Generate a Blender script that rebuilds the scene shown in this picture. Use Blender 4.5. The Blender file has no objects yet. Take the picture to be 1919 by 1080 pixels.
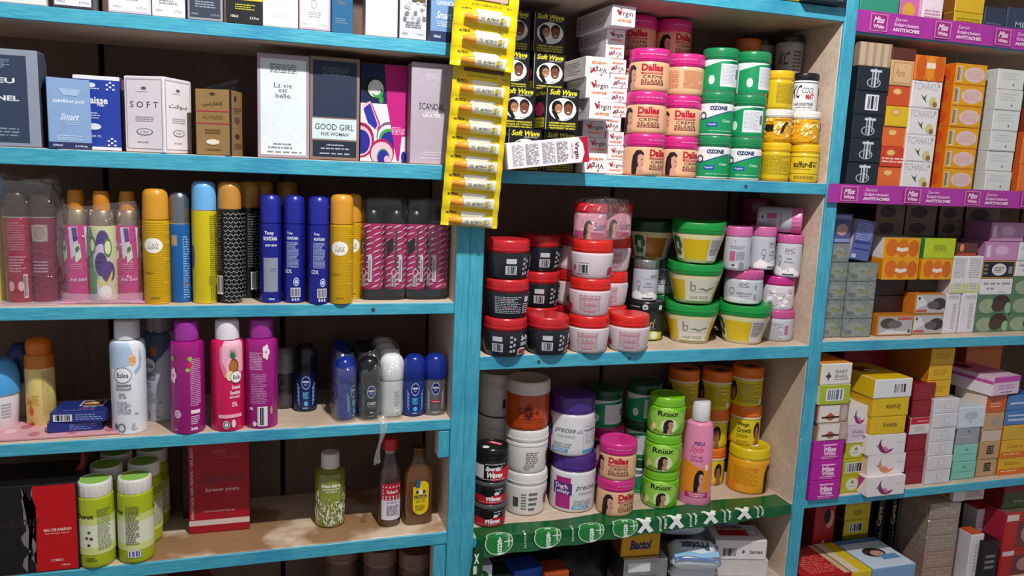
import bpy, bmesh, math, random
from mathutils import Vector, Matrix
scene = bpy.context.scene
col = scene.collection
R_ = math.radians
# ---------------------------------------------------------------- camera
FPX = 1453.33
YAW, PITCH, ROLL = R_(17.654), R_(-9.005), R_(2.495)
CAM = Vector((0.0, -1.3, 1.5))
_f = Vector((math.sin(YAW)*math.cos(PITCH), math.cos(YAW)*math.cos(PITCH), math.sin(PITCH)))
_r0 = Vector((math.cos(YAW), -math.sin(YAW), 0)); _u0 = _r0.cross(_f)
_r = _r0*math.cos(ROLL) + _u0*math.sin(ROLL); _u = -_r0*math.sin(ROLL) + _u0*math.cos(ROLL)
cd = bpy.data.cameras.new('camera'); cd.sensor_fit = 'HORIZONTAL'; cd.sensor_width = 36.0
cd.lens = 36.0*FPX/1919.0; cd.clip_start = 0.05; cd.clip_end = 50
cam = bpy.data.objects.new('camera', cd); col.objects.link(cam)
mw = Matrix((_r, _u, -_f)).transposed().to_4x4(); mw.translation = CAM
cam.matrix_world = mw; scene.camera = cam
# ---------------------------------------------------------------- world, lamp, exposure
w = bpy.data.worlds.new('shop_air'); scene.world = w; w.use_nodes = True
bg = w.node_tree.nodes['Background']; bg.inputs[0].default_value = (0.95, 0.93, 1.0, 1); bg.inputs[1].default_value = 0.37
ld = bpy.data.lights.new('ceiling_bulb', 'POINT'); ld.energy = 112; ld.color = (1.0, 0.965, 0.93); ld.shadow_soft_size = 0.022
lo = bpy.data.objects.new('ceiling_bulb', ld); lo.location = (0.31, -0.85, 2.58); col.objects.link(lo)
vs = scene.view_settings; vs.view_transform = 'Standard'; vs.look = 'None'; vs.gamma = 1.0; vs.exposure = 0.0; vs.use_curve_mapping = False
scene.cycles.transparent_max_bounces = 16
scene.cycles.max_bounces = 6
# ---------------------------------------------------------------- where things stand: shelf heights (metres) and x from the photo's column
L1, L2, L3, L4, L5, L6 = 1.6952, 1.4948, 1.2590, 1.0470, 0.8316, 0.606
M1, M2, M3, M4 = 1.4907, 1.1600, 0.8138, 0.640
T1, T2, T3, T4, T5 = 1.812, 1.488, 1.1667, 0.8199, 0.560
def proj(P):
    d = Vector(P) - CAM; z = d.dot(_f)
    return 960 + FPX*d.dot(_r)/z, 540 - FPX*d.dot(_u)/z
def xat(px, Y, Z):
    a, b = -1.5, 3.5
    for _ in range(40):
        m = (a+b)/2
        if proj((m, Y, Z))[0] < px: a = m
        else: b = m
    return (a+b)/2
# ---------------------------------------------------------------- materials (all procedural)
_M = {}
def lin(h):
    h = h.lstrip('#'); c = [int(h[i:i+2], 16)/255 for i in (0, 2, 4)]
    return [x/12.92 if x <= 0.04045 else ((x+0.055)/1.055)**2.4 for x in c]
SURF = {  # roughness, metallic, specular, variation scale, variation amount, bump
 'paper': (0.42, 0, 0.45, 90, 0.10, 0.02), 'print': (0.5, 0, 0.3, 120, 0.08, 0), 'gloss': (0.22, 0, 0.5, 60, 0.06, 0),
 'plastic': (0.3, 0, 0.5, 70, 0.07, 0.01), 'can': (0.25, 0.15, 0.5, 50, 0.06, 0), 'metal': (0.3, 0.85, 0.5, 60, 0.10, 0.01),
 'cloth': (0.8, 0, 0.2, 60, 0.15, 0.05), 'waxy': (0.35, 0, 0.4, 40, 0.12, 0.02)}
def M(h, surf='paper', alpha=1.0):
    k = (h, surf, alpha)
    if k in _M: return _M[k]
    ro, me, sp, sc, va, bu = SURF[surf]
    m = bpy.data.materials.new(f'{surf}_{h.lstrip("#")}'); m.use_nodes = True
    nt = m.node_tree; b = nt.nodes['Principled BSDF']; c = lin(h)
    tc = nt.nodes.new('ShaderNodeTexCoord'); nz = nt.nodes.new('ShaderNodeTexNoise')
    nz.inputs['Scale'].default_value = sc; nz.inputs['Detail'].default_value = 3
    nt.links.new(tc.outputs['Object'], nz.inputs['Vector'])
    mx = nt.nodes.new('ShaderNodeMix'); mx.data_type = 'RGBA'
    nt.links.new(nz.outputs['Fac'], mx.inputs['Factor'])
    mx.inputs['A'].default_value = [max(0, x*(1-va)) for x in c]+[1]
    mx.inputs['B'].default_value = [min(1, x*(1+va)) for x in c]+[1]
    nt.links.new(mx.outputs['Result'], b.inputs['Base Color'])
    b.inputs['Roughness'].default_value = ro; b.inputs['Metallic'].default_value = me
    b.inputs['Specular IOR Level'].default_value = sp; b.inputs['Alpha'].default_value = alpha
    if bu:
        bp = nt.nodes.new('ShaderNodeBump'); bp.inputs['Strength'].default_value = bu*5; bp.inputs['Distance'].default_value = 0.001
        nt.links.new(nz.outputs['Fac'], bp.inputs['Height']); nt.links.new(bp.outputs['Normal'], b.inputs['Normal'])
    _M[k] = m; return m
def film(h='#ffffff', base=0.06, edge=0.45, bump=0.5, diff=0.05, key=None, rough=0.07):
    """thin clear plastic: see-through, shiny, creased"""
    k = ('film', h, base, edge, bump, diff, rough)
    if k in _M: return _M[k]
    m = bpy.data.materials.new('clear_film'); m.use_nodes = True; nt = m.node_tree
    for n in list(nt.nodes):
        if n.type == 'BSDF_PRINCIPLED': nt.nodes.remove(n)
    out = [n for n in nt.nodes if n.type == 'OUTPUT_MATERIAL'][0]; c = lin(h)+[1]
    tr = nt.nodes.new('ShaderNodeBsdfTransparent'); gl = nt.nodes.new('ShaderNodeBsdfGlossy'); df = nt.nodes.new('ShaderNodeBsdfDiffuse')
    gl.inputs['Roughness'].default_value = rough; df.inputs['Color'].default_value = c; gl.inputs['Color'].default_value = (1, 1, 1, 1)
    tr.inputs['Color'].default_value = [0.5+0.5*x for x in c[:3]]+[1]
    lw = nt.nodes.new('ShaderNodeLayerWeight'); lw.inputs['Blend'].default_value = 0.35
    mr = nt.nodes.new('ShaderNodeMapRange'); mr.inputs['To Min'].default_value = base; mr.inputs['To Max'].default_value = edge
    nt.links.new(lw.outputs['Facing'], mr.inputs['Value'])
    s1 = nt.nodes.new('ShaderNodeMixShader'); s2 = nt.nodes.new('ShaderNodeMixShader')
    s1.inputs[0].default_value = diff
    nt.links.new(tr.outputs[0], s1.inputs[1]); nt.links.new(df.outputs[0], s1.inputs[2])
    nt.links.new(mr.outputs['Result'], s2.inputs[0]); nt.links.new(s1.outputs[0], s2.inputs[1]); nt.links.new(gl.outputs[0], s2.inputs[2])
    tc = nt.nodes.new('ShaderNodeTexCoord'); nz = nt.nodes.new('ShaderNodeTexNoise'); nz.inputs['Scale'].default_value = 55; nz.inputs['Detail'].default_value = 2
    nz.inputs['Distortion'].default_value = 1.2
    bp = nt.nodes.new('ShaderNodeBump'); bp.inputs['Strength'].default_value = bump; bp.inputs['Distance'].default_value = 0.004
    nt.links.new(tc.outputs['Object'], nz.inputs['Vector']); nt.links.new(nz.outputs['Fac'], bp.inputs['Height'])
    for n in (gl, df): nt.links.new(bp.outputs['Normal'], n.inputs['Normal'])
    nt.links.new(lw.outputs['Facing'], mr.inputs['Value']); nt.links.new(s2.outputs[0], out.inputs['Surface'])
    _M[k] = m; return m
def surface(name, c1, c2, c3, stretch, scale, rough, bump, chip=None, blot=(0.35, 0.5, 0.72, 0.75)):
    """painted or raw wood: streaks along the board, blotches, worn spots"""
    m = bpy.data.materials.new(name); m.use_nodes = True; nt = m.node_tree; b = nt.nodes['Principled BSDF']; N = nt.nodes.new; K = nt.links.new
    tc = N('ShaderNodeTexCoord'); mp = N('ShaderNodeMapping'); mp.inputs['Scale'].default_value = stretch
    K(tc.outputs['Object'], mp.inputs['Vector'])
    n1 = N('ShaderNodeTexNoise'); n1.inputs['Scale'].default_value = scale; n1.inputs['Detail'].default_value = 6; n1.inputs['Distortion'].default_value = 0.6
    K(mp.outputs[0], n1.inputs['Vector'])
    n2 = N('ShaderNodeTexNoise'); n2.inputs['Scale'].default_value = scale*blot[0]; n2.inputs['Detail'].default_value = 3; K(tc.outputs['Object'], n2.inputs['Vector'])
    r1 = N('ShaderNodeValToRGB'); r1.color_ramp.elements[0].position = 0.3; r1.color_ramp.elements[1].position = 0.7
    r1.color_ramp.elements[0].color = lin(c1)+[1]; r1.color_ramp.elements[1].color = lin(c2)+[1]
    K(n1.outputs['Fac'], r1.inputs['Fac'])
    mx = N('ShaderNodeMix'); mx.data_type = 'RGBA'; mx.inputs['B'].default_value = lin(c3)+[1]
    mr = N('ShaderNodeMapRange'); mr.inputs['From Min'].default_value = blot[1]; mr.inputs['From Max'].default_value = blot[2]; mr.inputs['To Max'].default_value = blot[3]
    K(n2.outputs['Fac'], mr.inputs['Value']); K(mr.outputs[0], mx.inputs['Factor']); K(r1.outputs['Color'], mx.inputs['A'])
    last = mx.outputs['Result']
    if chip:
        n3 = N('ShaderNodeTexNoise'); n3.inputs['Scale'].default_value = 38; n3.inputs['Detail'].default_value = 5; K(tc.outputs['Object'], n3.inputs['Vector'])
        m3 = N('ShaderNodeMapRange'); m3.inputs['From Min'].default_value = chip[1]; m3.inputs['From Max'].default_value = chip[1]+0.03
        K(n3.outputs['Fac'], m3.inputs['Value'])
        x3 = N('ShaderNodeMix'); x3.data_type = 'RGBA'; x3.inputs['B'].default_value = lin(chip[0])+[1]
        K(m3.outputs[0], x3.inputs['Factor']); K(last, x3.inputs['A']); last = x3.outputs['Result']
    K(last, b.inputs['Base Color']); b.inputs['Roughness'].default_value = rough
    bp = N('ShaderNodeBump'); bp.inputs['Strength'].default_value = bump; bp.inputs['Distance'].default_value = 0.002
    K(n1.outputs['Fac'], bp.inputs['Height']); K(bp.outputs['Normal'], b.inputs['Normal'])
    return m
TEAL = surface('teal_paint', '#359ab8', '#50b2c8', '#2684ae', (1.5, 8, 12), 22, 0.42, 0.35, ('#a9c6cc', 0.80))
TEALV = surface('teal_paint_upright', '#359ab8', '#50b2c8', '#2684ae', (12, 8, 1.5), 22, 0.42, 0.35, ('#9fc4cc', 0.755))
WOOD = surface('raw_plywood', '#c4ad98', '#d8c6b4', '#b39a85', (2, 9, 9), 14, 0.6, 0.2)
WOODS = surface('stained_plywood', '#cbb296', '#dfcbb0', '#8a5f34', (2, 7, 7), 14, 0.5, 0.2, None, (0.62, 0.47, 0.58, 0.85))
BACKW = surface('old_back_boards', '#5f4a3e', '#6e574a', '#4c3c33', (6, 6, 1.5), 10, 0.7, 0.2)
DARKW = surface('dark_wall', '#1a1513', '#241d1a', '#120e0c', (3, 3, 3), 8, 0.9, 0.2)
CEMENT = surface('cement', '#7d7872', '#918b84', '#67625c', (3, 3, 3), 5, 0.8, 0.3)
# ---------------------------------------------------------------- mesh helpers
def to_mesh(name, verts, faces, mats, mi=None, smooth=False, sharp=None):
    me = bpy.data.meshes.new(name); me.from_pydata(verts, [], faces)
    for m in mats: me.materials.append(m)
    if mi: me.polygons.foreach_set('material_index', mi)
    if smooth: me.polygons.foreach_set('use_smooth', [True]*len(me.polygons))
    if sharp:
        at = me.attributes.new('sharp_edge', 'BOOLEAN', 'EDGE')
        for e in me.edges:
            if sharp(e.vertices[0], e.vertices[1]): at.data[e.index].value = True
    me.update(); return me
def lathe(name, prof, mat, seg=36, sq=2.0, asp=1.0, rib=0, ribn=1, zrib=None, wob=None):
    """turned shape; sq > 2 squares the section, asp flattens it, rib flutes it"""
    V, F = [], []; n = len(prof); rings = []
    for i, (r, z) in enumerate(prof):
        ring = []
        if r <= 1e-6: V.append((0, 0, z)); ring = [len(V)-1]
        else:
            for k in range(seg):
                a = 2*math.pi*k/seg; c, s = math.cos(a), math.sin(a)
                rr = r
                if sq != 2.0: rr = r/(abs(c)**sq+abs(s)**sq)**(1/sq)
                if rib and (zrib is None or zrib[0] <= z <= zrib[1]) and (k//ribn) % 2: rr -= rib
                if wob: rr += wob(a, z)
                V.append((rr*s, -rr*c*asp, z)); ring.append(len(V)-1)
        rings.append(ring)
    for a, b in zip(rings, rings[1:]):
        if len(a) == 1 and len(b) == 1: continue
        for k in range(seg):
            j = (k+1) % seg
            if len(a) == 1: F.append((a[0], b[j], b[k]))
            elif len(b) == 1: F.append((a[k], a[j], b[0]))
            else: F.append((a[k], a[j], b[j], b[k]))
    sh = set()
    for i in range(1, n-1):
        d0 = Vector((prof[i][0]-prof[i-1][0], prof[i][1]-prof[i-1][1])); d1 = Vector((prof[i+1][0]-prof[i][0], prof[i+1][1]-prof[i][1]))
        if d0.length > 0 and d1.length > 0 and d0.angle(d1) > R_(38): sh.add(i)
    own = {}
    for i, r in enumerate(rings):
        for v in r: own[v] = i
    return to_mesh(name, V, F, [mat], smooth=True, sharp=lambda p, q: own[p] == own[q] and own[p] in sh)
_BX = {}
def box_mesh(name, w, d, h, mf, ms=None, mt=None, bev=0.0008, x0=0, y0=0, z0=0):
    """bevelled block, base centre at the origin; front, side and top faces may differ"""
    k = (name, round(w, 5), round(d, 5), round(h, 5), mf.name, ms and ms.name, mt and mt.name, bev, x0, y0, z0)
    if k in _BX: return _BX[k]
    bm = bmesh.new(); bmesh.ops.create_cube(bm, size=1)
    for v in bm.verts: v.co = Vector((v.co.x*w, v.co.y*d, (v.co.z+0.5)*h))
    if bev: bmesh.ops.bevel(bm, geom=list(bm.edges), offset=min(bev, w/4, d/4, h/4), segments=1, affect='EDGES')
    for v in bm.verts: v.co += Vector((x0, y0, z0))
    bm.normal_update()
    for f in bm.faces:
        nx, ny, nz = (abs(c) for c in f.normal)
        f.material_index = 1 if nx > 0.9 else 2 if nz > 0.9 else 0
    me = bpy.data.meshes.new(name)
    for m in (mf, ms or mf, mt or ms or mf): me.materials.append(m)
    bm.to_mesh(me); bm.free(); _BX[k] = me; return me
def slab(name, pts, thick, mat, axis='y'):
    """an outline in x,z given thickness along y (towards +y)"""
    n = len(pts); V = [(x, 0, z) for x, z in pts]+[(x, thick, z) for x, z in pts]
    F = [tuple(range(n)), tuple(range(2*n-1, n-1, -1))]+[(i, i+n, (i+1) % n+n, (i+1) % n) for i in range(n)]
    return to_mesh(name, V, F, [mat])
# ---------------------------------------------------------------- flat print on faces and round sides
_T = {}
def text2d(s, bold=0.0, shear=0.0):
    k = (s, bold, shear)
    if k in _T: return _T[k]
    cu = bpy.data.curves.new('t', 'FONT'); cu.body = s; cu.resolution_u = 2; cu.offset = bold; cu.shear = shear; cu.align_x = 'LEFT'
    ob = bpy.data.objects.new('t', cu); me = bpy.data.meshes.new_from_object(ob)
    V = [(v.co.x, v.co.y) for v in me.vertices]; F = [tuple(p.vertices) for p in me.polygons]
    bpy.data.objects.remove(ob); bpy.data.meshes.remove(me); bpy.data.curves.remove(cu)
    if V:
        x0 = min(v[0] for v in V); x1 = max(v[0] for v in V); y0 = min(v[1] for v in V); y1 = max(v[1] for v in V)
        V = [((x-x0)/max(x1-x0, 1e-6)-0.5, (y-y0)/max(y1-y0, 1e-6)-0.5) for x, y in V]
    _T[k] = (V, F); return _T[k]
def op2d(op, su, sv):
    """one print mark -> (part, 2-D verts, faces, material)"""
    k = op[0]; rnd = random.Random(str(op))
    if k == 'r':
        _, u0, v0, u1, v1, c = op[:6]; V = [(u0, v0), (u1, v0), (u1, v1), (u0, v1)]; F = [(0, 1, 2, 3)]; part = 'label'
    elif k == 'e':
        _, u, v, ru, rv, c = op[:6]; n = 20
        V = [(u+ru*math.cos(2*math.pi*i/n), v+rv*math.sin(2*math.pi*i/n)) for i in range(n)]; F = [tuple(range(n))]; part = 'label'
    elif k == 'o':   # ring
        _, u, v, ru, rv, th, c = op[:7]; n = 24; V = []
        for i in range(n):
            a = 2*math.pi*i/n; V += [(u+ru*math.cos(a), v+rv*math.sin(a)), (u+ru*(1-th)*math.cos(a), v+rv*(1-th)*math.sin(a))]
        F = [(2*i, 2*((i+1) % n), 2*((i+1) % n)+1, 2*i+1) for i in range(n)]; part = 'emblem'
    elif k == 'p':
        _, V, c = op[:3]; F = [tuple(range(len(V)))]; part = 'label'
    elif k == 't':
        _, s, u, v, wd, ht, c = op[:7]; kw = op[7] if len(op) > 7 else {}
        T, F = text2d(s, kw.get('b', 0.012), kw.get('s', 0)); ro = R_(kw.get('r', 0))
        V = []
        for x, y in T:
            X, Y = x*wd, y*ht
            if ro:
                if abs(abs(ro)-math.pi/2) < 0.01: sg = 1 if ro > 0 else -1; X, Y = -sg*y*wd, sg*x*ht
                elif abs(abs(ro)-math.pi) < 0.01: X, Y = -X, -Y
                else:
                    xm, ym = X*su, Y*sv; X, Y = (xm*math.cos(ro)-ym*math.sin(ro))/su, (xm*math.sin(ro)+ym*math.cos(ro))/sv
            V.append((u+X, v+Y))
        part = kw.get('part', 'lettering')
    elif k == 'f':   # lines of fine print
        _, u0, v0, u1, v1, n, c = op[:7]; V, F = [], []; part = 'fine_print'; wl = op[7] if len(op) > 7 else 0.09
        lh = (v1-v0)/n
        for i in range(n):
            x = u0; y = v1-(i+0.75)*lh; end = u1-(u1-u0)*(rnd.random()*0.3 if rnd.random() < 0.4 else 0)
            while x < end:
                L = (u1-u0)*wl*(0.5+rnd.random()*1.6); e = min(x+L, end); q = len(V)
                V += [(x, y), (e, y), (e, y+lh*0.5), (x, y+lh*0.5)]; F.append((q, q+1, q+2, q+3)); x = e+(u1-u0)*wl*0.35
    elif k == 'b':   # barcode on a white patch
        _, u0, v0, u1, v1 = op[:5]; c = op[5] if len(op) > 5 else '#26262c'; V, F = [], []; part = 'barcode'; x = u0; n = 26; du = (u1-u0)/n
        for i in range(n):
            if rnd.random() < 0.55: q = len(V); V += [(x, v0), (x+du, v0), (x+du, v1), (x, v1)]; F.append((q, q+1, q+2, q+3))
            x += du
    elif k == 'star':
        _, u, v, ru, rv, n, inner, c = op[:8]; part = 'emblem'
        V = [(u+(ru if i % 2 == 0 else ru*inner)*math.sin(math.pi*i/n), v+(rv if i % 2 == 0 else rv*inner)*math.cos(math.pi*i/n)) for i in range(2*n)]; F = [tuple(range(2*n))]
    return part, [(x*su, y*sv) for x, y in V], F, c
def portrait(u, v, s, k=1.0, skin='#b98263', hair='#2a1a1c', wear='#d8b9c8', turn=1):
    """a small printed portrait: hair, neck, face; s is its half height, k the width per height"""
    a = s*k; O = []
    P = lambda pts, c: ('p', [(u+x*a*turn, v+y*s) for x, y in pts][::turn], c, 'portrait')
    O.append(P([(-0.75, -1), (-0.8, -0.2), (-0.7, 0.5), (-0.35, 0.95), (0.15, 1.0), (0.5, 0.75), (0.45, 0.3), (0.1, -0.2), (0.2, -1)][::-1], hair))
    O.append(P([(-0.25, -1), (-0.15, -0.35), (0.35, -0.3), (0.45, -0.75), (0.75, -1)][::-1], skin))
    O.append(P([(-0.12, 0.55), (0.2, 0.68), (0.48, 0.5), (0.52, 0.2), (0.56, 0.02), (0.46, -0.2), (0.2, -0.42), (0.0, -0.3), (-0.14, 0.1)][::-1], skin))
    O.append(P([(0.22, 0.22), (0.4, 0.24), (0.4, 0.17), (0.22, 0.16)][::-1], hair))
    O.append(P([(0.22, -0.2), (0.42, -0.18), (0.36, -0.27)][::-1], '#a83a48'))
    return O
def clusters(ops, su, sv):
    """printed patches that lie apart become separate parts; patterns of many marks stay together"""
    B = []; par = {}
    for i, op in enumerate(ops):
        if op[0] in ('r', 'e', 'p', 'o', 'star'):
            _, V, _, _ = op2d(op, su, sv); xs = [v[0] for v in V]; ys = [v[1] for v in V]
            B.append((i, min(xs), max(xs), min(ys), max(ys), op[-1] if isinstance(op[-1], str) and not op[-1].startswith('#') else op[0] in ('o', 'star'))); par[i] = i
    def find(a):
        while par[a] != a: a = par[a]
        return a
    for k, a in enumerate(B):
        for b in B[:k]:
            if a[5] == b[5] and a[1] < b[2] and b[1] < a[2] and a[3] < b[4] and b[3] < a[4]: par[find(a[0])] = find(b[0])
    roots = {find(i) for i in par}
    return {} if len(roots) > 16 else {i: find(i) for i in par}
def clip_poly(P, box):
    for ax, lim, sg in ((0, box[0], 1), (0, box[1], -1), (1, box[2], 1), (1, box[3], -1)):
        out = []
        for a, b in zip(P, P[1:]+P[:1]):
            ina, inb = (a[ax]-lim)*sg >= 0, (b[ax]-lim)*sg >= 0
            if ina: out.append(a)
            if ina != inb: t = (lim-a[ax])/(b[ax]-a[ax]); out.append((a[0]+(b[0]-a[0])*t, a[1]+(b[1]-a[1])*t))
        P = out
        if len(P) < 3: return []
    return P
def compile_ops(spec, ops, mapper, su, sv, parent=None, step=None, lift=0.00016, surf='print', clip=None):
    """mapper(U, V, lift) -> point; every print part becomes one mesh"""
    G = {}; order = []; cl = clusters(ops, su, sv)
    for i, op in enumerate(ops):
        part, V, F, c = op2d(op, su, sv)
        if op[0] in 'rep' and len(op) > 3 and isinstance(op[-1], str) and not op[-1].startswith('#') and op[-1] != c: part = op[-1]
        if clip and op[0] in ('e', 'p', 'r', 'star'): V = clip_poly(V, clip); F = [tuple(range(len(V)))]
        if not V: continue
        part = (part, cl.get(i, 0))
        if part not in G: G[part] = [[], [], [], []]; order.append(part)
        off = lift*(1+0.45*i if i < 12 else 6.4+0.12*(i-12))
        us = [x for x, _ in V]
        if step and max(us)-min(us) > step*0.7 and op[0] not in 'tbf':
            bm = bmesh.new(); bv = [bm.verts.new((x, y, 0)) for x, y in V]
            for f in F:
                try: bm.faces.new([bv[q] for q in f])
                except ValueError: pass
            for q in range(math.ceil(min(us)/step), math.floor(max(us)/step)+1):
                bmesh.ops.bisect_plane(bm, geom=list(bm.verts)+list(bm.edges)+list(bm.faces), plane_co=(q*step, 0, 0), plane_no=(1, 0, 0))
            vs_ = [v.co.y for v in bm.verts]
            for q in range(math.ceil(min(vs_)/step), math.floor(max(vs_)/step)+1):
                bmesh.ops.bisect_plane(bm, geom=list(bm.verts)+list(bm.edges)+list(bm.faces), plane_co=(0, q*step, 0), plane_no=(0, 1, 0))
            bm.verts.index_update(); V = [(v.co.x, v.co.y) for v in bm.verts]; F = [tuple(v.index for v in f.verts) for f in bm.faces]; bm.free()
        g = G[part]; b = len(g[0]); g[0] += [mapper(x, y, off) for x, y in V]; g[1] += [tuple(b+q for q in f) for f in F]
        mt = M(c, surf)
        if mt not in g[2]: g[2].append(mt)
        g[3] += [g[2].index(mt)]*len(F)
    for p in order:
        g = G[p]; spec.add(p[0].rstrip('0123456789'), to_mesh(p[0].rstrip('0123456789'), g[0], g[1], g[2], g[3]), parent)
class Spec:
    def __init__(s): s.parts = []
    def add(s, name, me, parent=None, label=None): s.parts.append((name, me, parent, label)); return len(s.parts)-1
    def round_print(s, ops, prof, R, H, parent=None, asp=1.0, surf='print', sq=2.0):
        zs = sorted(set(prof), key=lambda p: p[1])
        def rad(z):
            for (r0, z0), (r1, z1) in zip(zs, zs[1:]):
                if z0 <= z <= z1: return r0 if z1-z0 < 1e-9 else r0+(r1-r0)*(z-z0)/(z1-z0)
            return zs[0][0] if z < zs[0][1] else zs[-1][0]
        def mp(U, V, o):
            a = U/R; r = rad(V)+o+0.0002; r = r if sq == 2.0 else r/(abs(math.cos(a))**sq+abs(math.sin(a))**sq)**(1/sq); return (r*math.sin(a), -r*math.cos(a)*asp, V)
        compile_ops(s, ops, mp, R_(1)*R, H, parent, step=R_(7)*R, surf=surf, clip=(-9, 9, H*0.005+0.001, H*1.2))
        return s
    def face_print(s, ops, face, w, d, h, parent=None, surf='print', extra=0.0):
        e = extra
        f = {'F': lambda U, V, o: (U-w/2, -d/2-o-e, V), 'R': lambda U, V, o: (w/2+o+e, U-d/2, V), 'L': lambda U, V, o: (-w/2-o-e, d/2-U, V),
             'T': lambda U, V, o: (U-w/2, V-d/2, h+o+e)}[face]
        su, sv = {'F': (w, h), 'R': (d, h), 'L': (d, h), 'T': (w, d)}[face]
        compile_ops(s, ops, f, su, sv, parent, surf=surf, clip=(0, su, sv*0.002, sv)); return s
THINGS = []
def place(spec, name, label, cat, loc, rot=(0, 0, 0), group=None):
    """put a thing down: an Empty at its base carrying its parts (meshes are shared between copies)"""
    e = bpy.data.objects.new(name, None); e.empty_display_size = 0.02; col.objects.link(e)
    e.location = (loc[0], loc[1], loc[2]+0.0007); e.rotation_euler = [R_(a) for a in rot]; e['label'] = label; e['category'] = cat
    if group: e['group'] = group
    obs = []
    for nm, me, par, lb in spec.parts:
        o = bpy.data.objects.new(nm, me); col.objects.link(o); o.parent = e if par is None else obs[par]
        if lb: o['label'] = lb
        obs.append(o)
    THINGS.append(e); return e
def bare(name, me, parent=None, label=None, cat=None, kind=None, loc=None, rot=None, group=None):
    o = bpy.data.objects.new(name, me); col.objects.link(o)
    if parent: o.parent = parent
    if label: o['label'] = label
    if cat: o['category'] = cat
    if kind: o['kind'] = kind
    if group: o['group'] = group
    if loc: o.location = loc
    if rot: o.rotation_euler = [R_(a) for a in rot]
    return o
# ================================================================ the setting and the shelves
bare('floor', box_mesh('floor', 5, 4, 0.05, CEMENT, bev=0, z0=-0.05, y0=-1.2, x0=0.6), kind='structure')
bare('wall_back', box_mesh('wall_back', 4.4, 0.06, 2.7, DARKW, bev=0, y0=0.285, x0=0.65), kind='structure')
DEPTH = 0.222
def unit(label, x0):
    e = bpy.data.objects.new('shelving_unit', None); e.empty_display_size = 0.05; e.location = (x0, 0, 0); col.objects.link(e); e['label'] = label; e['category'] = 'shelf'
    e['group'] = 'wooden wall shelves'; return e
def board(u, x0, x1, ztop, th, wood=WOOD, strip=TEAL):
    ux = u.location.x
    b = bare('shelf_board', box_mesh('shelf_board', x1-x0, DEPTH-0.004, th, wood, bev=0.0012), u, loc=((x0+x1)/2-ux, 0.004+(DEPTH-0.004)/2, ztop-th))
    bare('front_edge', box_mesh('front_edge', x1-x0, 0.004, th*0.97, strip, bev=0.0012), b, loc=(0, -(DEPTH-0.004)/2-0.002, 0), label='teal painted front edge')
def panel(u, x0, x1, z0, z1):
    ux = u.location.x; xm = (x0+x1)/2-ux
    b = bare('side_panel', box_mesh('side_panel', x1-x0, DEPTH-0.005, z1-z0, WOOD, bev=0.0012), u, loc=(xm, 0.005+(DEPTH-0.005)/2, z0))
    bare('post_face', box_mesh('post_face', x1-x0, 0.007, z1-z0, TEALV, bev=0.0015), b, loc=(0, -(DEPTH-0.005)/2-0.0035, 0), label='teal painted post face')
def backs(u, xs, z0, z1):
    for a, b in zip(xs, xs[1:]):
        bare('back_board', box_mesh('back_board', b-a-0.009, 0.012, z1-z0, BACKW, bev=0.001), u, loc=((a+b)/2-u.location.x, DEPTH+0.006, z0))
UL = unit('teal edged wooden shelves holding perfume boxes, spray cans and bottles', -0.2)
for zt, th, wd in ((L1, 0.0216, WOOD), (L2, 0.025, WOOD), (L3, 0.0202, WOOD), (L4, 0.02, WOOD), (L5, 0.0236, WOODS), (L6, 0.02, WOOD)):
    board(UL, -0.72, 0.3097, zt, th, wd)
board(UL, -0.72, 0.3097, 1.965, 0.022)
panel(UL, 0.3097, 0.3345, 0.0, 2.05); panel(UL, -0.745, -0.72, 0.0, 2.05)
backs(UL, (-0.72, -0.5, -0.271, 0.025, 0.3097), 0.0, 2.0)
bare('bracket', box_mesh('bracket', 0.021, 0.03, 0.052, TEALV, WOOD, bev=0.002), UL, loc=(0.299+0.2, 0.0165, L4-0.02-0.0535))
bare('bracket', box_mesh('bracket', 0.024, 0.03, 0.19, TEALV, WOOD, bev=0.002), UL, loc=(0.2975+0.2, 0.0165, L5-0.0237-0.1905))
UM = unit('teal edged wooden shelves holding jars, tubs and soap boxes', 0.7)
for zt, th in ((1.826, 0.026), (M1, 0.0226), (M2, 0.0252), (M3, 0.02), (M4, 0.02)): board(UM, 0.3595, 1.0619, zt, th)
for zt, th in ((T1, 0.03), (T2, 0.03), (T3, 0.022), (T4, 0.0192), (T5, 0.02)): board(UM, 1.0906, 1.98, zt, th)
board(UM, 0.3595, 1.0619, 2.06, 0.024); board(UM, 1.0906, 1.98, 2.06, 0.024)
panel(UM, 0.3345, 0.3595, 0.0, 2.06); panel(UM, 1.0619, 1.0906, 0.0, 2.06); panel(UM, 1.98, 2.005, 0.0, 2.06)
backs(UM, (0.3345, 0.41, 0.70, 0.987, 1.27, 1.56, 1.85, 2.0), 0.0, 2.04)
for px, Z in ((1398, 1.479), (1010, 1.147), (700, 1.248), (1180, 1.147)):
    X = xat(px, 0, Z); U_ = UL if X < 0.32 else UM
    bare('nail_head', lathe('nail_head', [(0.0032, 0), (0.003, 0.0008), (0.0, 0.0012)], M('#5d6a70', 'metal'), 12), U_, loc=(X-U_.location.x, -0.0003, Z), rot=(90, 0, 0))
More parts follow.
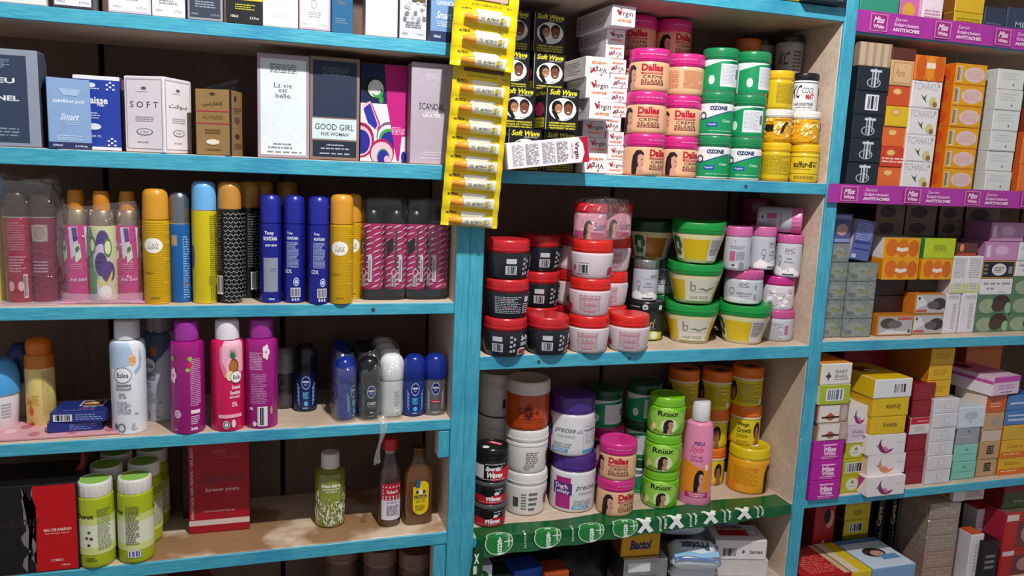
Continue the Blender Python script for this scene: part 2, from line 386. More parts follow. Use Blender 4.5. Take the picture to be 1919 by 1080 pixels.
# ================================================================ kinds of goods
ORD = ['bottom', 'second', 'third', 'fourth', 'fifth', 'sixth', 'seventh', 'eighth', 'ninth', 'tenth', 'eleventh']
def W(txt, u, v, w_, h_, c, **k): return ('t', txt, u, v, w_, h_, c, k)
def carton(w, d, h, front, side=None, top=None, ops=(), lops=(), rops=(), tops=(), flap='front', surf='paper'):
    """folding carton: body, a tuck flap standing a hair proud, print on its faces"""
    s = Spec(); mf, ms, mt = M(front, surf), M(side or front, surf), M(top or side or front, surf)
    b = s.add('body', box_mesh('body', w, d, h, mf, ms, mt)); e = 0.0
    if flap == 'front':
        s.add('end_flap', box_mesh('end_flap', w*0.965, 0.0007, h*0.93, mf, bev=0.0003, y0=-d/2-0.0002, z0=h*0.045), b); e = 0.0006
    elif flap == 'top':
        s.add('top_flap', box_mesh('top_flap', w*0.97, d*0.95, 0.0012, mt, bev=0.0004, z0=h-0.0004), b)
    if ops: s.face_print(ops, 'F', w, d, h, b, extra=e)
    if lops: s.face_print(lops, 'L', w, d, h, b)
    if rops: s.face_print(rops, 'R', w, d, h, b)
    if tops: s.face_print(tops, 'T', w, d, h, b, extra=0.001 if flap == 'top' else 0)
    return s
def put_box(spec_args, name, label, px0, px1, z, h, Y=0.0, d=0.1, rz=0, cat='box', group=None, rx=0, ry=0, w=None, **kw):
    """stand a carton with its front between two photo columns"""
    zm = z+h*0.4; xa, xb = xat(px0, Y, zm), xat(px1, Y, zm); ww = w or (xb-xa)
    s = carton(ww, d, h, *spec_args, **kw); c, sn = math.cos(R_(rz)), math.sin(R_(rz))
    ox, oy = -sn*(d/2), c*(d/2)
    return place(s, name, label, cat, ((xa+xb)/2+ox, Y+oy+abs(sn)*ww/2, z), (rx, ry, rz), group)
def can(R, H, capf, body, cap, ops=(), surf='can', capr=0.97, dome=0.25, shoulder=0.0, capsurf='plastic', base=None):
    """aerosol can: rolled foot, straight wall, shoulder, over-cap with rounded crown"""
    s = Spec(); hb = H*(1-capf)
    pr = [(0, 0.002), (R*0.8, 0.002), (R*0.86, 0), (R*0.97, 0), (R, 0.003), (R, hb-R*shoulder-0.003)]
    if shoulder: pr += [(R*0.985, hb-R*shoulder*0.6), (R*0.93, hb-R*shoulder*0.28), (R*capr*0.99, hb-0.0008), (R*capr*0.97, hb)]
    else: pr += [(R, hb-0.002), (R*0.96, hb)]
    pr += [(0, hb)]
    b = s.add('body', lathe('body', pr, M(body, surf)))
    rc = R*capr; hc = H*capf
    cp = [(0, hb), (rc, hb+0.0008), (rc*1.0, hb+hc*0.15), (rc*0.985, hb+hc*(1-dome)), (rc*0.93, hb+hc*(1-dome*0.5)), (rc*0.75, hb+hc*(1-dome*0.14)), (rc*0.4, H-hc*0.01), (0, H)]
    c = s.add('cap', lathe('cap', cp, M(cap, capsurf)))
    s.add('seam_ring', lathe('seam_ring', [(R*capr*0.9, hb-0.001), (R*capr+0.0006, hb-0.0005), (R*capr+0.0006, hb+0.001), (R*capr*0.9, hb+0.0014)], M(base or '#c9c9c9', 'metal')))
    if ops: s.round_print(ops, [(R, 0), (R, H*2)] if not shoulder else [p for p in pr[4:-1]], R, hb, b)
    return s
def jar(R, H, lh, body, lid, ops=(), lops=(), tops=(), lidr=1.0, waist=0.985, bsurf='gloss', lsurf='plastic', rib=0, taper=1.0, sq=2.0, asp=1.0, seg=36, crown=0.0, cap_ops=(), neck=0.93):
    """screw-top jar: rounded foot, wall, neck, lid with skirt and rim"""
    s = Spec(); hb = H-lh; r0 = R*taper
    pr = [(0, 0.0015), (r0*0.8, 0.0008), (r0*0.9, 0), (r0*0.965, 0.0022), (r0*0.99, 0.006), (r0+(R*waist-r0)*0.2, hb*0.2), (R*waist, hb-0.007), (R*waist*0.985, hb-0.003), (R*neck, hb-0.0005), (R*neck, hb), (0, hb)]
    b = s.add('body', lathe('body', pr, M(body, bsurf), seg, sq=sq, asp=asp))
    L = R*lidr
    lp = [(0, hb-0.001), (L*0.96, hb-0.001), (L, hb+0.001), (L, hb+lh*0.8), (L*0.975, hb+lh*0.93), (L*0.93, H), (L*0.86, H), (L*0.83, H-0.001+crown), (0, H-0.001+crown*1.3)]
    ls = 72 if rib else seg
    l = s.add('lid', lathe('lid', lp, M(lid, lsurf), ls, sq=sq, asp=asp, rib=rib, ribn=2 if rib else 1, zrib=(hb+0.0009, hb+lh*0.82)))
    if not rib: s.add('lid_rim', lathe('lid_rim', [(L*0.99, hb+lh*0.13), (L+0.0007, hb+lh*0.16), (L+0.0007, hb+lh*0.26), (L*0.99, hb+lh*0.29)], M(lid, lsurf), seg, sq=sq, asp=asp), l)
    if ops: s.round_print(ops, [p for p in pr[3:-2]], R, hb, b, asp=asp)
    if cap_ops: s.round_print(cap_ops, [(L, 0), (L, H)], R, H, l, asp=asp)
    if tops:
        compile_ops(s, tops, lambda U, V, o: (U, V, H-0.0008+crown*1.3+o), R, R, l)
    return s
def stack(spec, name, desc, cat, px, Y, z, h, n, where, rots=(), jit=0.0, group=None, start=0, total=None, dx=0.0):
    """n alike things on top of each other, each its own thing with its own label"""
    X = xat(px, Y, z+h*0.5); rnd = random.Random(desc+where)
    tot = total or n
    for i in range(n):
        k = i+start; o = 'topmost' if k == tot-1 and tot > 1 else ORD[k]
        place(spec, name, f'{desc}, {o} {where}', cat, (X+dx*i+rnd.uniform(-jit, jit), Y+rnd.uniform(-jit, jit)*0.6, z+h*i), (0, 0, rots[i % len(rots)] if rots else 0), group)
    return z+h*n
# ================================================================ row 1 (top, cut by the frame): small perfume cartons
def ml(c='#8a8a96'): return [W('100ml', 0.2, 0.075, 0.2, 0.028, c), W('3.3 Fl.oz.', 0.78, 0.075, 0.26, 0.028, c), ('f', 0.22, 0.15, 0.8, 0.24, 3, c)]
GRP = 'perfume cartons on the high shelf'
def top_box(px0, px1, fr, sd, lab, ops, Y=0.006, rz=0, d=0.045, h=0.118):
    return put_box((fr, sd), 'perfume_box', lab, px0, px1, L1, h, Y, d, rz, group=GRP, flap='top', ops=ops)
BDR = lambda c, i='#f4f4f8': [('r', 0.04, 0.03, 0.96, 0.98, i)]
top_box(-12, 84, '#e9e6e2', '#cfc6c4', 'plain cream perfume carton at the far end of the high shelf', [('r', 0.05, 0.04, 0.95, 0.96, '#efeeec'), W('PARFUM', 0.6, 0.5, 0.5, 0.06, '#8a8078')])
top_box(96, 173, '#3a3a44', '#77747e', 'white perfume carton with thin dark border beside cream carton', [('r', 0.05, 0.03, 0.95, 0.97, '#e8eaf0')]+ml('#6c6e78'))
top_box(201, 282, '#cfc4d2', '#b9aebf', 'white perfume carton with pale lilac border on the high shelf', [('r', 0.04, 0.03, 0.96, 0.97, '#eef0f5')]+ml('#84868e'))
top_box(284, 346, '#eef0f6', '#d5d5dc', 'white perfume carton with small square emblem beside navy carton', [('o', 0.5, 0.34, 0.1, 0.05, 0.2, '#7a8090'), W('Smart', 0.5, 0.5, 0.5, 0.1, '#6d7382', s=0.4)]+ml('#7e8490'))
top_box(351, 417, '#9b9ca6', '#77737c', 'dark slate perfume carton with silver border', [('r', 0.06, 0.03, 0.94, 0.97, '#39414f')]+ml('#9aa4b4'))
top_box(424, 492, '#16191d', '#101215', 'green and black perfume carton with yellow stripe', [('r', 0.08, 0.32, 1.0, 0.98, '#0f8f63'), ('r', 0.05, 0.295, 1.0, 0.325, '#d8c52a'), ('f', 0.3, 0.38, 0.75, 0.48, 4, '#bfe6d0'), ('o', 0.52, 0.42, 0.1, 0.05, 0.25, '#c8f0da'), W('100ml', 0.22, 0.09, 0.2, 0.035, '#e6e6da'), W('3.3 Fl.oz.', 0.78, 0.08, 0.26, 0.032, '#e6e6da'), ('f', 0.25, 0.17, 0.8, 0.25, 3, '#c8c23a')])
top_box(493, 559, '#f3eef4', '#d9cfdc', 'blank white perfume carton beside green and black carton', [('f', 0.3, 0.3, 0.72, 0.5, 7, '#d8c8da'), ('f', 0.26, 0.12, 0.72, 0.17, 2, '#d5c5d6')])
top_box(561, 620, '#c3a9b8', '#a9929f', 'white perfume carton with mauve border and script lettering', [('r', 0.05, 0.03, 0.93, 0.98, '#f2f2f6'), W('Smart', 0.47, 0.52, 0.52, 0.12, '#6f7890', s=0.4), ('o', 0.47, 0.33, 0.1, 0.055, 0.2, '#7f86a0'), ('f', 0.3, 0.16, 0.7, 0.24, 3, '#8f93a4')]+ml('#8f93a4')[:2])
top_box(622, 664, '#22628e', '#2d79ae', 'deep blue perfume carton with brownish print', [W('Aurora', 0.4, 0.5, 0.5, 0.07, '#8a6f78'), W('Smart', 0.45, 0.4, 0.35, 0.06, '#8a6f78'), ('f', 0.15, 0.12, 0.8, 0.2, 3, '#6f87a4')], rz=16)
top_box(686, 746, '#f4e9ef', '#c9b2be', 'white perfume carton fading to pink with dark title', [('r', 0.02, 0.55, 0.98, 0.75, '#f1d7e4'), W('LAVINIA', 0.55, 0.66, 0.8, 0.08, '#3a3038'), W('COLLECTION', 0.55, 0.56, 0.6, 0.03, '#a890a0')])
_fl = [('e', random.Random(i).uniform(0.1, 0.95), random.Random(i+99).uniform(0.25, 0.6), 0.07, 0.03, ['#8f969a', '#aab0b2', '#6f777b', '#c0c6c8'][i % 4]) for i in range(26)]
top_box(750, 800, '#c9cdd2', '#989aa2', 'grey perfume carton with shadowy floral print', _fl+[('r', 0.45, 0.5, 0.95, 0.62, '#5b4a34')]+ml('#7e848e'))
top_box(808, 858, '#6f93c4', '#8fa8cc', 'light blue perfume carton with navy band next to the hanging card', [('r', 0, 0, 1, 0.14, '#23305c'), W('GIVENCHY', 0.6, 0.52, 0.8, 0.06, '#dbe6f4'), W('Smart', 0.5, 0.36, 0.6, 0.1, '#dbe6f4', s=0.4), ('f', 0.25, 0.2, 0.85, 0.28, 3, '#c8d8ec'), W('100ml', 0.25, 0.07, 0.25, 0.04, '#dbe6f4')])
# ================================================================ row 2: perfume boxes
GR2 = 'perfume boxes on the second shelf'
put_box(('#8f98a8', '#4a5161'), 'perfume_box', 'large navy perfume box with silver frame at the end of shelf', -92, 75, L2, 0.1365, 0.004, 0.05, group=GR2, flap='top',
        ops=[('r', 0.06, 0.04, 0.87, 0.94, '#34425a'), W('BLEU', 0.53, 0.68, 0.4, 0.055, '#dfe6ee', b=0.03), W('DE', 0.47, 0.585, 0.12, 0.03, '#dfe6ee'), W('CHANEL', 0.49, 0.5, 0.56, 0.055, '#dfe6ee', b=0.03), ('f', 0.4, 0.8, 0.68, 0.9, 6, '#8d99ad'), ('f', 0.2, 0.1, 0.75, 0.2, 3, '#7f8ca2')])
put_box(('#7f9fc8', '#1f2c55'), 'perfume_box', 'small pale blue perfume box with navy base band', 92, 165, L2, 0.1015, 0.0, 0.03, 18, group=GR2, flap='top', w=0.056,
        ops=[('r', 0, 0, 1, 0.095, '#2a2f5e'), W('100ml', 0.2, 0.05, 0.22, 0.03, '#dce6f2'), W('3.3 Fl.oz.', 0.75, 0.045, 0.3, 0.028, '#dce6f2'), W('GIVENCHY', 0.5, 0.675, 0.74, 0.045, '#e6eef8', b=0.02), W('Smart', 0.5, 0.46, 0.44, 0.09, '#dbe7f4', s=0.45), ('p', [(0.25, 0.86), (0.78, 0.85), (0.68, 0.76), (0.38, 0.76)], '#9db6d6'), ('f', 0.28, 0.34, 0.72, 0.42, 3, '#a9c0de'), ('f', 0.18, 0.12, 0.8, 0.2, 3, '#bcd0e8')])
put_box(('#2440a4', '#1d2f7c', '#e8e8ee'), 'perfume_box', 'royal blue perfume box with white open top behind pale blue box', 140, 227, L2, 0.11, 0.042, 0.045, group=GR2, flap='top',
        ops=[('r', 0, 0.955, 1, 1.0, '#e9ebf2'), ('r', 0, 0, 1, 0.045, '#e9ebf2'), W('Chaisse', 0.42, 0.68, 0.62, 0.1, '#e6ecf8', b=0.03), W('Milk', 0.58, 0.615, 0.16, 0.04, '#e6ecf8'), ('e', 0.42, 0.32, 0.17, 0.05, '#dfe6f2'), ('o', 0.42, 0.32, 0.17, 0.05, 0.12, '#3a4f9c'), W('0.20 Fl.', 0.42, 0.19, 0.3, 0.03, '#cdd8ee'), ('f', 0.2, 0.42, 0.6, 0.52, 3, '#b7c4e6'), ('f', 0.28, 0.82, 0.55, 0.85, 1, '#cdd8ee'), ('e', 0.4, 0.88, 0.08, 0.03, '#dfe6f2')]
        + [('r', 0.7+0.07*i, y0+0.03*j, 0.75+0.07*i, y0+0.022+0.03*j, '#e6ecf8') for y0 in (0.82, 0.06) for j in range(4) for i in range(3) if (i+j) % 2 == 0])
put_box(('#6b4154', '#54303f'), 'perfume_box', 'maroon perfume box squeezed behind the white two sided box', 229, 262, L2, 0.108, 0.055, 0.04, group=GR2, flap='top', ops=[('f', 0.1, 0.7, 0.6, 0.9, 3, '#a07a8c')])
_soft = lambda t, kw: [('r', 0.05, 0.04, 0.95, 0.965, '#8f8896'), ('r', 0.065, 0.05, 0.935, 0.955, '#ece6ec'), W(t, 0.5, 0.63, kw, 0.085, '#5a5560'), ('e', 0.5, 0.845, 0.07, 0.022, '#6a6470'), ('f', 0.3, 0.79, 0.72, 0.81, 1, '#a49eac'), ('f', 0.28, 0.4, 0.74, 0.48, 3, '#a49eac'), ('e', 0.5, 0.27, 0.21, 0.048, '#7d7884'), ('e', 0.5, 0.27, 0.18, 0.036, '#efeaf0'), W('Chic', 0.5, 0.27, 0.22, 0.035, '#6a6470', s=0.4), ('f', 0.32, 0.12, 0.7, 0.15, 1, '#a49eac')]
s = carton(0.066, 0.072, 0.1125, '#ece7ec', '#e3dde4', '#d8cfd6', ops=_soft('S O F T', 0.72), rops=_soft('\ufe96\ufed3\ufeee\ufeb3', 0.66), flap='top')
place(s, 'perfume_box', 'white perfume box turned to show two framed faces', 'box', (xat(300, 0.045, L2), 0.047, L2), (0, 0, -27), GR2)
_far = [('r', 0.0, 0.66, 1, 0.675, '#b8244a'), ('r', 0.0, 0.475, 1, 0.49, '#b8244a'), ('e', 0.5, 0.93, 0.08, 0.022, '#4a3a24'), W('\ufeb1\ufead\ufe8e\ufed4\ufedf\ufe8d', 0.5, 0.78, 0.56, 0.07, '#4a3a20'), W('AL-FARES', 0.5, 0.58, 0.6, 0.055, '#8a6a30'), ('f', 0.28, 0.32, 0.72, 0.4, 2, '#6a5430'), ('e', 0.5, 0.2, 0.2, 0.045, '#d8cdb8'), ('e', 0.5, 0.2, 0.17, 0.034, '#f0ead8'), ('f', 0.3, 0.07, 0.72, 0.1, 1, '#6a5430')]
s = carton(0.056, 0.05, 0.1, '#9a7a4c', '#846741', '#15100c', ops=[('r', 0, 0, 0.02, 1, '#1a120c'), ('r', 0.98, 0, 1, 1, '#1a120c')]+_far,
           rops=[('r', 0, 0, 0.1, 1, '#1a120c'), ('r', 0.86, 0, 1, 1, '#1a120c'), ('e', 0.48, 0.55, 0.2, 0.055, '#5b3f3c'), ('e', 0.48, 0.3, 0.17, 0.04, '#3d2a24'), ('f', 0.22, 0.65, 0.8, 0.75, 3, '#5b4628'), ('e', 0.36, 0.88, 0.1, 0.045, '#3d2a1c'), ('f', 0.25, 0.1, 0.8, 0.2, 3, '#5b4628')], flap='none')
s.add('torn_flap', slab('torn_flap', [(-0.028, 0.1), (0.028, 0.112), (0.031, 0.118), (0.026, 0.1185), (-0.026, 0.1035)], 0.0012, M('#1b1718')), 0)
s.add('torn_flap', slab('torn_flap', [(-0.02, 0.1), (0.028, 0.1), (0.026, 0.109), (-0.01, 0.105)], 0.035, M('#0f0c0d')), 0)
place(s, 'perfume_box', 'gold perfume box with red lines and torn open black flap', 'box', (xat(414, 0.035, L2), 0.034, L2), (0, 0, -22), GR2)
put_box(('#a898a8', '#8a7b8b'), 'perfume_box', 'tall white perfume box with grey border and thin title', 483, 580, L2, 0.1635, 0.038, 0.05, group=GR2, flap='top',
        ops=[('r', 0.06, 0.03, 0.94, 0.955, '#dbe6ea'), W('La vie', 0.49, 0.705, 0.34, 0.05, '#3f4850', b=0), W('est', 0.49, 0.655, 0.17, 0.034, '#3f4850', b=0), W('belle', 0.49, 0.605, 0.28, 0.045, '#3f4850', b=0), ('f', 0.25, 0.82, 0.75, 0.91, 5, '#6b747c', 0.12), ('f', 0.3, 0.12, 0.74, 0.15, 1, '#7d868e'), ('f', 0.2, 0.085, 0.82, 0.115, 1, '#7d868e'), ('f', 0.18, 0.045, 0.85, 0.07, 1, '#7d868e', 0.16)])
put_box(('#8c7468', '#6b564c'), 'perfume_box', 'tall dark navy perfume box with bronze frame and white band', 581, 674, L2, 0.1655, 0.04, 0.05, group=GR2, flap='top',
        ops=[('r', 0.06, 0.42, 0.94, 0.965, '#27334a'), ('r', 0.05, 0.205, 0.94, 0.405, '#cfe0e6'), ('r', 0.06, 0.03, 0.94, 0.19, '#232a3e'), W('GOOD GIRL', 0.495, 0.325, 0.78, 0.06, '#2e3a44', b=0.005), W('FOR WOMAN', 0.5, 0.255, 0.55, 0.034, '#3f4c56', b=0.01), ('f', 0.25, 0.82, 0.8, 0.91, 5, '#5e6b82', 0.1), ('f', 0.33, 0.135, 0.68, 0.16, 1, '#a9b3c2'), ('f', 0.22, 0.1, 0.83, 0.125, 1, '#a9b3c2'), ('f', 0.2, 0.05, 0.82, 0.075, 1, '#a9b3c2', 0.16)])
_sw = [('r', 0, 0, 1, 0.6, '#e9dfe6'), ('r', 0, 0.6, 0.5, 1, '#141f4c'),
       ('e', 0.28, 0.76, 0.2, 0.11, '#0f1420'), ('e', 0.32, 0.75, 0.17, 0.09, '#dfe6df'), ('e', 0.36, 0.71, 0.12, 0.055, '#2f9a3c'), ('e', 0.33, 0.74, 0.1, 0.055, '#e6ece6'), ('e', 0.44, 0.64, 0.05, 0.035, '#3a9a40'),
       ('p', [(0.1, 0.6), (0.22, 0.62), (0.42, 0.4), (0.42, 0.33), (0.3, 0.34)], '#b51660'), ('p', [(0.05, 0.58), (0.2, 0.62), (0.4, 0.38), (0.35, 0.33), (0.2, 0.38)], '#e0bccd'), ('p', [(0.06, 0.54), (0.2, 0.6), (0.37, 0.38), (0.32, 0.34), (0.16, 0.4)], '#2a2f9c'),
       ('e', 0.02, 0.22, 0.28, 0.18, '#a01a4e'), ('e', 0.0, 0.21, 0.25, 0.155, '#e2b3c6'), ('e', 0.02, 0.2, 0.19, 0.125, '#232a94'),
       ('e', 0.62, 0.27, 0.27, 0.15, '#7a5f74'), ('e', 0.62, 0.26, 0.25, 0.13, '#e9dfe6'), ('e', 0.62, 0.24, 0.22, 0.11, '#46a24a'), ('e', 0.64, 0.23, 0.19, 0.09, '#232a94'),
       ('e', 0.47, 0.1, 0.27, 0.14, '#a8194f'), ('e', 0.47, 0.085, 0.24, 0.125, '#e3bccb'), ('e', 0.5, 0.05, 0.14, 0.09, '#2b8a52'), ('e', 0.5, 0.045, 0.12, 0.08, '#232a94'), ('e', 0.58, 0.03, 0.06, 0.04, '#d9a9bd'),
       ('p', [(0.5, 1), (1, 1), (1, 0.28), (0.9, 0.28), (0.85, 0.02), (0.8, 0.02), (0.57, 0.6)], '#c01a7c'), ('p', [(0.98, 0.27), (0.9, 0.25), (0.85, 0.02), (1.0, 0.02)], '#ebe2ea'), ('e', 0.95, 0.06, 0.06, 0.06, '#232a94'), ('f', 0.68, 0.29, 0.97, 0.37, 6, '#f0b8d8', 0.2)]
put_box(('#141f4c', '#8d1560'), 'perfume_box', 'perfume box with navy, green and magenta swirl print', 676, 762, L2, 0.163, 0.058, 0.05, group=GR2, flap='top', ops=_sw)
put_box(('#b5a9b7', '#7f7482'), 'perfume_box', 'tall lilac grey perfume box beside the hanging yellow card', 770, 858, L2, 0.1665, 0.02, 0.05, group=GR2, flap='top',
        ops=[W('SCANDAL', 0.44, 0.575, 0.54, 0.065, '#1c1a20', b=0), W('Jean Paul', 0.44, 0.515, 0.28, 0.025, '#ece4ee'), W('GAULTIER', 0.44, 0.485, 0.38, 0.036, '#f0eaf2', b=0.03), ('f', 0.3, 0.83, 0.72, 0.9, 5, '#d8cfdc', 0.12), ('f', 0.28, 0.08, 0.72, 0.13, 2, '#d2c8d6'), ('f', 0.2, 0.045, 0.75, 0.07, 1, '#d2c8d6', 0.16)])
# ================================================================ row 3: spray cans
GC = 'spray cans on the third shelf'
def stand(spec, name, lab, px, Y, z, rz=0, cat='spray can', group=None, rx=0, ry=0):
    return place(spec, name, lab, cat, (xat(px, Y, z+0.05), Y, z), (rx, ry, rz), group)
lom = [('e', -8, 0.70, 42, 0.09, '#f2efe4'), W('Lais', -6, 0.71, 46, 0.07, '#77745e', s=0.5, b=0), ('f', -30, 0.655, 16, 0.672, 1, '#77745e'), W('for Sport', -28, 0.37, 45, 0.035, '#5a4a10', s=0.4), W('perfume', -4, 0.07, 36, 0.03, '#5a4a10')]
_rn = random.Random(4); lom = [('f', -88, 0.02, 88, 0.98, 34, '#bf960f', 0.018)]+lom
goldcan = can(0.0196, 0.181, 0.27, '#e2b410', '#d4962a', lom, capsurf='plastic', base='#c78a1c')
stand(goldcan, 'spray_can', 'gold spray can with white oval label beside blue can', 295, 0.032, L3, 0, group=GC)
stand(can(0.0172, 0.177, 0.29, '#1c63ad', '#8d929a', [('r', -40, 0.72, -8, 0.86, '#8a8f86'), ('r', -34, 0.74, -14, 0.84, '#b59a5a'), ('f', 18, 0.05, 52, 0.85, 26, '#86b4dc', 0.4), ('r', 20, 0.18, 42, 0.3, '#5a86c0'), ('e', 31, 0.24, 6, 0.025, '#c03a4a')], capsurf='metal'), 'spray_can', 'blue spray can with silver cap', 339, 0.042, L3, 0, group=GC)
stand(can(0.0192, 0.1945, 0.235, '#d8c813', '#6db2ea', [('f', 28, 0.02, 72, 0.95, 42, '#6e6a20', 0.25), ('e', -62, 0.5, 14, 0.13, '#5a4a86'), ('r', 22, 0.2, 42, 0.3, '#8a8420')]), 'spray_can', 'bright yellow spray can with pale blue cap', 385, 0.032, L3, 0, group=GC)
stand(can(0.0192, 0.1945, 0.235, '#d8c813', '#6db2ea'), 'spray_can', 'yellow spray can half seen at the end of the third shelf', -10, 0.07, L3, 0, group=GC)
tread = []
for i in range(12):
    for j in range(22):
        u = -20+i*11; v = 0.03+j*0.044; k = 1 if (i+j) % 2 == 0 else -1
        tread.append(('p', [(u-4.6, v-0.013*k), (u+4.6, v+0.008*k), (u+4.9, v+0.017*k), (u-4.3, v-0.004*k)][::k], '#b4b4ac', 'tread_print'))
tread += [('r', -50, 0.1, -24, 0.3, '#d9d9d4'), ('b', -48, 0.12, -26, 0.29), ('f', -60, 0.35, -30, 0.95, 22, '#5d5d58', 0.3)]
treadcan = can(0.0187, 0.195, 0.225, '#15161a', '#c08a3a', tread, base='#8a6a3a')
stand(treadcan, 'spray_can', 'black spray can with silver tread pattern and gold cap in front', 432, 0.032, L3, 0, group=GC)
for px, Y, rz, lb in ((466, 0.078, 60, 'black spray can with gold cap directly behind the tread patterned one'), (493, 0.118, 90, 'black spray can with gold cap in shadow behind the first blue can'), (539, 0.15, 90, 'black spray can with gold cap farthest back behind blue cans')):
    stand(treadcan, 'spray_can', lb, px, Y, L3, rz, group=GC)
tn = [W('Tony', -8, 0.875, 48, 0.055, '#e8ecf6', b=0.03), W('MONTANA', -2, 0.81, 72, 0.05, '#e8ecf6', b=0.03), W('BODY SPRAY', 3, 0.725, 60, 0.026, '#e8ecf6', b=0.03), ('r', -38, 0.14, 38, 0.57, '#8f94a6'), ('f', -6, 0.38, 30, 0.44, 2, '#5c6274', 0.2), W('100ml', 4, 0.05, 28, 0.025, '#e8ecf6', b=0.03)]
tb = [W('Tony', 168, 0.88, 30, 0.04, '#dfe6f6', b=0.03), W('MONTANA', 182, 0.82, 56, 0.04, '#dfe6f6', b=0.03), ('f', 150, 0.45, 212, 0.78, 22, '#aab8e6', 0.1), W('GDK', 160, 0.405, 38, 0.05, '#dfe6f6'), ('e', 200, 0.27, 15, 0.055, '#c4cfee'), ('o', 200, 0.27, 11, 0.04, 0.3, '#23328c'), ('r', 172, 0.075, 222, 0.195, '#d5d8e2'), ('b', 175, 0.085, 219, 0.185), ('e', 182, 0.045, 5, 0.02, '#c4cfee'), ('e', 196, 0.045, 5, 0.02, '#c4cfee'), ('e', 210, 0.045, 5, 0.02, '#c4cfee')]
tony = can(0.0175, 0.1765, 0.26, '#1c2490', '#1d2690', tn+tb, base='#1d2690')
stand(tony, 'spray_can', 'navy blue spray can with silver rectangle facing out', 508, 0.028, L3, 0, group=GC)
stand(tony, 'spray_can', 'navy blue spray can turned to its back text, middle of three', 552, 0.026, L3, 168, group=GC)
stand(tony, 'spray_can', 'navy blue spray can with barcode overhanging the shelf edge', 597, 0.014, L3, 180, group=GC)
stand(tony, 'spray_can', 'navy blue spray can hidden behind the overhanging one', 614, 0.055, L3, 90, group=GC)
stand(goldcan, 'spray_can', 'gold spray can overhanging the shelf edge next to navy can', 640, 0.013, L3, -6, group=GC)
stand(goldcan, 'spray_can', 'gold spray can tucked behind another near the pink twin packs', 657, 0.058, L3, 10, group=GC)
# pink twin packs: two cans in a clear case on a dark base
stripes = []
for j in range(11):
    for i, u0 in enumerate((-84, -40, 6, 50)):
        u = u0+(j*29) % 17; v = 0.02+j*0.088+0.02*(i % 2); stripes.append(('p', [(u, v), (u+38, v+0.05), (u+40, v+0.066), (u+14, v+0.04)], '#f4dce6', 'stripe_print'))
pk = stripes+[('p', [(-70, 0.5), (-34, 0.62), (-36, 0.8), (-72, 0.72)], '#1c1a20'), ('r', -8, 0.12, 10, 0.52, '#e6e6ea', 'barcode_label'), ('b', -5, 0.16, 4, 0.46), ('o', -30, 0.26, 13, 0.06, 0.25, '#f0e6ea'), ('r', -44, 0.05, -22, 0.2, '#cfc6c8'), ('b', -43, 0.06, -23, 0.19), ('r', -26, 0.3, -17, 0.92, '#4a4a44')]
pinkcan = can(0.0192, 0.139, 0.17, '#cc2670', '#0e0f12', pk, dome=0.6, base='#17171a')
def twin(px, lab, rz):
    s = Spec(); R0 = 0.0405
    b = s.add('tray', lathe('tray', [(0, 0), (R0, 0), (R0+0.0005, 0.002), (R0, 0.0165), (0, 0.0165)], M('#1b1e22', 'gloss'), 40, sq=3.2, asp=0.56))
    for k, (nm, me, par, lb) in enumerate(pinkcan.parts): pass
    for sx in (-1, 1):
        base = len(s.parts)
        for nm, me, par, lb in pinkcan.parts:
            m2 = me.copy(); c, sn = math.cos(R_(rz*sx+10)), math.sin(R_(rz*sx+10)); m2.transform(Matrix.Translation((sx*0.0198, 0, 0.017)) @ Matrix.Rotation(R_(rz*sx), 4, 'Z'))
            s.add({'body': 'inner_can', 'cap': 'can_cap'}.get(nm, nm), m2, None if par is None else base+par)
    s.add('clear_cover', lathe('clear_cover', [(R0+0.0006, 0.006), (R0+0.0008, 0.02), (R0*0.99, 0.14), (R0*0.965, 0.165), (R0*0.9, 0.173), (R0*0.7, 0.177), (0, 0.1775)], film('#dfe6ea', 0.03, 0.3, 0.12, 0.015), 40, sq=3.2, asp=0.56))
    return stand(s, 'twin_pack', lab, px, 0.052, L3, 0, 'spray pack', 'clear twin packs of pink cans')
twin(719, 'clear twin pack of pink striped cans next to gold cans', 18); twin(798, 'clear twin pack of pink striped cans against the post', -24)
# bagged cans at the end of the shelf
def bag(w_, d_, h_, seed, mat, pinch=0.5, lean=0.0, n=34, m=16, jit=0.05, sq=3.0):
    rnd = random.Random(seed); V, F = [], []
    ph = [rnd.uniform(0, 6.3) for _ in range(8)]
    for i in range(m+1):
        t = i/m; k = 1.0 if t < 0.7 else 1-(1-pinch)*((t-0.7)/0.3)**1.3
        for j in range(n):
            a = 2*math.pi*j/n; c, s_ = math.cos(a), math.sin(a); r = 1/(abs(c)**sq+abs(s_)**sq)**(1/sq)
            wv = 1+jit*(math.sin(5*a+ph[0]+t*7)*0.5+math.sin(9*a+ph[1]-t*11)*0.35+rnd.uniform(-0.5, 0.5))*(0.35+t)
            V.append((s_*r*w_/2*k*wv+lean*t*t, -c*r*d_/2*k*wv, h_*t*(1+0.03*math.sin(2*a+ph[2])*t)))
    for i in range(m):
        for j in range(n): F.append((i*n+j, i*n+(j+1) % n, (i+1)*n+(j+1) % n, (i+1)*n+j))
    F.append(tuple(range(n))[::-1])
    return to_mesh('film', V, F, [mat], smooth=jit < 0.03)
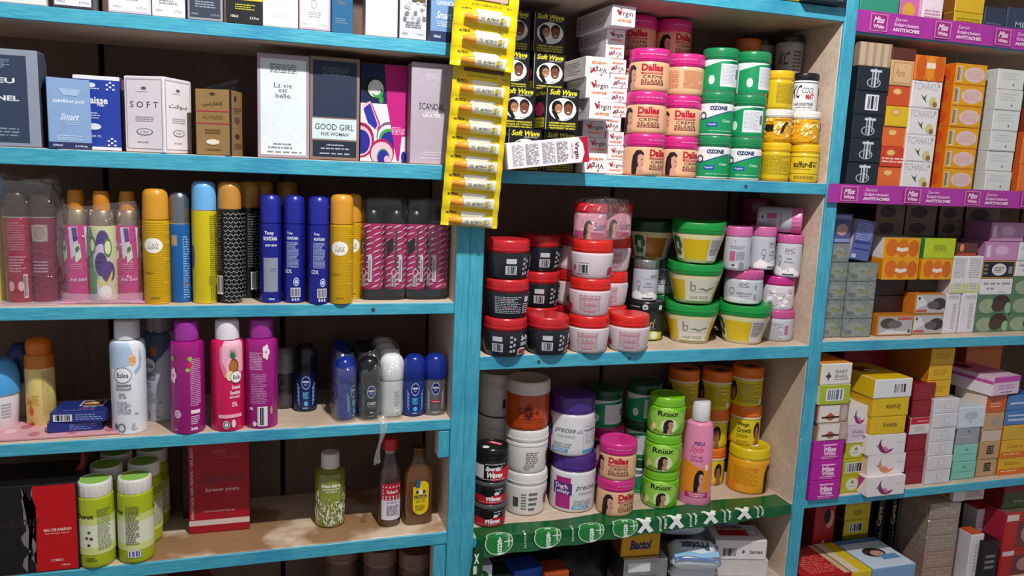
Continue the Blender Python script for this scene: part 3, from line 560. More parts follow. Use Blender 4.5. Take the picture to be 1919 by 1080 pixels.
plum = [('f', -35, 0.62, 40, 0.95, 12, '#b06a7c', 0.06), ('f', -30, 0.36, 40, 0.56, 6, '#c08a96', 0.1), ('e', -22, 0.2, 12, 0.06, '#d8a0a8'), ('e', 16, 0.2, 12, 0.06, '#d8a0a8'), ('r', 26, 0.06, 44, 0.34, '#d0b8bc'), ('b', 28, 0.08, 42, 0.32), ('r', 150, 0.72, 215, 0.92, '#8f8078'), ('o', 182, 0.82, 30, 0.1, 0.1, '#b8aca4'), ('f', 150, 0.35, 210, 0.5, 4, '#b890a0')]
plumcan = can(0.0192, 0.172, 0.24, '#9c1230', '#3a2a20', plum); plum2 = can(0.0192, 0.172, 0.24, '#7c1a40', '#3a2a20', plum)
stand(plumcan, 'spray_can', 'crimson spray can inside the clear bag', 38, 0.05, L3, 0, group='bagged spray cans')
stand(plum2, 'spray_can', 'plum spray can with grey square inside the clear bag', 84, 0.054, L3, 178, group='bagged spray cans')
sb = Spec(); sb.add('film', bag(0.1, 0.072, 0.192, 5, film('#ffffff', 0.05, 0.3, 1.0, 0.025, rough=0.14), 0.8, 0.004)); sb.add('bag_base', box_mesh('bag_base', 0.092, 0.075, 0.0012, film('#f2dfe6', 0.05, 0.3, 0.3, 0.5), bev=0.0004))
stand(sb, 'plastic_bag', 'crinkled clear bag around crimson and plum cans', 54, 0.048, L3-0.0001, 0, 'bag')
# body splash set in torn film
sp = []
for u0, dv in ((-75, 0.0), (-15, 0.2), (48, 0.05)):
    sp += [('p', [(u0-10, 0.98), (u0+26, 0.98), (u0+30, 0.66), (u0-2, 0.55)], '#d9c3dc'), ('p', [(u0+4, 0.97), (u0+24, 0.97), (u0+28, 0.8), (u0+10, 0.78)], '#49217c'), ('p', [(u0+14, 0.72), (u0+34, 0.76), (u0+40, 0.58), (u0+16, 0.5)], '#cfe0c8'), ('p', [(u0+16, 0.7), (u0+30, 0.74), (u0+34, 0.68), (u0+18, 0.63)], '#2f6a3a')]
splA = sp+[W('Body Splash', 8, 0.28, 70, 0.055, '#f0c6dc', s=0.4), ('f', -20, 0.42, 25, 0.5, 3, '#e58fb8')]
splB = [('p', [(-60, 0.02), (-20, 0.02), (-12, 0.6), (-40, 0.98), (-60, 0.98)], '#4c9a58'), ('e', 10, 0.75, 30, 0.2, '#49217c'), ('e', 2, 0.55, 36, 0.22, '#d8bfe0'), ('e', 0, 0.5, 26, 0.16, '#3c1a6c'), ('e', 30, 0.72, 18, 0.13, '#3a7a3a'), ('e', 30, 0.72, 13, 0.09, '#dfe6b8'), ('e', 30, 0.4, 30, 0.14, '#49217c'), ('p', [(-20, 0.3), (10, 0.2), (46, 0.42), (46, 0.34), (10, 0.1), (-20, 0.16)], '#e0c44a'), ('p', [(-20, 0.26), (10, 0.16), (40, 0.3), (40, 0.24), (10, 0.06), (-20, 0.1)], '#d8bfe0'), ('e', 14, 0.12, 26, 0.1, '#e8e6e0'), ('e', -34, 0.75, 16, 0.12, '#2f7a44'), ('e', -34, 0.75, 11, 0.08, '#d9e8a8')]
def splash(ops, body):
    s = Spec(); R0, H = 0.0195, 0.172; hb = 0.118
    pr = [(0, 0.002), (R0*0.86, 0), (R0*0.98, 0.002), (R0, 0.005), (R0, hb-0.006), (R0*0.96, hb-0.001), (R0*0.8, hb)]
    b = s.add('body', lathe('body', pr+[(0, hb)], M(body, 'gloss'))); s.round_print(ops, pr, R0, hb, b)
    s.add('collar', lathe('collar', [(0, hb), (R0*0.84, hb), (R0*0.86, hb+0.002), (R0*0.86, hb+0.022), (R0*0.8, hb+0.0235), (0, hb+0.0235)], M('#b8a48c', 'metal')))
    s.add('pump_cap', lathe('pump_cap', [(0, hb+0.0235), (R0*0.62, hb+0.0235), (R0*0.64, hb+0.026), (R0*0.6, hb+0.046), (R0*0.5, H-0.001), (0, H)], M('#c47f1a', 'plastic')))
    return s
A_, B_ = splash(splA, '#c0227a'), splash(splB, '#cfd2a0')
GS = 'body splash bottles in torn film'
stand(A_, 'splash_bottle', 'magenta splash bottle with gold cap, nearest the bagged cans', 148, 0.056, L3+0.0022, 0, 'bottle', GS)
stand(B_, 'splash_bottle', 'green and purple patterned splash bottle in the middle of the film pack', 195, 0.044, L3+0.0022, 0, 'bottle', GS)
stand(A_, 'splash_bottle', 'magenta splash bottle with gold cap beside the gold can', 243, 0.056, L3+0.0022, 0, 'bottle', GS)
stand(A_, 'splash_bottle', 'magenta splash bottle standing behind the film pack, only cap seen', 148, 0.105, L3, 0, 'bottle', GS)
sb = Spec(); sb.add('tray_card', box_mesh('tray_card', 0.121, 0.056, 0.002, M('#d59ac0'), bev=0.0004)); sb.add('film', bag(0.123, 0.06, 0.155, 11, film('#ffffff', 0.07, 0.34, 1.0, 0.035, rough=0.16), 0.86, -0.002, jit=0.06))
sb.add('film_hem', bag(0.124, 0.061, 0.016, 12, film('#f6d6e8', 0.08, 0.4, 0.4, 0.3), 1.0, jit=0.01, m=3))
stand(sb, 'film_pack', 'torn clear film wrapped around three splash bottles on pink card', 197, 0.05, L3+0.0001, 0, 'wrapping')
# ================================================================ row 4: deodorants
GD = 'deodorants on the fourth shelf'
def rollon(cap, body, ops=(), R=0.0205, H=0.112, clear=False, capf=0.4):
    s = Spec(); hb = H*(1-capf)
    pr = [(0, 0.0015), (R*0.7, 0.0005), (R*0.9, 0.001), (R*0.98, 0.004), (R, hb*0.2), (R*0.93, hb*0.62), (R*0.97, hb*0.92), (R*0.93, hb)]
    b = s.add('body', lathe('body', pr+[(0, hb)], film(body, 0.08, 0.4, 0.02, 0.55) if clear else M(body, 'gloss'), 36, asp=0.86))
    hc = H*capf
    s.add('cap', lathe('cap', [(0, hb), (R*0.98, hb), (R*1.01, hb+0.001), (R*1.01, hb+hc*0.45), (R*0.96, hb+hc*0.66), (R*0.82, hb+hc*0.84), (R*0.55, hb+hc*0.96), (R*0.25, H-0.0004), (0, H)], M(cap, 'gloss'), 36, asp=0.9))
    if ops: s.round_print(list(ops), pr, R, hb, b, asp=0.86)
    return s
def nv(line, c2, bars='#8fa4c4'):
    O = [('o', 0, 0.75, 22, 0.17, 0.1, '#c9d6ea'), ('e', 0, 0.75, 19.5, 0.15, '#13246a'), W('NIVEA', 0, 0.775, 30, 0.055, '#f2f5fa', b=0.04), W('MEN', 0, 0.7, 16, 0.04, '#9db0d8')]
    for sx in (-1, 1):
        for k in range(5): O.append(('p', [(sx*(30+k*0.5), 0.16+k*0.1), (sx*(42+k), 0.3+k*0.1), (sx*(42+k), 0.35+k*0.1), (sx*(30+k*0.5), 0.22+k*0.1)][::sx], bars))
    return O+line+[('f', -14, 0.08, 14, 0.13, 1, c2)]
dry = nv([W('DRY', 0, 0.46, 28, 0.11, '#5cc0ee', b=0.03), W('FRESH', 0, 0.37, 24, 0.06, '#5cc0ee'), ('e', 0, 0.22, 9, 0.065, '#59b6ea')], '#c4d6ee')
NB, NK = rollon('#142a86', '#14307c', dry), rollon('#17181e', '#131419', nv([W('DEEP', 2, 0.44, 42, 0.07, '#d0d0d4', b=0.02), ('f', -20, 0.34, 22, 0.38, 1, '#85858c'), W('48h', 0, 0.2, 18, 0.05, '#d0d0d4')], '#85858c', '#3a3a42'))
ND = rollon('#101322', '#152458', dry, 0.0212, 0.123, capf=0.42)
stand(ND, 'roll_on_deodorant', 'dark roll-on deodorant with navy label standing alone', 573, 0.098, L4, 0, 'deodorant', GD)
stand(NB, 'roll_on_deodorant', 'glossy blue roll-on deodorant next to the clear one', 776, 0.038, L4, 0, 'deodorant', GD)
NS = rollon('#142a86', '#6c6a70', nv([('r', -22, 0.36, 22, 0.43, '#b0283c'), ('f', -18, 0.38, 18, 0.41, 1, '#e8c8cc')], '#c4c4ca', '#a8a8b0'), 0.021, 0.112, True)
stand(NS, 'roll_on_deodorant', 'clear grey roll-on deodorant with blue cap against the post', 815, 0.038, L4, -4, 'deodorant', GD)
NW = rollon('#e6e8ea', '#c9cfcf', [('f', 8, 0.3, 34, 0.7, 8, '#8d9494', 0.2), ('r', 6, 0.08, 34, 0.26, '#dfe4e4'), ('b', 8, 0.09, 32, 0.25)], 0.0222, 0.113, False)
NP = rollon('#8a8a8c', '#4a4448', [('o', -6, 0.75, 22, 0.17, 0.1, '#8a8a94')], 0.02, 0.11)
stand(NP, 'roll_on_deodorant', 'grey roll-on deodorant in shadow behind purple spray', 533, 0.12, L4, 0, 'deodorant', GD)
def file_of(spec, n, px, Y0, dy, lab, rz, g):
    X = xat(px, Y0, L4+0.05)
    for i in range(n):
        w_ = ['first', 'second', 'third', 'fourth', 'fifth'][i]
        place(spec, 'roll_on_deodorant', f'{lab}, {w_} from the front of its file', 'deodorant', (X+0.001*(i % 2), Y0+dy*i, L4+0.0001), (0, 0, rz), g)
file_of(NB, 4, 647, 0.038, 0.041, 'blue roll-on deodorant turned sideways in film', 55, 'film wrapped blue roll-ons')
file_of(NK, 4, 692, 0.034, 0.041, 'black roll-on deodorant in film', 8, 'film wrapped black roll-ons')
file_of(NW, 4, 734, 0.042, 0.043, 'white capped roll-on deodorant in film', 0, 'film wrapped white roll-ons')
for px, nm, sd in ((647, 'clear film stretched around the file of blue roll-ons', 21), (692, 'clear film stretched around the file of black roll-ons', 22), (734, 'clear film stretched around the file of white roll-ons', 23)):
    s = Spec(); s.add('film', bag(0.0465, 0.182, 0.118, sd, film('#ffffff', 0.03, 0.38, 0.7, 0.035), 0.7, jit=0.025, sq=4))
    if sd == 22:
        V = []; 
        for i in range(9):
            t = i/8; V += [(0.012-0.004*t+0.004*math.sin(t*5), -0.0935-0.016*min(1, t*7), 0.01-0.085*t), (0.026-0.012*t+0.003*math.sin(t*7), -0.0945-0.017*min(1, t*7), 0.012-0.082*t)]
        F = [(2*i, 2*i+1, 2*i+3, 2*i+2) for i in range(8)]
        s.add('torn_tail', to_mesh('torn_tail', V, F, [film('#ffffff', 0.12, 0.5, 1.0, 0.14)], smooth=True))
    place(s, 'film_sleeve', nm, 'wrapping', (xat(px, 0.1, L4+0.05) if 0 else xat(px, 0.038, L4+0.05), 0.1025, L4), (0, 0, 0), 'film sleeves around roll-ons')
def deo(body, cap, ops, R=0.0264, H=0.1845, cs='plastic'): return can(R, H, 0.175, body, cap, ops, surf='gloss', capr=0.72, dome=0.18, shoulder=0.55, capsurf=cs, base=cap)
bal = [('p', [(-60, 0.98), (8, 0.98), (22, 0.86), (10, 0.75), (-20, 0.7), (-60, 0.72)], '#b4cbe6'), ('p', [(44, 0.92), (52, 0.8), (46, 0.7), (28, 0.64), (24, 0.68), (40, 0.74)], '#9dbbe0'), ('e', 18, 0.8, 13, 0.06, '#eac28a'), ('f', 9, 0.77, 27, 0.83, 3, '#c88a4a', 0.3), ('e', -14, 0.64, 29, 0.085, '#556070'), ('e', -14, 0.64, 27, 0.078, '#f2f4f7'), W('Balea', -14, 0.64, 38, 0.06, '#2c3440', b=0.01), W('Sensitive', -12, 0.535, 48, 0.04, '#4a5260', b=0.015), W('DEODORANT', -12, 0.49, 50, 0.03, '#4a5260', b=0.015), W('0%', -16, 0.42, 24, 0.06, '#5a6270', b=0), ('f', -36, 0.22, 10, 0.36, 7, '#9aa2ae', 0.14), W('24h', 26, 0.22, 13, 0.022, '#7a8290'), ('o', -22, 0.07, 13, 0.05, 0.25, '#5a6270'), ('e', -42, 0.08, 6, 0.035, '#5a6270'), W('Vegan', 18, 0.055, 19, 0.03, '#7a8290', s=0.3), ('e', 16, 0.1, 5, 0.02, '#aab2be')]
stand(deo('#e9eef4', '#d9dbe2', bal), 'deodorant_spray', 'white deodorant spray with pale blue swirl and white cap', 243, 0.04, L4, 4, 'deodorant', GD)
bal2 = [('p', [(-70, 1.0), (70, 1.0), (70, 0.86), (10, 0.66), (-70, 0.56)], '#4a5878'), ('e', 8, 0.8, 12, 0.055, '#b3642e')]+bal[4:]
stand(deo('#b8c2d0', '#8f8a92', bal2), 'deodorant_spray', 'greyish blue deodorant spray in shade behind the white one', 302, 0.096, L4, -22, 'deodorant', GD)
def blossom(u, v, s, c1='#f0d0e2', c2='#e06a98'): return [('e', u+s*math.cos(k*1.257)*0.8, v+s*0.0062*math.sin(k*1.257)*0.9, s*0.62, s*0.0042, c1) for k in range(5)]+[('e', u, v, s*0.3, s*0.002, c2)]
pur = [('f', 14, 0.3, 52, 0.82, 26, '#d9a0cc', 0.08), ('e', 14, 0.82, 8, 0.025, '#8fc04a'), ('e', 6, 0.7, 7, 0.022, '#a0c454'), ('e', 12, 0.75, 8, 0.03, '#d0283c'), ('r', 14, 0.22, 46, 0.26, '#efe0ea'), ('f', 14, 0.1, 44, 0.2, 5, '#e8c4de', 0.12), W('24h', 24, 0.055, 24, 0.035, '#f2e2ee', b=0.04), ('e', -30, 0.22, 12, 0.045, '#d79ac6'), ('o', -30, 0.22, 12, 0.045, 0.15, '#f0d8ea')]+blossom(-44, 0.64, 9)+[('e', -46, 0.82, 8, 0.03, '#7fa860'), W('150', -36, 0.05, 12, 0.02, '#e8c4de')]
purp = [('f', -42, 0.66, 2, 0.86, 11, '#e2b0d4', 0.1), ('f', -40, 0.28, 18, 0.62, 18, '#c887b8', 0.08), ('r', -14, 0.03, 20, 0.25, '#f0edf2'), ('b', -12, 0.04, 18, 0.24), ('p', [(-34, 0.055), (-25, 0.09), (-16, 0.055), (-25, 0.02)], '#f0dcea'), ('r', -44, 0.21, -30, 0.24, '#ecc8e0')]+blossom(16, 0.86, 9, '#f4e0ea')+[('e', 34, 0.2, 5, 0.05, '#9aa860')]
stand(deo('#9c1878', '#9a2c96', pur), 'deodorant_spray', 'purple deodorant spray with leaves and red flower print', 353, 0.024, L4, 0, 'deodorant', GD)
stand(deo('#a01c7c', '#9a2c96', purp), 'deodorant_spray', 'purple deodorant spray with blossom and barcode', 491, 0.03, L4, 0, 'deodorant', GD)
pin = [('p', [(-10, 0.99), (62, 0.99), (62, 0.66), (16, 0.58), (-14, 0.68), (-26, 0.84)], '#f2b4c8'), ('p', [(-26, 0.9), (-18, 0.96), (-16, 0.78), (6, 0.62), (22, 0.58), (-8, 0.6), (-24, 0.74)], '#e87aa0')]
for k in range(9): a = -1.15+k*0.29; pin.append(('p', [(20-3, 0.8), (20+3, 0.8), (20+20*math.sin(a), 0.8+0.13*math.cos(a))], ['#2f6a4a', '#4a8a5c', '#1f5038'][k % 3], 'pineapple_print'))
pin += [('e', 24, 0.72, 16, 0.085, '#8a4a1c', 'pineapple_print'), ('e', 22, 0.72, 12, 0.065, '#b5702c', 'pineapple_print'), ('e', 10, 0.62, 13, 0.055, '#f0dca0', 'pineapple_print'), ('e', 32, 0.6, 21, 0.07, '#4a4048'), ('e', 32, 0.6, 19.5, 0.063, '#f4eef0'), W('Balea', 34, 0.6, 28, 0.05, '#2a2430'), W('Sensual', 30, 0.49, 30, 0.045, '#fbe6ee', b=0.03), W('Sunshine', 27, 0.43, 36, 0.045, '#fbe6ee', b=0.03), W('DEODORANT', 26, 0.38, 36, 0.028, '#fbe6ee', b=0.02), W('0%', 24, 0.3, 18, 0.055, '#fbe6ee'), ('r', -30, 0.15, 50, 0.19, '#f2a8c4'), ('e', -4, 0.075, 11, 0.045, '#d8e6e4'), ('o', -4, 0.075, 9, 0.037, 0.35, '#2a5a60'), ('e', 20, 0.085, 7, 0.045, '#e8d8dc')]
stand(deo('#d81a5c', '#e4e2e8', pin), 'deodorant_spray', 'hot pink deodorant spray with pineapple print and white cap', 428, 0.026, L4, 0, 'deodorant', GD)
# yellow bottle, capped lotions, flat boxes
s = Spec(); R0 = 0.0215
pr = [(0, 0.001), (R0*0.9, 0), (R0, 0.003), (R0, 0.093), (R0*0.96, 0.098)]
b = s.add('body', lathe('body', pr+[(0, 0.098)], M('#e6cf7c', 'plastic'))); s.round_print([('f', 20, 0.2, 56, 0.95, 20, '#b8a468', 0.2), ('e', -26, 0.28, 10, 0.08, '#d2542a'), ('e', -34, 0.42, 12, 0.06, '#c8862a'), ('e', -24, 0.06, 8, 0.03, '#c23a1a'), ('f', -20, 0.38, 8, 0.56, 5, '#c8a03c', 0.2)], pr, R0, 0.098, b)
s.add('collar', lathe('collar', [(0, 0.097), (R0*0.99, 0.097), (R0, 0.099), (R0*0.99, 0.115), (R0*0.86, 0.119), (0, 0.119)], M('#cf7416', 'plastic')))
s.add('ball_cap', lathe('ball_cap', [(0, 0.118), (R0*0.8, 0.119), (R0*0.88, 0.128), (R0*0.86, 0.136), (R0*0.72, 0.142), (R0*0.4, 0.1455), (0, 0.1465)], M('#d46e18', 'gloss')))
stand(s, 'lotion_bottle', 'pale yellow bottle with round orange cap', 77, 0.092, L4, 0, 'bottle', 'small bottles on the fourth shelf')
def domed(px, Y, cap, body, lab, R0, H, hc):
    s = Spec(); hb = H-hc
    pr = [(0, 0.001), (R0*0.72, 0), (R0*0.8, 0.003), (R0*0.92, hb-0.004), (R0*0.9, hb)]
    b = s.add('body', lathe('body', pr+[(0, hb)], M(body, 'plastic'))); s.round_print([('f', 20, 0.3, 50, 0.7, 5, '#9aa0aa')], pr, R0, hb, b)
    s.add('cap', lathe('cap', [(0, hb-0.006), (R0*0.98, hb-0.006), (R0, hb-0.003), (R0*0.97, hb+hc*0.45), (R0*0.85, hb+hc*0.75), (R0*0.55, hb+hc*0.95), (0, H)], M(cap, 'plastic')))
    stand(s, 'lotion_bottle', lab, px, Y, L4, 0, 'bottle', 'small bottles on the fourth shelf')
domed(-1, 0.088, '#4da4e0', '#e6e2e6', 'white bottle with big sky blue domed cap', 0.031, 0.114, 0.05)
domed(44, 0.15, '#1c3a7c', '#cfc8c8', 'white bottle with dark blue cap in shadow', 0.024, 0.125, 0.06)
X0 = xat(105, 0.05, L4)
s = carton(0.2, 0.085, 0.0035, '#c98a98', '#b87a88', '#d9a3ac', tops=[('e', 0.1+0.09*i, 0.2+0.23*(i % 3), 0.04, 0.12, ['#c07684', '#ecc4c8', '#b86a78'][i % 3]) for i in range(10)], flap='none')
place(s, 'flat_packet', 'flat pink floral packet lying on the shelf under blue boxes', 'packet', (xat(110, 0.06, L4)-0.002, 0.056, L4), (0, 0, 2))
s = carton(0.077, 0.062, 0.0165, '#22307e', '#1a2664', '#1c2a72', ops=[('f', 0.4, 0.15, 0.9, 0.8, 3, '#6f7cc0')], flap='front'); z = L4+0.0036
place(s, 'soap_box', 'navy blue flat box, lower of the two on pink packet', 'box', (xat(147, 0.06, z), 0.062, z), (0, 0, 3), 'two navy flat boxes')
s = carton(0.08, 0.062, 0.0165, '#24327f', '#1c2868', '#222f7a', ops=[('r', 0.06, 0.12, 0.4, 0.8, '#d8dbe6'), ('b', 0.09, 0.18, 0.37, 0.74), ('f', 0.46, 0.2, 0.95, 0.85, 3, '#8f9ad4')], tops=[('r', 0.42, 0.5, 0.86, 0.96, '#dcd6d0'), ('r', 0.445, 0.53, 0.835, 0.93, '#4a3420'), ('e', 0.62, 0.72, 0.16, 0.1, '#c89a5c'), ('e', 0.68, 0.8, 0.08, 0.06, '#e6d3a0'), W('Body', 0.64, 0.4, 0.25, 0.08, '#e4e6f2', s=0.4), W('Secret', 0.62, 0.27, 0.34, 0.09, '#b0507c', s=0.4), ('f', 0.2, 0.1, 0.8, 0.18, 1, '#7f8ac8')], flap='front')
place(s, 'soap_box', 'navy blue flat box with picture on top, upper of the two', 'box', (xat(157, 0.056, z+0.02), 0.058, z+0.0166), (0, 0, -4), 'two navy flat boxes')
# ================================================================ row 5: boxes and bottles
jag = [(-0.058+0.003*math.sin(i*2.1)+0.002*math.sin(i*5.3), i/14*0.146) for i in range(15)]
s = Spec(); WT, HT = 0.17, 0.146
b = s.add('body', box_mesh('body', WT, 0.1, HT, M('#0f0e11'), M('#14090c'), M('#100f12')))
fr = lambda U: U/WT+0.5
edge = [0.63+0.018*math.sin(i*2.3)+0.012*math.sin(i*4.9+1) for i in range(13)]
s.face_print([('p', [(0.985, 0.01), (0.985, 0.985)]+[(edge[12-i], 0.985-0.975*i/12) for i in range(13)], '#c00f16', 'red_card'),
              ('p', [(edge[i], 0.01+0.975*(i/12)) for i in range(13)][::-1]+[(edge[12-i]-0.075-0.02*math.sin(i*1.7), 0.985-0.975*(12-i)/12) for i in range(12, -1, -1)], '#7d7371', 'torn_paper'),
              W('EAU DE PARFUM', 0.825, 0.475, 0.225, 0.034, '#f2dedc', b=0.02), W('Vaporisateur naturel', 0.82, 0.435, 0.2, 0.02, '#f0c8c8'), W('CYBELE', 0.81, 0.125, 0.1, 0.026, '#f0d8d6'), W('100ml', 0.88, 0.065, 0.07, 0.02, '#f0d8d6'), W('Sublime', 0.5, 0.6, 0.34, 0.13, '#2e2426', s=0.4, b=0)], 'F', WT, 0.1, HT, b)
s.add('torn_corner', slab('torn_corner', [(0.072, 0.146), (0.085, 0.146), (0.0875, 0.168), (0.083, 0.18), (0.081, 0.158)], 0.03, M('#8a1a26')), b)
place(s, 'perfume_box', 'torn black and red perfume box on the bottom shelf', 'box', (xat(148, 0.0, L5+0.06)-WT/2, 0.052, L5), (0, 0, 0))
gre = [('p', [(-180, 0.3), (180, 0.3), (180, 0.62), (-180, 0.62)], '#dfe2c8'), ('p', [(-180, 0.62), (180, 0.62), (180, 0.72), (-180, 0.72)], '#c9d67c'), ('p', [(-180, 0.2), (180, 0.2), (180, 0.3), (-180, 0.3)], '#cfd98a'), W('Dorot', -40, 0.74, 58, 0.07, '#2c3410', b=0.03), ('f', 0, 0.25, 44, 0.84, 24, '#6f7850', 0.1), ('e', -26, 0.52, 5, 0.02, '#3a6a20'), ('e', -34, 0.44, 5, 0.02, '#7a2a20'), ('e', -20, 0.43, 5, 0.02, '#2a4a1c'), ('e', -28, 0.34, 5, 0.018, '#4a2a1c'), ('f', -40, 0.1, -4, 0.17, 2, '#5a6428'),
       W('Dorot', 150, 0.74, 56, 0.07, '#2c3410', b=0.03), ('r', 192, 0.1, 232, 0.2, '#dfe2e8'), ('b', 195, 0.11, 229, 0.19, '#4a4a9c'), ('f', 188, 0.28, 230, 0.84, 22, '#6f7850', 0.12)]
green = jar(0.0272, 0.142, 0.0225, '#a9b81c', '#e2e0d8', gre, lidr=0.94, waist=0.985, rib=0.0006, tops=[('e', 0, 0.0, 0.8, 0.8, '#8fc258')], neck=0.82)
GG = 'green powder bottles on the bottom shelf'
for px, Y, rz, lb in ((182, 0.022, 14, 'green powder bottle at the shelf edge beside torn red box'), (256, 0.024, 148, 'green powder bottle with barcode at the shelf edge'), (203, 0.084, 40, 'green powder bottle in second row behind the first'), (273, 0.088, 30, 'green powder bottle in second row behind the barcode one'), (222, 0.142, 60, 'green powder bottle in dark third row, nearer the torn box'), (288, 0.15, 20, 'green powder bottle in dark third row, nearer the red box')):
    stand(green, 'powder_bottle', lb, px, Y, L5, rz, 'bottle', GG)
capo = [('r', 0.0, 0.085, 1, 0.145, '#d9c4c0'), W('Caprece', 0.56, 0.6, 0.72, 0.13, '#5a3a4c', s=0.35, b=0.0), W('forever yours', 0.55, 0.475, 0.56, 0.055, '#e6cccc', b=0.01), W('VAPORISATEUR', 0.5, 0.24, 0.52, 0.02, '#e6a8ac'), W('PONGO PACK 100ML PERFUME + 50ML BODY', 0.06, 0.56, 0.045, 0.8, '#e6c4c4', r=90, b=0.02), ('r', 0.4, 0.88, 0.62, 0.93, '#b8404c'), ('f', 0.4, 0.82, 0.85, 0.88, 2, '#b8404c')]
put_box(('#a30f22', '#7c0a18', '#6a0a16'), 'perfume_box', 'tall red gift box with script title on the bottom shelf', 354, 468, L5, 0.166, 0.086, 0.06, flap='top', group='red perfume gift boxes', ops=capo)
put_box(('#3a1418', '#2a0c10'), 'perfume_box', 'dark red gift box in shadow just behind the tall red one', 342, 400, L5, 0.164, 0.152, 0.055, flap='top', group='red perfume gift boxes', ops=[W('PONGO PACK 100ML', 0.12, 0.56, 0.06, 0.6, '#7a4a4c', r=90)])  # shadow painted in: same gift box with card and lettering darkened
# cologne
s = Spec(); R0 = 0.0272; H0 = 0.106
pr = [(0, 0.001), (R0*0.9, 0), (R0, 0.004), (R0, H0-0.012), (R0*0.96, H0-0.005), (R0*0.8, H0-0.001), (R0*0.5, H0), (R0*0.5, H0+0.004)]
b = s.add('body', lathe('body', pr+[(0, H0+0.004)], film('#c8d05a', 0.05, 0.35, 0.02, 0.25), 40))
s.add('liquid', lathe('liquid', [(0, 0.002), (R0*0.95, 0.002), (R0*0.95, H0-0.02), (0, H0-0.02)], M('#a3ad3a', 'gloss'), 36), b)
fl_ = []; rr = random.Random(8)
for i in range(90):
    u = rr.uniform(-62, 62); v = rr.uniform(0.05, 0.5) if abs(u) < 50 else rr.uniform(0.1, 0.7); a = rr.uniform(0, 6.28); l = rr.uniform(7, 15)
    fl_.append(('p', [(u, v), (u+l*math.cos(a)+3*math.sin(a), v+0.011*l*math.sin(a)*0.5+0.012), (u+1.7*l*math.cos(a), v+0.011*1.2*l*math.sin(a)), (u+l*math.cos(a)-3*math.sin(a), v+0.011*l*math.sin(a)*0.5-0.012)], '#dfe4da', 'floral_print'))
s.round_print([W('bien-être', 0, 0.765, 74, 0.07, '#eef0e8', b=0.03), W('EAU DE COLOGNE', 0, 0.7, 66, 0.032, '#eef0e8', b=0.02), W('NATURELLE', 0, 0.655, 44, 0.026, '#eef0e8', b=0.02)]+fl_, pr, R0, H0, b)
s.add('cap', lathe('cap', [(0, H0+0.002), (R0*0.58, H0+0.002), (R0*0.62, H0+0.004), (R0*0.6, H0+0.028), (R0*0.56, H0+0.03), (0, H0+0.0305)], M('#dedcd8', 'plastic'), 40))
stand(s, 'cologne_bottle', 'clear yellowish green cologne bottle with white cap', 619, 0.084, L5, 0, 'bottle')
# hot sauce
s = Spec(); R0 = 0.0208
pr = [(0, 0.001), (R0*0.9, 0), (R0, 0.004), (R0, 0.088), (R0*0.97, 0.1), (R0*0.82, 0.118), (R0*0.62, 0.132), (R0*0.5, 0.14), (R0*0.48, 0.146)]
b = s.add('body', lathe('body', pr+[(0, 0.146)], film('#5a3c3e', 0.05, 0.3, 0.02, 0.4)))
s.add('sauce', lathe('sauce', [(0, 0.002), (R0*0.94, 0.002), (R0*0.94, 0.086), (R0*0.75, 0.11), (0, 0.11)], M('#5c2a28', 'gloss')), b)
st = [('r', -50, 0.36, 62, 0.58, '#b02238'), ('r', -50, 0.1, 62, 0.36, '#d9d4dc')]
for r_ in (0.535, 0.41, 0.38):
    for k in range(6): st.append(('star', -40+k*17, r_, 6, 0.016, 5, 0.45, '#f0d6da'))
st += [('star', -40, 0.49, 6, 0.016, 5, 0.45, '#f0d6da'), ('star', -40, 0.45, 6, 0.016, 5, 0.45, '#f0d6da'), W("Robert's", 8, 0.475, 56, 0.05, '#f4e2e4', b=0.02), W('HOT LIME CHILI', 5, 0.335, 50, 0.02, '#4a3a40'), ('f', -20, 0.16, 40, 0.3, 6, '#8a8490', 0.14)]
s.round_print(st, pr, R0, 0.146, b)
s.add('neck_seal', lathe('neck_seal', [(R0*0.52, 0.138), (R0*0.55, 0.14), (R0*0.53, 0.146), (R0*0.5, 0.146)], M('#b8a890', 'metal')))
s.add('cap', lathe('cap', [(0, 0.145), (R0*0.66, 0.145), (R0*0.68, 0.147), (R0*0.66, 0.163), (R0*0.6, 0.165), (0, 0.1655)], M('#c3202a', 'plastic'), 40, rib=0.0004, ribn=1, zrib=(0.1469, 0.1635)))
stand(s, 'sauce_bottle', 'slim hot sauce bottle with red cap and starred label', 730, 0.058, L5, 0, 'bottle')
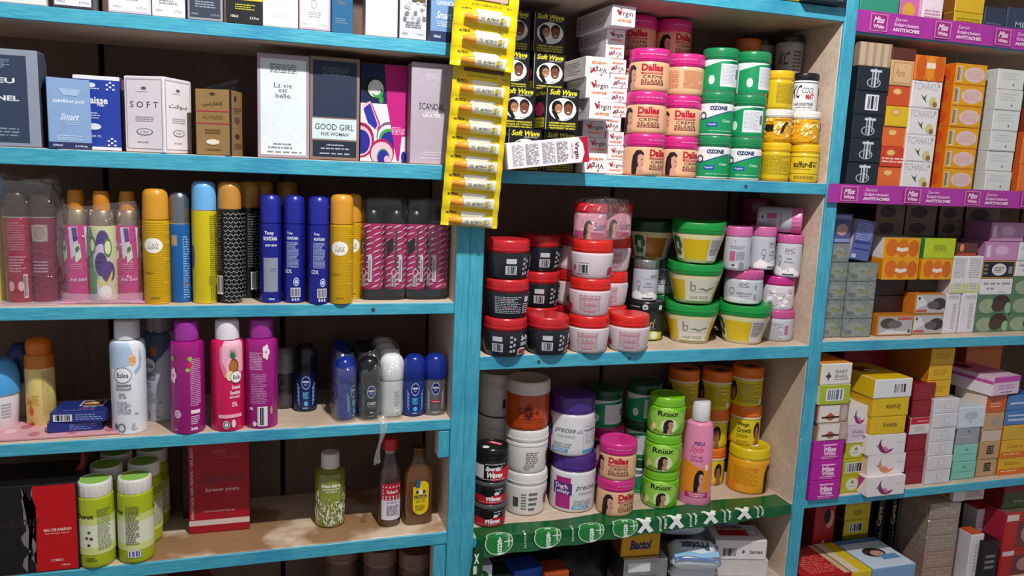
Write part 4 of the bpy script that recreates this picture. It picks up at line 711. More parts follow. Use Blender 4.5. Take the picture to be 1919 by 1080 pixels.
# oil
s = Spec(); R0 = 0.0275
pr = [(0, 0.001), (R0*0.92, 0), (R0*0.99, 0.004), (R0*0.97, 0.03), (R0, 0.085), (R0*0.9, 0.1), (R0*0.62, 0.115), (R0*0.45, 0.124), (R0*0.43, 0.131)]
b = s.add('body', lathe('body', pr+[(0, 0.131)], film('#8a5a24', 0.05, 0.3, 0.02, 0.3), 44, sq=3.4, asp=0.7))
s.add('oil', lathe('oil', [(0, 0.003), (R0*0.93, 0.003), (R0*0.94, 0.084), (R0*0.6, 0.108), (0, 0.108)], M('#8a5216', 'gloss'), 44, sq=3.4, asp=0.66), b)
s.face_print([('r', 0.24, 0.28, 0.78, 0.58, '#e2c414'), ('e', 0.51, 0.28, 0.27, 0.12, '#e2c414'), ('e', 0.56, 0.58, 0.22, 0.08, '#e2c414'), ('p', [(0.33, 0.56), (0.47, 0.56), (0.5, 0.66), (0.44, 0.7), (0.36, 0.66)], '#2f5a9c', 'medal_print'), ('e', 0.5, 0.5, 0.08, 0.035, '#e8e6e0'), ('e', 0.39, 0.5, 0.05, 0.025, '#2a3a1c'), ('e', 0.62, 0.5, 0.05, 0.025, '#2a3a1c'), W('GOYA', 0.5, 0.435, 0.46, 0.042, '#1f2450', b=0.04), W('EXTRA VIRGIN', 0.5, 0.395, 0.36, 0.018, '#4a4418'), W('Olive Oil', 0.5, 0.36, 0.3, 0.028, '#2a2818', b=0.0), ('f', 0.32, 0.22, 0.68, 0.31, 4, '#8a7c1a')], 'F', 2*R0, 2*R0*0.7, 0.131, b, extra=0.0016)
s.add('cap', lathe('cap', [(0, 0.13), (R0*0.5, 0.13), (R0*0.52, 0.132), (R0*0.52, 0.139), (R0*0.49, 0.14), (R0*0.52, 0.1415), (R0*0.5, 0.146), (0, 0.147)], M('#7a5a3a', 'metal'), 40))
stand(s, 'oil_bottle', 'amber olive oil bottle with yellow label and bronze cap', 783, 0.056, L5, 4, 'bottle')
# bottom left: shadowed things under the last shelf
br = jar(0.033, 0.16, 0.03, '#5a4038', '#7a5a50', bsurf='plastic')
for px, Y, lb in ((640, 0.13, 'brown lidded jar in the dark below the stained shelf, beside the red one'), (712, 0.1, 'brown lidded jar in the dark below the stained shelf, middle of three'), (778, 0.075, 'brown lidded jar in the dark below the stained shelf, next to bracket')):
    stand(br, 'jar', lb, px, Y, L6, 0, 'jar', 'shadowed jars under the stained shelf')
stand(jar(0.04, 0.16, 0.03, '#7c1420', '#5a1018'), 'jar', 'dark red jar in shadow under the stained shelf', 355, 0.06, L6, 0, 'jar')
# ================================================================ middle section
def face_rz(X, Y): return -math.degrees(math.atan2(X, Y+1.3))
def sj(spec, name, lab, px, Y, z, spin=0, cat='jar', group=None, h=0.04, rx=0, ry=0):
    X = xat(px, Y, z+h); return place(spec, name, lab, cat, (X, Y, z), (rx, ry, face_rz(X, Y)+spin), group)
def sstack(spec, name, desc, px, Y, z, h, n, where, spins=(0,), cat='jar', group=None, jit=0.0012):
    X = xat(px, Y, z+h*0.5); rnd = random.Random(desc+where)
    for i in range(n):
        o = 'topmost' if i == n-1 and n > 1 else ORD[i]
        place(spec, name, f'{desc}, {o} {where}', cat, (X+rnd.uniform(-jit, jit), Y+rnd.uniform(-jit, jit), z+h*i), (0, 0, face_rz(X, Y)+spins[i % len(spins)]), group)
    return z+h*n
# ---- hair food cartons
def couple(cx, cy, s, k):   # two printed heads in a white oval
    return [('e', cx, cy, s*k*1.15, s, '#e6e6e2', 'portrait'), ('e', cx-s*k*0.48, cy+s*0.18, s*k*0.46, s*0.58, '#120e10', 'portrait'), ('p', [(cx-s*k*0.95, cy-s*0.2), (cx-s*k*0.5, cy-s*0.95), (cx-s*k*0.2, cy-s*0.9), (cx-s*k*0.62, cy-s*0.1)], '#120e10', 'portrait'), ('e', cx-s*k*0.36, cy+s*0.05, s*k*0.3, s*0.42, '#b57a56', 'portrait'), ('e', cx-s*k*0.36, cy-s*0.2, s*k*0.11, s*0.05, '#f0e6e0', 'portrait'), ('e', cx-s*k*0.47, cy+s*0.12, s*k*0.06, s*0.03, '#1c1010', 'portrait'), ('e', cx-s*k*0.25, cy+s*0.12, s*k*0.06, s*0.03, '#1c1010', 'portrait'),
            ('e', cx+s*k*0.46, cy+s*0.3, s*k*0.4, s*0.5, '#1a1212', 'portrait'), ('e', cx+s*k*0.46, cy+s*0.02, s*k*0.36, s*0.5, '#7a4630', 'portrait'), ('e', cx+s*k*0.46, cy-s*0.24, s*k*0.12, s*0.05, '#f0e6e0', 'portrait'), ('e', cx+s*k*0.33, cy+s*0.1, s*k*0.06, s*0.03, '#1c1010', 'portrait'), ('e', cx+s*k*0.6, cy+s*0.1, s*k*0.06, s*0.03, '#1c1010', 'portrait'), ('p', [(cx+s*k*0.1, cy-s*0.85), (cx+s*k*0.3, cy-s*0.5), (cx+s*k*0.7, cy-s*0.5), (cx+s*k*0.85, cy-s*0.7)], '#d8dce0', 'portrait')]
swo = [W('Soft Wave', 0.5, 0.9, 0.84, 0.13, '#e4dc3a', b=0.03, s=0.25), W('HAIR FOOD', 0.66, 0.81, 0.4, 0.035, '#d6d6c0')]+couple(0.5, 0.5, 0.27, 1.35)+[W('•HERBES AFRICAINES', 0.5, 0.17, 0.82, 0.04, '#e0d640', b=0.03), W('•ENGRAIS DE CHEVEUX', 0.5, 0.11, 0.84, 0.04, '#e0d640', b=0.03), W('•TRAITEMENT DE PEAU', 0.5, 0.05, 0.82, 0.04, '#e0d640', b=0.03)]
swl = [W('Soft Wave', 0.5, 0.88, 0.8, 0.11, '#c8c034', s=0.25), ('e', 0.5, 0.5, 0.34, 0.17, '#a8304c'), ('r', 0.08, 0.06, 0.9, 0.3, '#c8be2c'), ('f', 0.12, 0.08, 0.86, 0.28, 6, '#3a3818', 0.14)]
SW = carton(0.062, 0.062, 0.072, '#121215', '#15151a', '#17171c', ops=swo, lops=swl, flap='none')
SW.add('edge_line', box_mesh('edge_line', 0.0008, 0.0008, 0.07, M('#c8c8bc'), bev=0, x0=-0.0308, y0=-0.031, z0=0.001), 0)
GW = 'black hair food cartons with couple picture'
def swb(px, Y, row, rz, lab):
    z = M1+0.0722*row; place(SW, 'hair_food_box', lab, 'box', (xat(px, Y, z+0.03), Y+0.031, z), (0, 0, rz), GW if 'sight' not in lab else 'hair food cartons out of sight')
swb(984, 0.02, 0, 0, 'black hair food carton on the shelf behind the slanting white box, nearer the card')
swb(1050, 0.03, 0, 0, 'black hair food carton on the shelf behind the tip of the slanting white box')
swb(972, 0.03, 1, 0, 'black hair food carton half hidden by yellow card, second level')
swb(1053, 0.0, 1, 3, 'black hair food carton pulled forward with bright couple picture')
swb(962, 0.105, 2, 0, 'black hair food carton half hidden by yellow card, third level')
swb(1030, 0.105, 2, 0, 'black hair food carton set back above the pulled forward one')
swb(964, 0.107, 3, 0, 'black hair food carton half hidden by yellow card, top level')
swb(1031, 0.107, 3, 0, 'black hair food carton at the very top behind the white cartons')
for px in (964, 1031):
    for r in (0, 1): swb(px, 0.105, r, 0, 'black hair food carton stacked out of sight behind the front ones')
# ---- small white cartons seen end-on
def vg(up=True):
    r = 0 if up else 180; f = (lambda v: v) if up else (lambda v: 1-v)
    return [W('Virgin', 0.53, f(0.6), 0.68, 0.34, '#4a1c2c', r=r, b=0.01), ('p', [(0.16, f(0.76)), (0.34, f(0.5)), (0.42, f(0.82)), (0.34, f(0.66)), (0.24, f(0.8))], '#a8202c'), ('e', 0.36 if up else 0.64, f(0.84), 0.05, 0.05, '#d05a4a'), W('HAIR FERTILIZER', 0.52, f(0.28), 0.62, 0.12, '#e07840', r=r, b=0.05)]
vside = [('f', 0.2, 0.2, 0.85, 0.85, 6, '#8f8690', 0.06), W('Virgin', 0.1, 0.5, 0.12, 0.6, '#7a4a58', r=90)]
VA = [carton(0.037, 0.13, 0.0259, '#e6e2e6', '#c9bfc6', '#d8d0d6', ops=vg(u), lops=vside) for u in (True, False)]
VB = [carton(0.047, 0.15, 0.0358, '#f0eef0', '#d2cad0', '#ded8dc', ops=vg(u), lops=vside) for u in (True, False)]
VC = carton(0.045, 0.13, 0.0294, '#b9b0b6', '#8f858c', '#a8a0a6', lops=vside, ops=vg(True))  # white carton again in greyer tones, the shade of its recess painted in
GV = 'white hair cartons stacked end-on'
pxA = [1154, 1156, 1151, 1148, 1158, 1160, 1161, 1155, 1154, 1154]
for i, px in enumerate(pxA):
    z = M1+0.0261*i; o = 'topmost' if i == 9 else ORD[i]
    place(VA[0 if i in (0, 1, 2, 9) else 1], 'hair_carton', f'small white carton end, {o} in the stack beside pink lidded jars', 'box', (xat(px, 0.05, z+0.012), 0.05+0.065, z), (0, 0, (i*37 % 5)-2), GV)
place(VB[0], 'hair_carton', 'white carton lying highest across the small carton stack', 'box', (xat(1166, 0.02, 1.768), 0.02+0.075, M1+0.0261*10), (0, 0, 3), GV)
zb = M1
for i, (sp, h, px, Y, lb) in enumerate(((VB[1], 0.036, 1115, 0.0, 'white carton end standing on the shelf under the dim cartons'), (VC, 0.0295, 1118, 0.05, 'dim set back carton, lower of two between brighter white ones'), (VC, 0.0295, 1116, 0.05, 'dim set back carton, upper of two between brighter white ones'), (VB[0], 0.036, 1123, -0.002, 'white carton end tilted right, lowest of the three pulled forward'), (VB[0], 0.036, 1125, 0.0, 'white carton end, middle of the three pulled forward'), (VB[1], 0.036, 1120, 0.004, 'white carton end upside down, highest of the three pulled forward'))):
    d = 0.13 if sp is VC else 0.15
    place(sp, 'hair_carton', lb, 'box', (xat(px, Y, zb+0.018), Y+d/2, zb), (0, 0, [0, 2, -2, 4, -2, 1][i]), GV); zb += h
s = carton(0.15, 0.034, 0.044, '#eeebee', '#e4dee2', '#dcd6da', flap='none', ops=[('f', 0.06, 0.1, 0.2, 0.9, 16, '#8f8b94', 0.3), ('f', 0.22, 0.1, 0.38, 0.9, 18, '#77737c', 0.3), ('f', 0.42, 0.1, 0.58, 0.9, 18, '#8f8b94', 0.3), ('f', 0.6, 0.1, 0.74, 0.9, 16, '#77737c', 0.3), W('Virgin', 0.845, 0.5, 0.07, 0.66, '#5a1c30', r=-90, b=0.02), W('HAIR FERTILIZER', 0.79, 0.5, 0.02, 0.6, '#e07840', r=-90), ('p', [(0.9, 0.0), (0.995, 0.0), (0.995, 1.0), (0.88, 1.0), (0.93, 0.75), (0.945, 0.4)], '#b3173c')],
           rops=[('r', 0, 0, 1, 1, '#dcd0d4')])
place(s, 'hair_carton', 'long white carton lying slanted in front of the black cartons', 'box', (xat(1026, -0.022, M1+0.03), -0.0185, M1+0.0102), (0, -7.5, 2))
# ---- pink-lidded relaxer jars
dal = [W('Dallas', 2, 0.78, 62, 0.24, '#b81c34', b=0.045), ('r', -29, 0.565, 33, 0.625, '#b81c34'), W('CONDITIONING', 2, 0.594, 50, 0.035, '#f0cdb0'), W('CREME', 4, 0.475, 56, 0.1, '#4a3020', b=0.0), W('RELAXER', 4, 0.34, 62, 0.1, '#4a3020', b=0.0), ('r', -28, 0.215, 36, 0.275, '#8a1a2c'), W('REGULAR', 4, 0.245, 54, 0.035, '#f0cdb0')]+portrait(-58, 0.45, 0.42, 62, '#cf9a86', '#2c1a20')+[('f', 110, 0.25, 172, 0.85, 16, '#c8835c', 0.07), ('f', 185, 0.25, 245, 0.85, 16, '#c8835c', 0.07)]
DJ = jar(0.038, 0.0757, 0.0225, '#e6b48c', '#cf2a82', dal, cap_ops=[('f', -35, 0.84, 45, 0.87, 1, '#f0a8cc', 0.08), ('f', 140, 0.84, 220, 0.87, 1, '#f0a8cc', 0.08)])
GJ = 'pink lidded relaxer jars'
dd = 'peach relaxer jar with pink lid'
sstack(DJ, 'relaxer_jar', dd, 1206, 0.038, M1, 0.0757, 3, 'in the front stack beside white cartons', (46, 6, 8), group=GJ)
sstack(DJ, 'relaxer_jar', dd, 1270, 0.06, M1, 0.0757, 3, 'in the front stack beside green jars', (44, 12, 175), group=GJ)
for px, Y, k in ((1190, 0.14, 0), (1256, 0.14, 40)):
    X = xat(px, Y, 1.7)
    for i in range(4): place(DJ, 'relaxer_jar', 'peach relaxer jar with pink lid, topmost in the back row' if (i == 3 and px > 1220) else 'peach relaxer jar with pink lid behind the cartons, topmost at the back' if i == 3 else 'peach relaxer jar with pink lid stacked out of sight in the back row', 'jar', (X, Y, M1+0.0757*i), (0, 0, face_rz(X, Y)+k), GJ if i == 3 else 'relaxer jars stacked out of sight')
# ---- green ozone jars
ozo = [('p', [(-95, 0.04), (-95, 0.5), (-60, 0.46), (-25, 0.5), (10, 0.62), (45, 0.72), (80, 0.74), (80, 0.04)], '#16935a'), ('p', [(-95, 0.5), (-60, 0.46), (-25, 0.5), (10, 0.62), (45, 0.72), (80, 0.74), (80, 0.77), (45, 0.76), (10, 0.66), (-25, 0.54), (-60, 0.5), (-95, 0.54)], '#3a4f8a'), W('OZONE', 8, 0.83, 58, 0.13, '#1c2c60', b=0.05), ('r', -12, 0.74, -8, 0.92, '#b0b8c8'), W('Creme', 38, 0.45, 30, 0.09, '#d8f0e0', s=0.2), ('r', -28, 0.27, 8, 0.4, '#1f4f9c'), W('Regular', -10, 0.335, 28, 0.07, '#dfe8f6', s=0.2), ('o', -44, 0.6, 13, 0.12, 0.3, '#2a3444'), ('f', -20, 0.12, 60, 0.16, 1, '#bfe6cf'), ('r', -95, 0, 80, 0.05, '#e6eae6'),
       ('p', [(100, 0.04), (100, 0.74), (130, 0.8), (165, 0.9), (200, 0.94), (262, 0.94), (262, 0.04)], '#16935a'), ('r', 168, 0.16, 238, 0.84, '#dfe2e8'), ('f', 172, 0.24, 222, 0.8, 14, '#a3a8b2', 0.08), ('r', 224, 0.4, 236, 0.7, '#d0d4da'), ('b', 225, 0.41, 235, 0.69), ('e', 140, 0.36, 10, 0.14, '#cfe6d4'), ('o', 140, 0.36, 10, 0.14, 0.2, '#eef6ee'), W('OZONE', 215, 0.89, 28, 0.06, '#1c2c60', b=0.03)]
OJ = jar(0.0325, 0.0802, 0.0195, '#e4e8e8', '#1b8450', ozo, lidr=1.03, waist=1.0)
GO = 'green lidded white cream jars'
sstack(OJ, 'cream_jar', 'white and green cream jar', 1336, 0.036, M1, 0.0802, 3, 'in the stack beside peach jars', (0, 0, 196), group=GO)
sstack(OJ, 'cream_jar', 'white and green cream jar', 1395, 0.04, M1, 0.0802, 3, 'in the stack beside yellow jars', (-4, 178, 215), group=GO)
# ---- yellow jars against the side panel
yel = [('f', -65, 0.2, 65, 0.86, 16, '#8c7c10', 0.07), ('r', -90, 0.05, 90, 0.07, '#a08c14')]
s8 = [W('sulfur-8', 0, 0.6, 74, 0.22, '#3a2c14', b=0.03), ('f', -40, 0.42, 30, 0.46, 1, '#7a6414'), W('Growth', 48, 0.68, 22, 0.07, '#3a2c14'), W('8%', 48, 0.56, 14, 0.09, '#3a2c14'), ('r', -90, 0.28, 90, 0.3, '#a8901c'), ('f', -30, 0.1, 50, 0.22, 4, '#9a8424', 0.1), ('r', -90, 0.86, 90, 0.88, '#a8901c')]
Y8, YB = jar(0.0285, 0.0742, 0.0165, '#e0c22a', '#e4b814', s8, waist=1.0), jar(0.0285, 0.0742, 0.0165, '#d8b81c', '#e4b814', yel, waist=1.0)
lf = []
for i in range(40): r_ = random.Random(i); lf.append(('p', (lambda u, v: [(u-7, v-0.05), (u+2, v-0.07), (u+8, v+0.05), (u-1, v+0.07)])(r_.uniform(-85, 85), r_.uniform(0.12, 0.9)), ['#f0d890', '#e8b020', '#f4e6b8'][i % 3]))
YW = jar(0.028, 0.064, 0.014, '#e0a418', '#e6e2da', lf+[('r', -90, 0.05, 90, 0.07, '#8a4a10'), W('Palm', 38, 0.84, 22, 0.08, '#7a5a10')], lidr=1.03)
YX = jar(0.028, 0.064, 0.014, '#e0a418', '#e6e2da', lf+[('r', -10, 0.88, 60, 0.9, '#8a3010'), ('r', -10, 0.1, 60, 0.12, '#8a3010'), ('r', -50, 0.45, -14, 0.7, '#2a1a0c'), ('p', [(10, 0.36), (26, 0.42), (30, 0.66), (44, 0.78), (34, 0.82), (20, 0.66)], '#3a1c10')], lidr=1.03)
KC = jar(0.0265, 0.0735, 0.013, '#e6e6e8', '#16171a', [W('KC', -30, 0.62, 42, 0.42, '#15161a', s=0.5, b=0.01), W('COOL', 18, 0.66, 50, 0.18, '#5a5a60', s=0.4, b=0.0), W('MAT', 26, 0.46, 34, 0.17, '#b8203c', b=0.05), W('HAIR CONDITIONER', 4, 0.22, 80, 0.09, '#3a3a40', b=0.02), ('f', -30, 0.1, 40, 0.14, 1, '#77777c'), ('r', -90, 0.9, 90, 0.92, '#4a4a50')], lidr=1.02)
GY = 'yellow hair food jars by the side panel'
sj(YB, 'hair_food_jar', 'yellow jar with fine print, on the shelf beside green jars', 1453, 0.042, M1, 0, group=GY)
sj(Y8, 'hair_food_jar', 'yellow jar with big figure 8 on its label', 1507, 0.036, M1, -4, group=GY)
sj(YX, 'hair_food_jar', 'gold leaf patterned jar with white lid and dark mark', 1458, 0.044, M1+0.0742, 0, group=GY)
sj(YW, 'hair_food_jar', 'gold leaf patterned jar with white lid by the panel', 1509, 0.038, M1+0.0742, 0, group=GY)
sj(YB, 'hair_food_jar', 'yellow lidded jar between green jars and black lidded jar', 1459, 0.05, M1+0.1382, 60, group=GY)
sj(KC, 'hair_food_jar', 'white jar with black lid and red word on yellow jars', 1507, 0.046, M1+0.1382, 0, group=GY)
KB = jar(0.0285, 0.0985, 0.014, '#9d9798', '#17181b', [('f', 20, 0.3, 60, 0.8, 6, '#55504f', 0.14), W('KC', -20, 0.6, 50, 0.3, '#3a3638', s=0.4)], taper=0.86)  # white jar coloured grey, painting in the shade at the back
OL = jar(0.026, 0.0945, 0.02, '#b0702a', '#b8601a', ())
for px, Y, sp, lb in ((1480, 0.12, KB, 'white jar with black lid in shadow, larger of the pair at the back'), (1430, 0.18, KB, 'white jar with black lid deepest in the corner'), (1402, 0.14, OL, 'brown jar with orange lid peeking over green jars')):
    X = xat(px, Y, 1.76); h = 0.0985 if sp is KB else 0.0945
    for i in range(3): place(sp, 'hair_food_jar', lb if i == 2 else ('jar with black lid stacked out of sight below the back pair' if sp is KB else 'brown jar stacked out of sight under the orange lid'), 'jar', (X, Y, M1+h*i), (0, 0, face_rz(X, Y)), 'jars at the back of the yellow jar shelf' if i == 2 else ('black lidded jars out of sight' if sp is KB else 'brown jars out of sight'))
# ================================================================ second opening: red-lidded jars, tubs
sfo = [('r', -12, 0.6, 14, 0.78, '#c9ccd4'), ('r', -14, 0.2, 16, 0.52, '#c4c8d0'), ('b', -12, 0.22, 14, 0.5), ('f', 34, 0.14, 42, 0.86, 4, '#c9ccd4', 0.06), ('f', 44, 0.14, 50, 0.8, 3, '#c9ccd4', 0.06), W('So-Fine', 82, 0.72, 32, 0.22, '#eceef2', b=0.05), ('r', 66, 0.42, 100, 0.56, '#b8c0d0'), ('p', [(58, 0.08), (88, 0.08), (88, 0.32), (72, 0.36), (58, 0.3)], '#e8e2e0'), ('r', 61, 0.11, 84, 0.28, '#b0203c'), ('e', 94, 0.22, 9, 0.14, '#8f7a2a'), ('e', 94, 0.22, 6, 0.09, '#3a3418'),
       ('f', 165, 0.2, 235, 0.85, 10, '#aab0bc', 0.08), ('f', 180, 0.68, 215, 0.73, 1, '#d05a5a', 0.2), ('f', 185, 0.38, 210, 0.43, 1, '#d05a5a', 0.2), ('f', 240, 0.2, 262, 0.6, 5, '#d0d4dc', 0.2), ('r', 244, 0.64, 258, 0.84, '#d0d4dc')]
SFD = jar(0.041, 0.0697, 0.0215, '#1d2129', '#c0222a', sfo, lidr=0.95, waist=1.0, taper=0.9, crown=0.001, neck=0.9)
cl = [('f', -30, 0.2, 30, 0.85, 9, '#b8909c', 0.12), ('r', -24, 0.66, 24, 0.74, '#c98a98'), ('r', -18, 0.42, 18, 0.49, '#c98a98'), ('r', -16, 0.2, 16, 0.26, '#c98a98'), ('r', -78, 0.22, -58, 0.44, '#b02048'), ('r', 130, 0.2, 166, 0.55, '#d8d0d6'), ('b', 134, 0.22, 162, 0.53), ('r', 138, 0.62, 166, 0.78, '#dcd4da'), ('e', 122, 0.42, 4, 0.1, '#c03a3a'), ('p', [(222, 0.14), (246, 0.16), (246, 0.42), (230, 0.46), (222, 0.38)], '#b02a5c')]
SFC = jar(0.0402, 0.0697, 0.0215, '#d2c4ca', '#d4241e', cl, lidr=0.945, waist=1.0, taper=0.9, bsurf='waxy', crown=0.001, neck=0.9)
SFR = jar(0.032, 0.0697, 0.0215, '#d9bcc4', '#b81c22', [('r', -60, 0.16, 60, 0.84, '#e0c6cc'), W('creme', 20, 0.74, 50, 0.12, '#b04a6c'), W('Soft', 24, 0.5, 34, 0.14, '#5a3a6a', s=0.3), ('e', 0, 0.3, 16, 0.2, '#6a6a2a'), ('r', 16, 0.18, 46, 0.42, '#b02a5c')], lidr=0.965)
GSF = 'red lidded styling jars'
sstack(SFD, 'styling_jar', 'black jar with red lid', 946, 0.02, M2, 0.07, 3, 'in the stack nearest the post', (-20, 165, 10), group=GSF)
sj(SFD, 'styling_jar', 'black jar with red lid at the shelf edge beside clear jars', 1027, 0.022, M2, 0, group=GSF)
sstack(SFD, 'styling_jar', 'black jar with red lid', 1007, 0.116, M2, 0.07, 3, 'in the second row stack', (-20, 0, 12), group=GSF)
sstack(SFC, 'styling_jar', 'frosted jar with red lid', 1102, 0.024, M2, 0.07, 3, 'in the front stack under wrapped pair', (0, 2, 188), group=GSF)
sj(SFC, 'styling_jar', 'frosted jar with bright red lid alone at the shelf edge', 1179, 0.022, M2, 4, group=GSF)
sstack(SFC, 'styling_jar', 'frosted jar with red lid', 1137, 0.116, M2, 0.07, 3, 'in the second row behind the lone jar', (0, 0, 8), group=GSF)
sstack(SFR, 'styling_jar', 'rosy jar with red lid', 1068, 0.13, M2, 0.07, 3, 'in the gap between black and frosted jars', (-10, 0, 10), group=GSF)
sj(SFD, 'styling_jar', 'black jar with red lid deep behind the first stack', 932, 0.165, M2, 0, group='red lidded jars deep at the back')
pkj = jar(0.031, 0.066, 0.0165, '#dba0b2', '#c41e2c', [('p', [(-60, 0.02), (60, 0.02), (60, 0.24), (-60, 0.34)], '#b04a74'), W('Sulson', 38, 0.5, 50, 0.3, '#3a3a6a', s=0.4, b=0.0)]+portrait(-4, 0.36, 0.36, 60, '#c89a84', '#2a1c1c'), cap_ops=[('p', [(-26, 0.82), (-16, 0.94), (-12, 0.94), (-22, 0.82)], '#f0e0e2'), ('p', [(20, 0.82), (30, 0.94), (36, 0.94), (26, 0.82)], '#f0e0e2')])
zt = M2+0.2102
sj(pkj, 'cream_jar', 'pink cream jar with red lid in film, nearer the post', 1107, 0.036, zt, 0, group='film wrapped pink jars')
sj(pkj, 'cream_jar', 'pink cream jar with red lid in film, beside the dark tubs', 1154, 0.068, zt, 0, group='film wrapped pink jars')
s = Spec(); s.add('film', bag(0.132, 0.072, 0.074, 31, film('#fff4f6', 0.07, 0.4, 1.0, 0.05, rough=0.16), 0.9, 0.003, jit=0.05))
place(s, 'film_wrap', 'crinkled clear film around the pair of pink jars', 'wrapping', (xat(1130, 0.052, zt+0.03), 0.052, zt+0.0001), (0, 0, 32))
# ---- olive tubs
def tub(spec_ops, yc='#d8bc1c', top='#118c3a'):
    s = Spec(); R0, H, lh = 0.0535, 0.0812, 0.0215; hb = H-lh
    pr = [(0, 0.001), (R0*0.66, 0), (R0*0.7, 0.003), (R0*0.76, hb*0.3), (R0*0.86, hb*0.62), (R0*0.965, hb-0.004), (R0*0.965, hb)]
    b = s.add('body', lathe('body', pr+[(0, hb)], M('#d6cf9c', 'waxy'), 48, sq=2.5)); 
    s.add('cream', lathe('cream', [(R0*0.703, 0.004), (R0*0.764, hb*0.3), (R0*0.864, hb*0.62), (R0*0.925, hb*0.8)], M(yc, 'waxy'), 48, sq=2.5), b)
    sqr = [(r*1.012, z) for r, z in pr]; s.round_print(spec_ops, sqr, R0, hb, b, sq=2.5)
    V = []
    wob = lambda a, z: 0.0
    L = lathe('lid', [(0, hb-0.001), (R0*0.99, hb-0.001), (R0*1.01, hb+0.001), (R0*1.01, hb+lh*0.82), (R0*0.98, H), (R0*0.94, H-0.002), (R0*0.92, H-0.0045), (0, H-0.0045)], M(top, 'plastic'), 48, sq=2.5)
    for v in L.vertices:
        if v.co.z > hb+lh*0.7 and math.hypot(v.co.x, v.co.y) > R0*0.5: v.co.z += 0.004*(abs(v.co.x)/R0)**2-0.001
    l = s.add('lid', L); s.add('lid_ridge', lathe('lid_ridge', [(R0*1.0, hb+0.006), (R0*1.024, hb+0.007), (R0*1.024, hb+0.0095), (R0*1.0, hb+0.0105)], M(top, 'plastic'), 48, sq=2.5), l)
    return s
lbl = lambda: [('r', -34, 0.1, 44, 0.86, '#dcd8cc'), ('r', -30, 0.05, 40, 0.1, '#8a9a64'), W('b', -14, 0.6, 14, 0.34, '#7d8a70', b=0.0), ('p', [(-4, 0.5), (8, 0.56), (20, 0.5), (34, 0.6), (40, 0.56), (32, 0.52), (20, 0.44), (8, 0.5)], '#7d8a70'), ('f', -16, 0.4, 34, 0.43, 1, '#a0a890'), W('HAIR FOOD', 4, 0.22, 50, 0.11, '#7d8a60', b=0.0)]
olv = lambda u: [('r', u-16, 0.08, u+16, 0.88, '#dcd8c4'), ('e', u, 0.78, 12, 0.1, '#2f6a3c', 'olive_print'), ('e', u-8, 0.62, 4, 0.16, '#2a5230', 'olive_print'), ('e', u+9, 0.6, 5, 0.15, '#36683c', 'olive_print'), ('e', u-4, 0.36, 6, 0.12, '#5a7a34', 'olive_print'), ('e', u+6, 0.34, 5, 0.11, '#4a6a2c', 'olive_print'), ('r', u-14, 0.08, u+14, 0.12, '#7d8a60')]
txt = lambda u: [('r', u-18, 0.08, u+18, 0.88, '#d6cdd0'), ('f', u-14, 0.26, u+14, 0.8, 12, '#4a444a', 0.1)]
TA, TB = tub(lbl()), tub(olv(-52)+txt(44))
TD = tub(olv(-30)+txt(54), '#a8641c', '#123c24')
GT = 'green lidded olive tubs'; to = 'green lidded tub of yellow hair cream'
X = xat(1294, 0.08, M2+0.04)
for i, (sp, rz, lb) in enumerate(((TA, 4, 'white label facing out, lowest of three'), (TA, 14, 'white label turned aside, middle of three'), (TB, 2, 'olive branch label, highest of three'))):
    place(sp, 'cream_tub', f'{to}, {lb}', 'tub', (X+0.001*i, 0.08, M2+0.0815*i), (0, 0, face_rz(X, 0.08)+rz), GT)
sj(TB, 'cream_tub', 'green lidded tub with olive branch, carrying a wide silver jar', 1394, 0.06, M2, -8, 'tub', GT)
X = xat(1216, 0.165, M2+0.2); place(TD, 'cream_tub', 'dark tub of amber cream in shadow behind the frosted jars', 'tub', (X, 0.165, M2+0.158), (0, 0, face_rz(X, 0.165)+8))
# ---- silver-grey jars with pink lids
ahc = [W('AHC', 14, 0.78, 46, 0.13, '#8a4a6c', b=0.0), ('f', -6, 0.67, 36, 0.7, 1, '#9a8a98'), W('CREME', 14, 0.54, 24, 0.05, '#7a7080'), W('Eclaircissante', 14, 0.45, 40, 0.05, '#7a7080'), ('o', -30, 0.52, 10, 0.1, 0.2, '#77808a'), ('p', [(-36, 0.3), (-24, 0.44), (-22, 0.4), (-32, 0.27)], '#77808a'), ('p', [(-70, 0.04), (70, 0.04), (70, 0.14), (30, 0.3), (-6, 0.2), (-40, 0.32), (-70, 0.16)], '#f0f0f2'), ('e', 14, 0.2, 4, 0.02, '#c07a9c'), ('r', -10, 0.06, 40, 0.11, '#55555c')]
ahb = [('e', -10, 0.86, 3, 0.02, '#b06a8c'), ('f', -30, 0.62, 34, 0.72, 2, '#8a8494', 0.1), ('r', -30, 0.28, -6, 0.56, '#b85a84'), ('f', -2, 0.3, 34, 0.56, 8, '#8f8a98', 0.15), ('r', -30, 0.06, 6, 0.2, '#d8dade'), ('b', -27, 0.07, 3, 0.19), ('f', 12, 0.06, 34, 0.26, 7, '#8f8a98', 0.2)]
AT, AU = jar(0.0265, 0.088, 0.0185, '#b9bcc6', '#d06aa4', ahc, rib=0.0009, lidr=1.03), jar(0.0265, 0.088, 0.0185, '#b9bcc6', '#d06aa4', ahb, rib=0.0009, lidr=1.03)
AC = jar(0.0262, 0.083, 0.0165, '#b4bac4', '#a8acae', [W('AHC', 40, 0.76, 36, 0.12, '#6a4a60', b=0.0)]+ahc[1:], rib=0.0008, lidr=1.03, lsurf='metal')
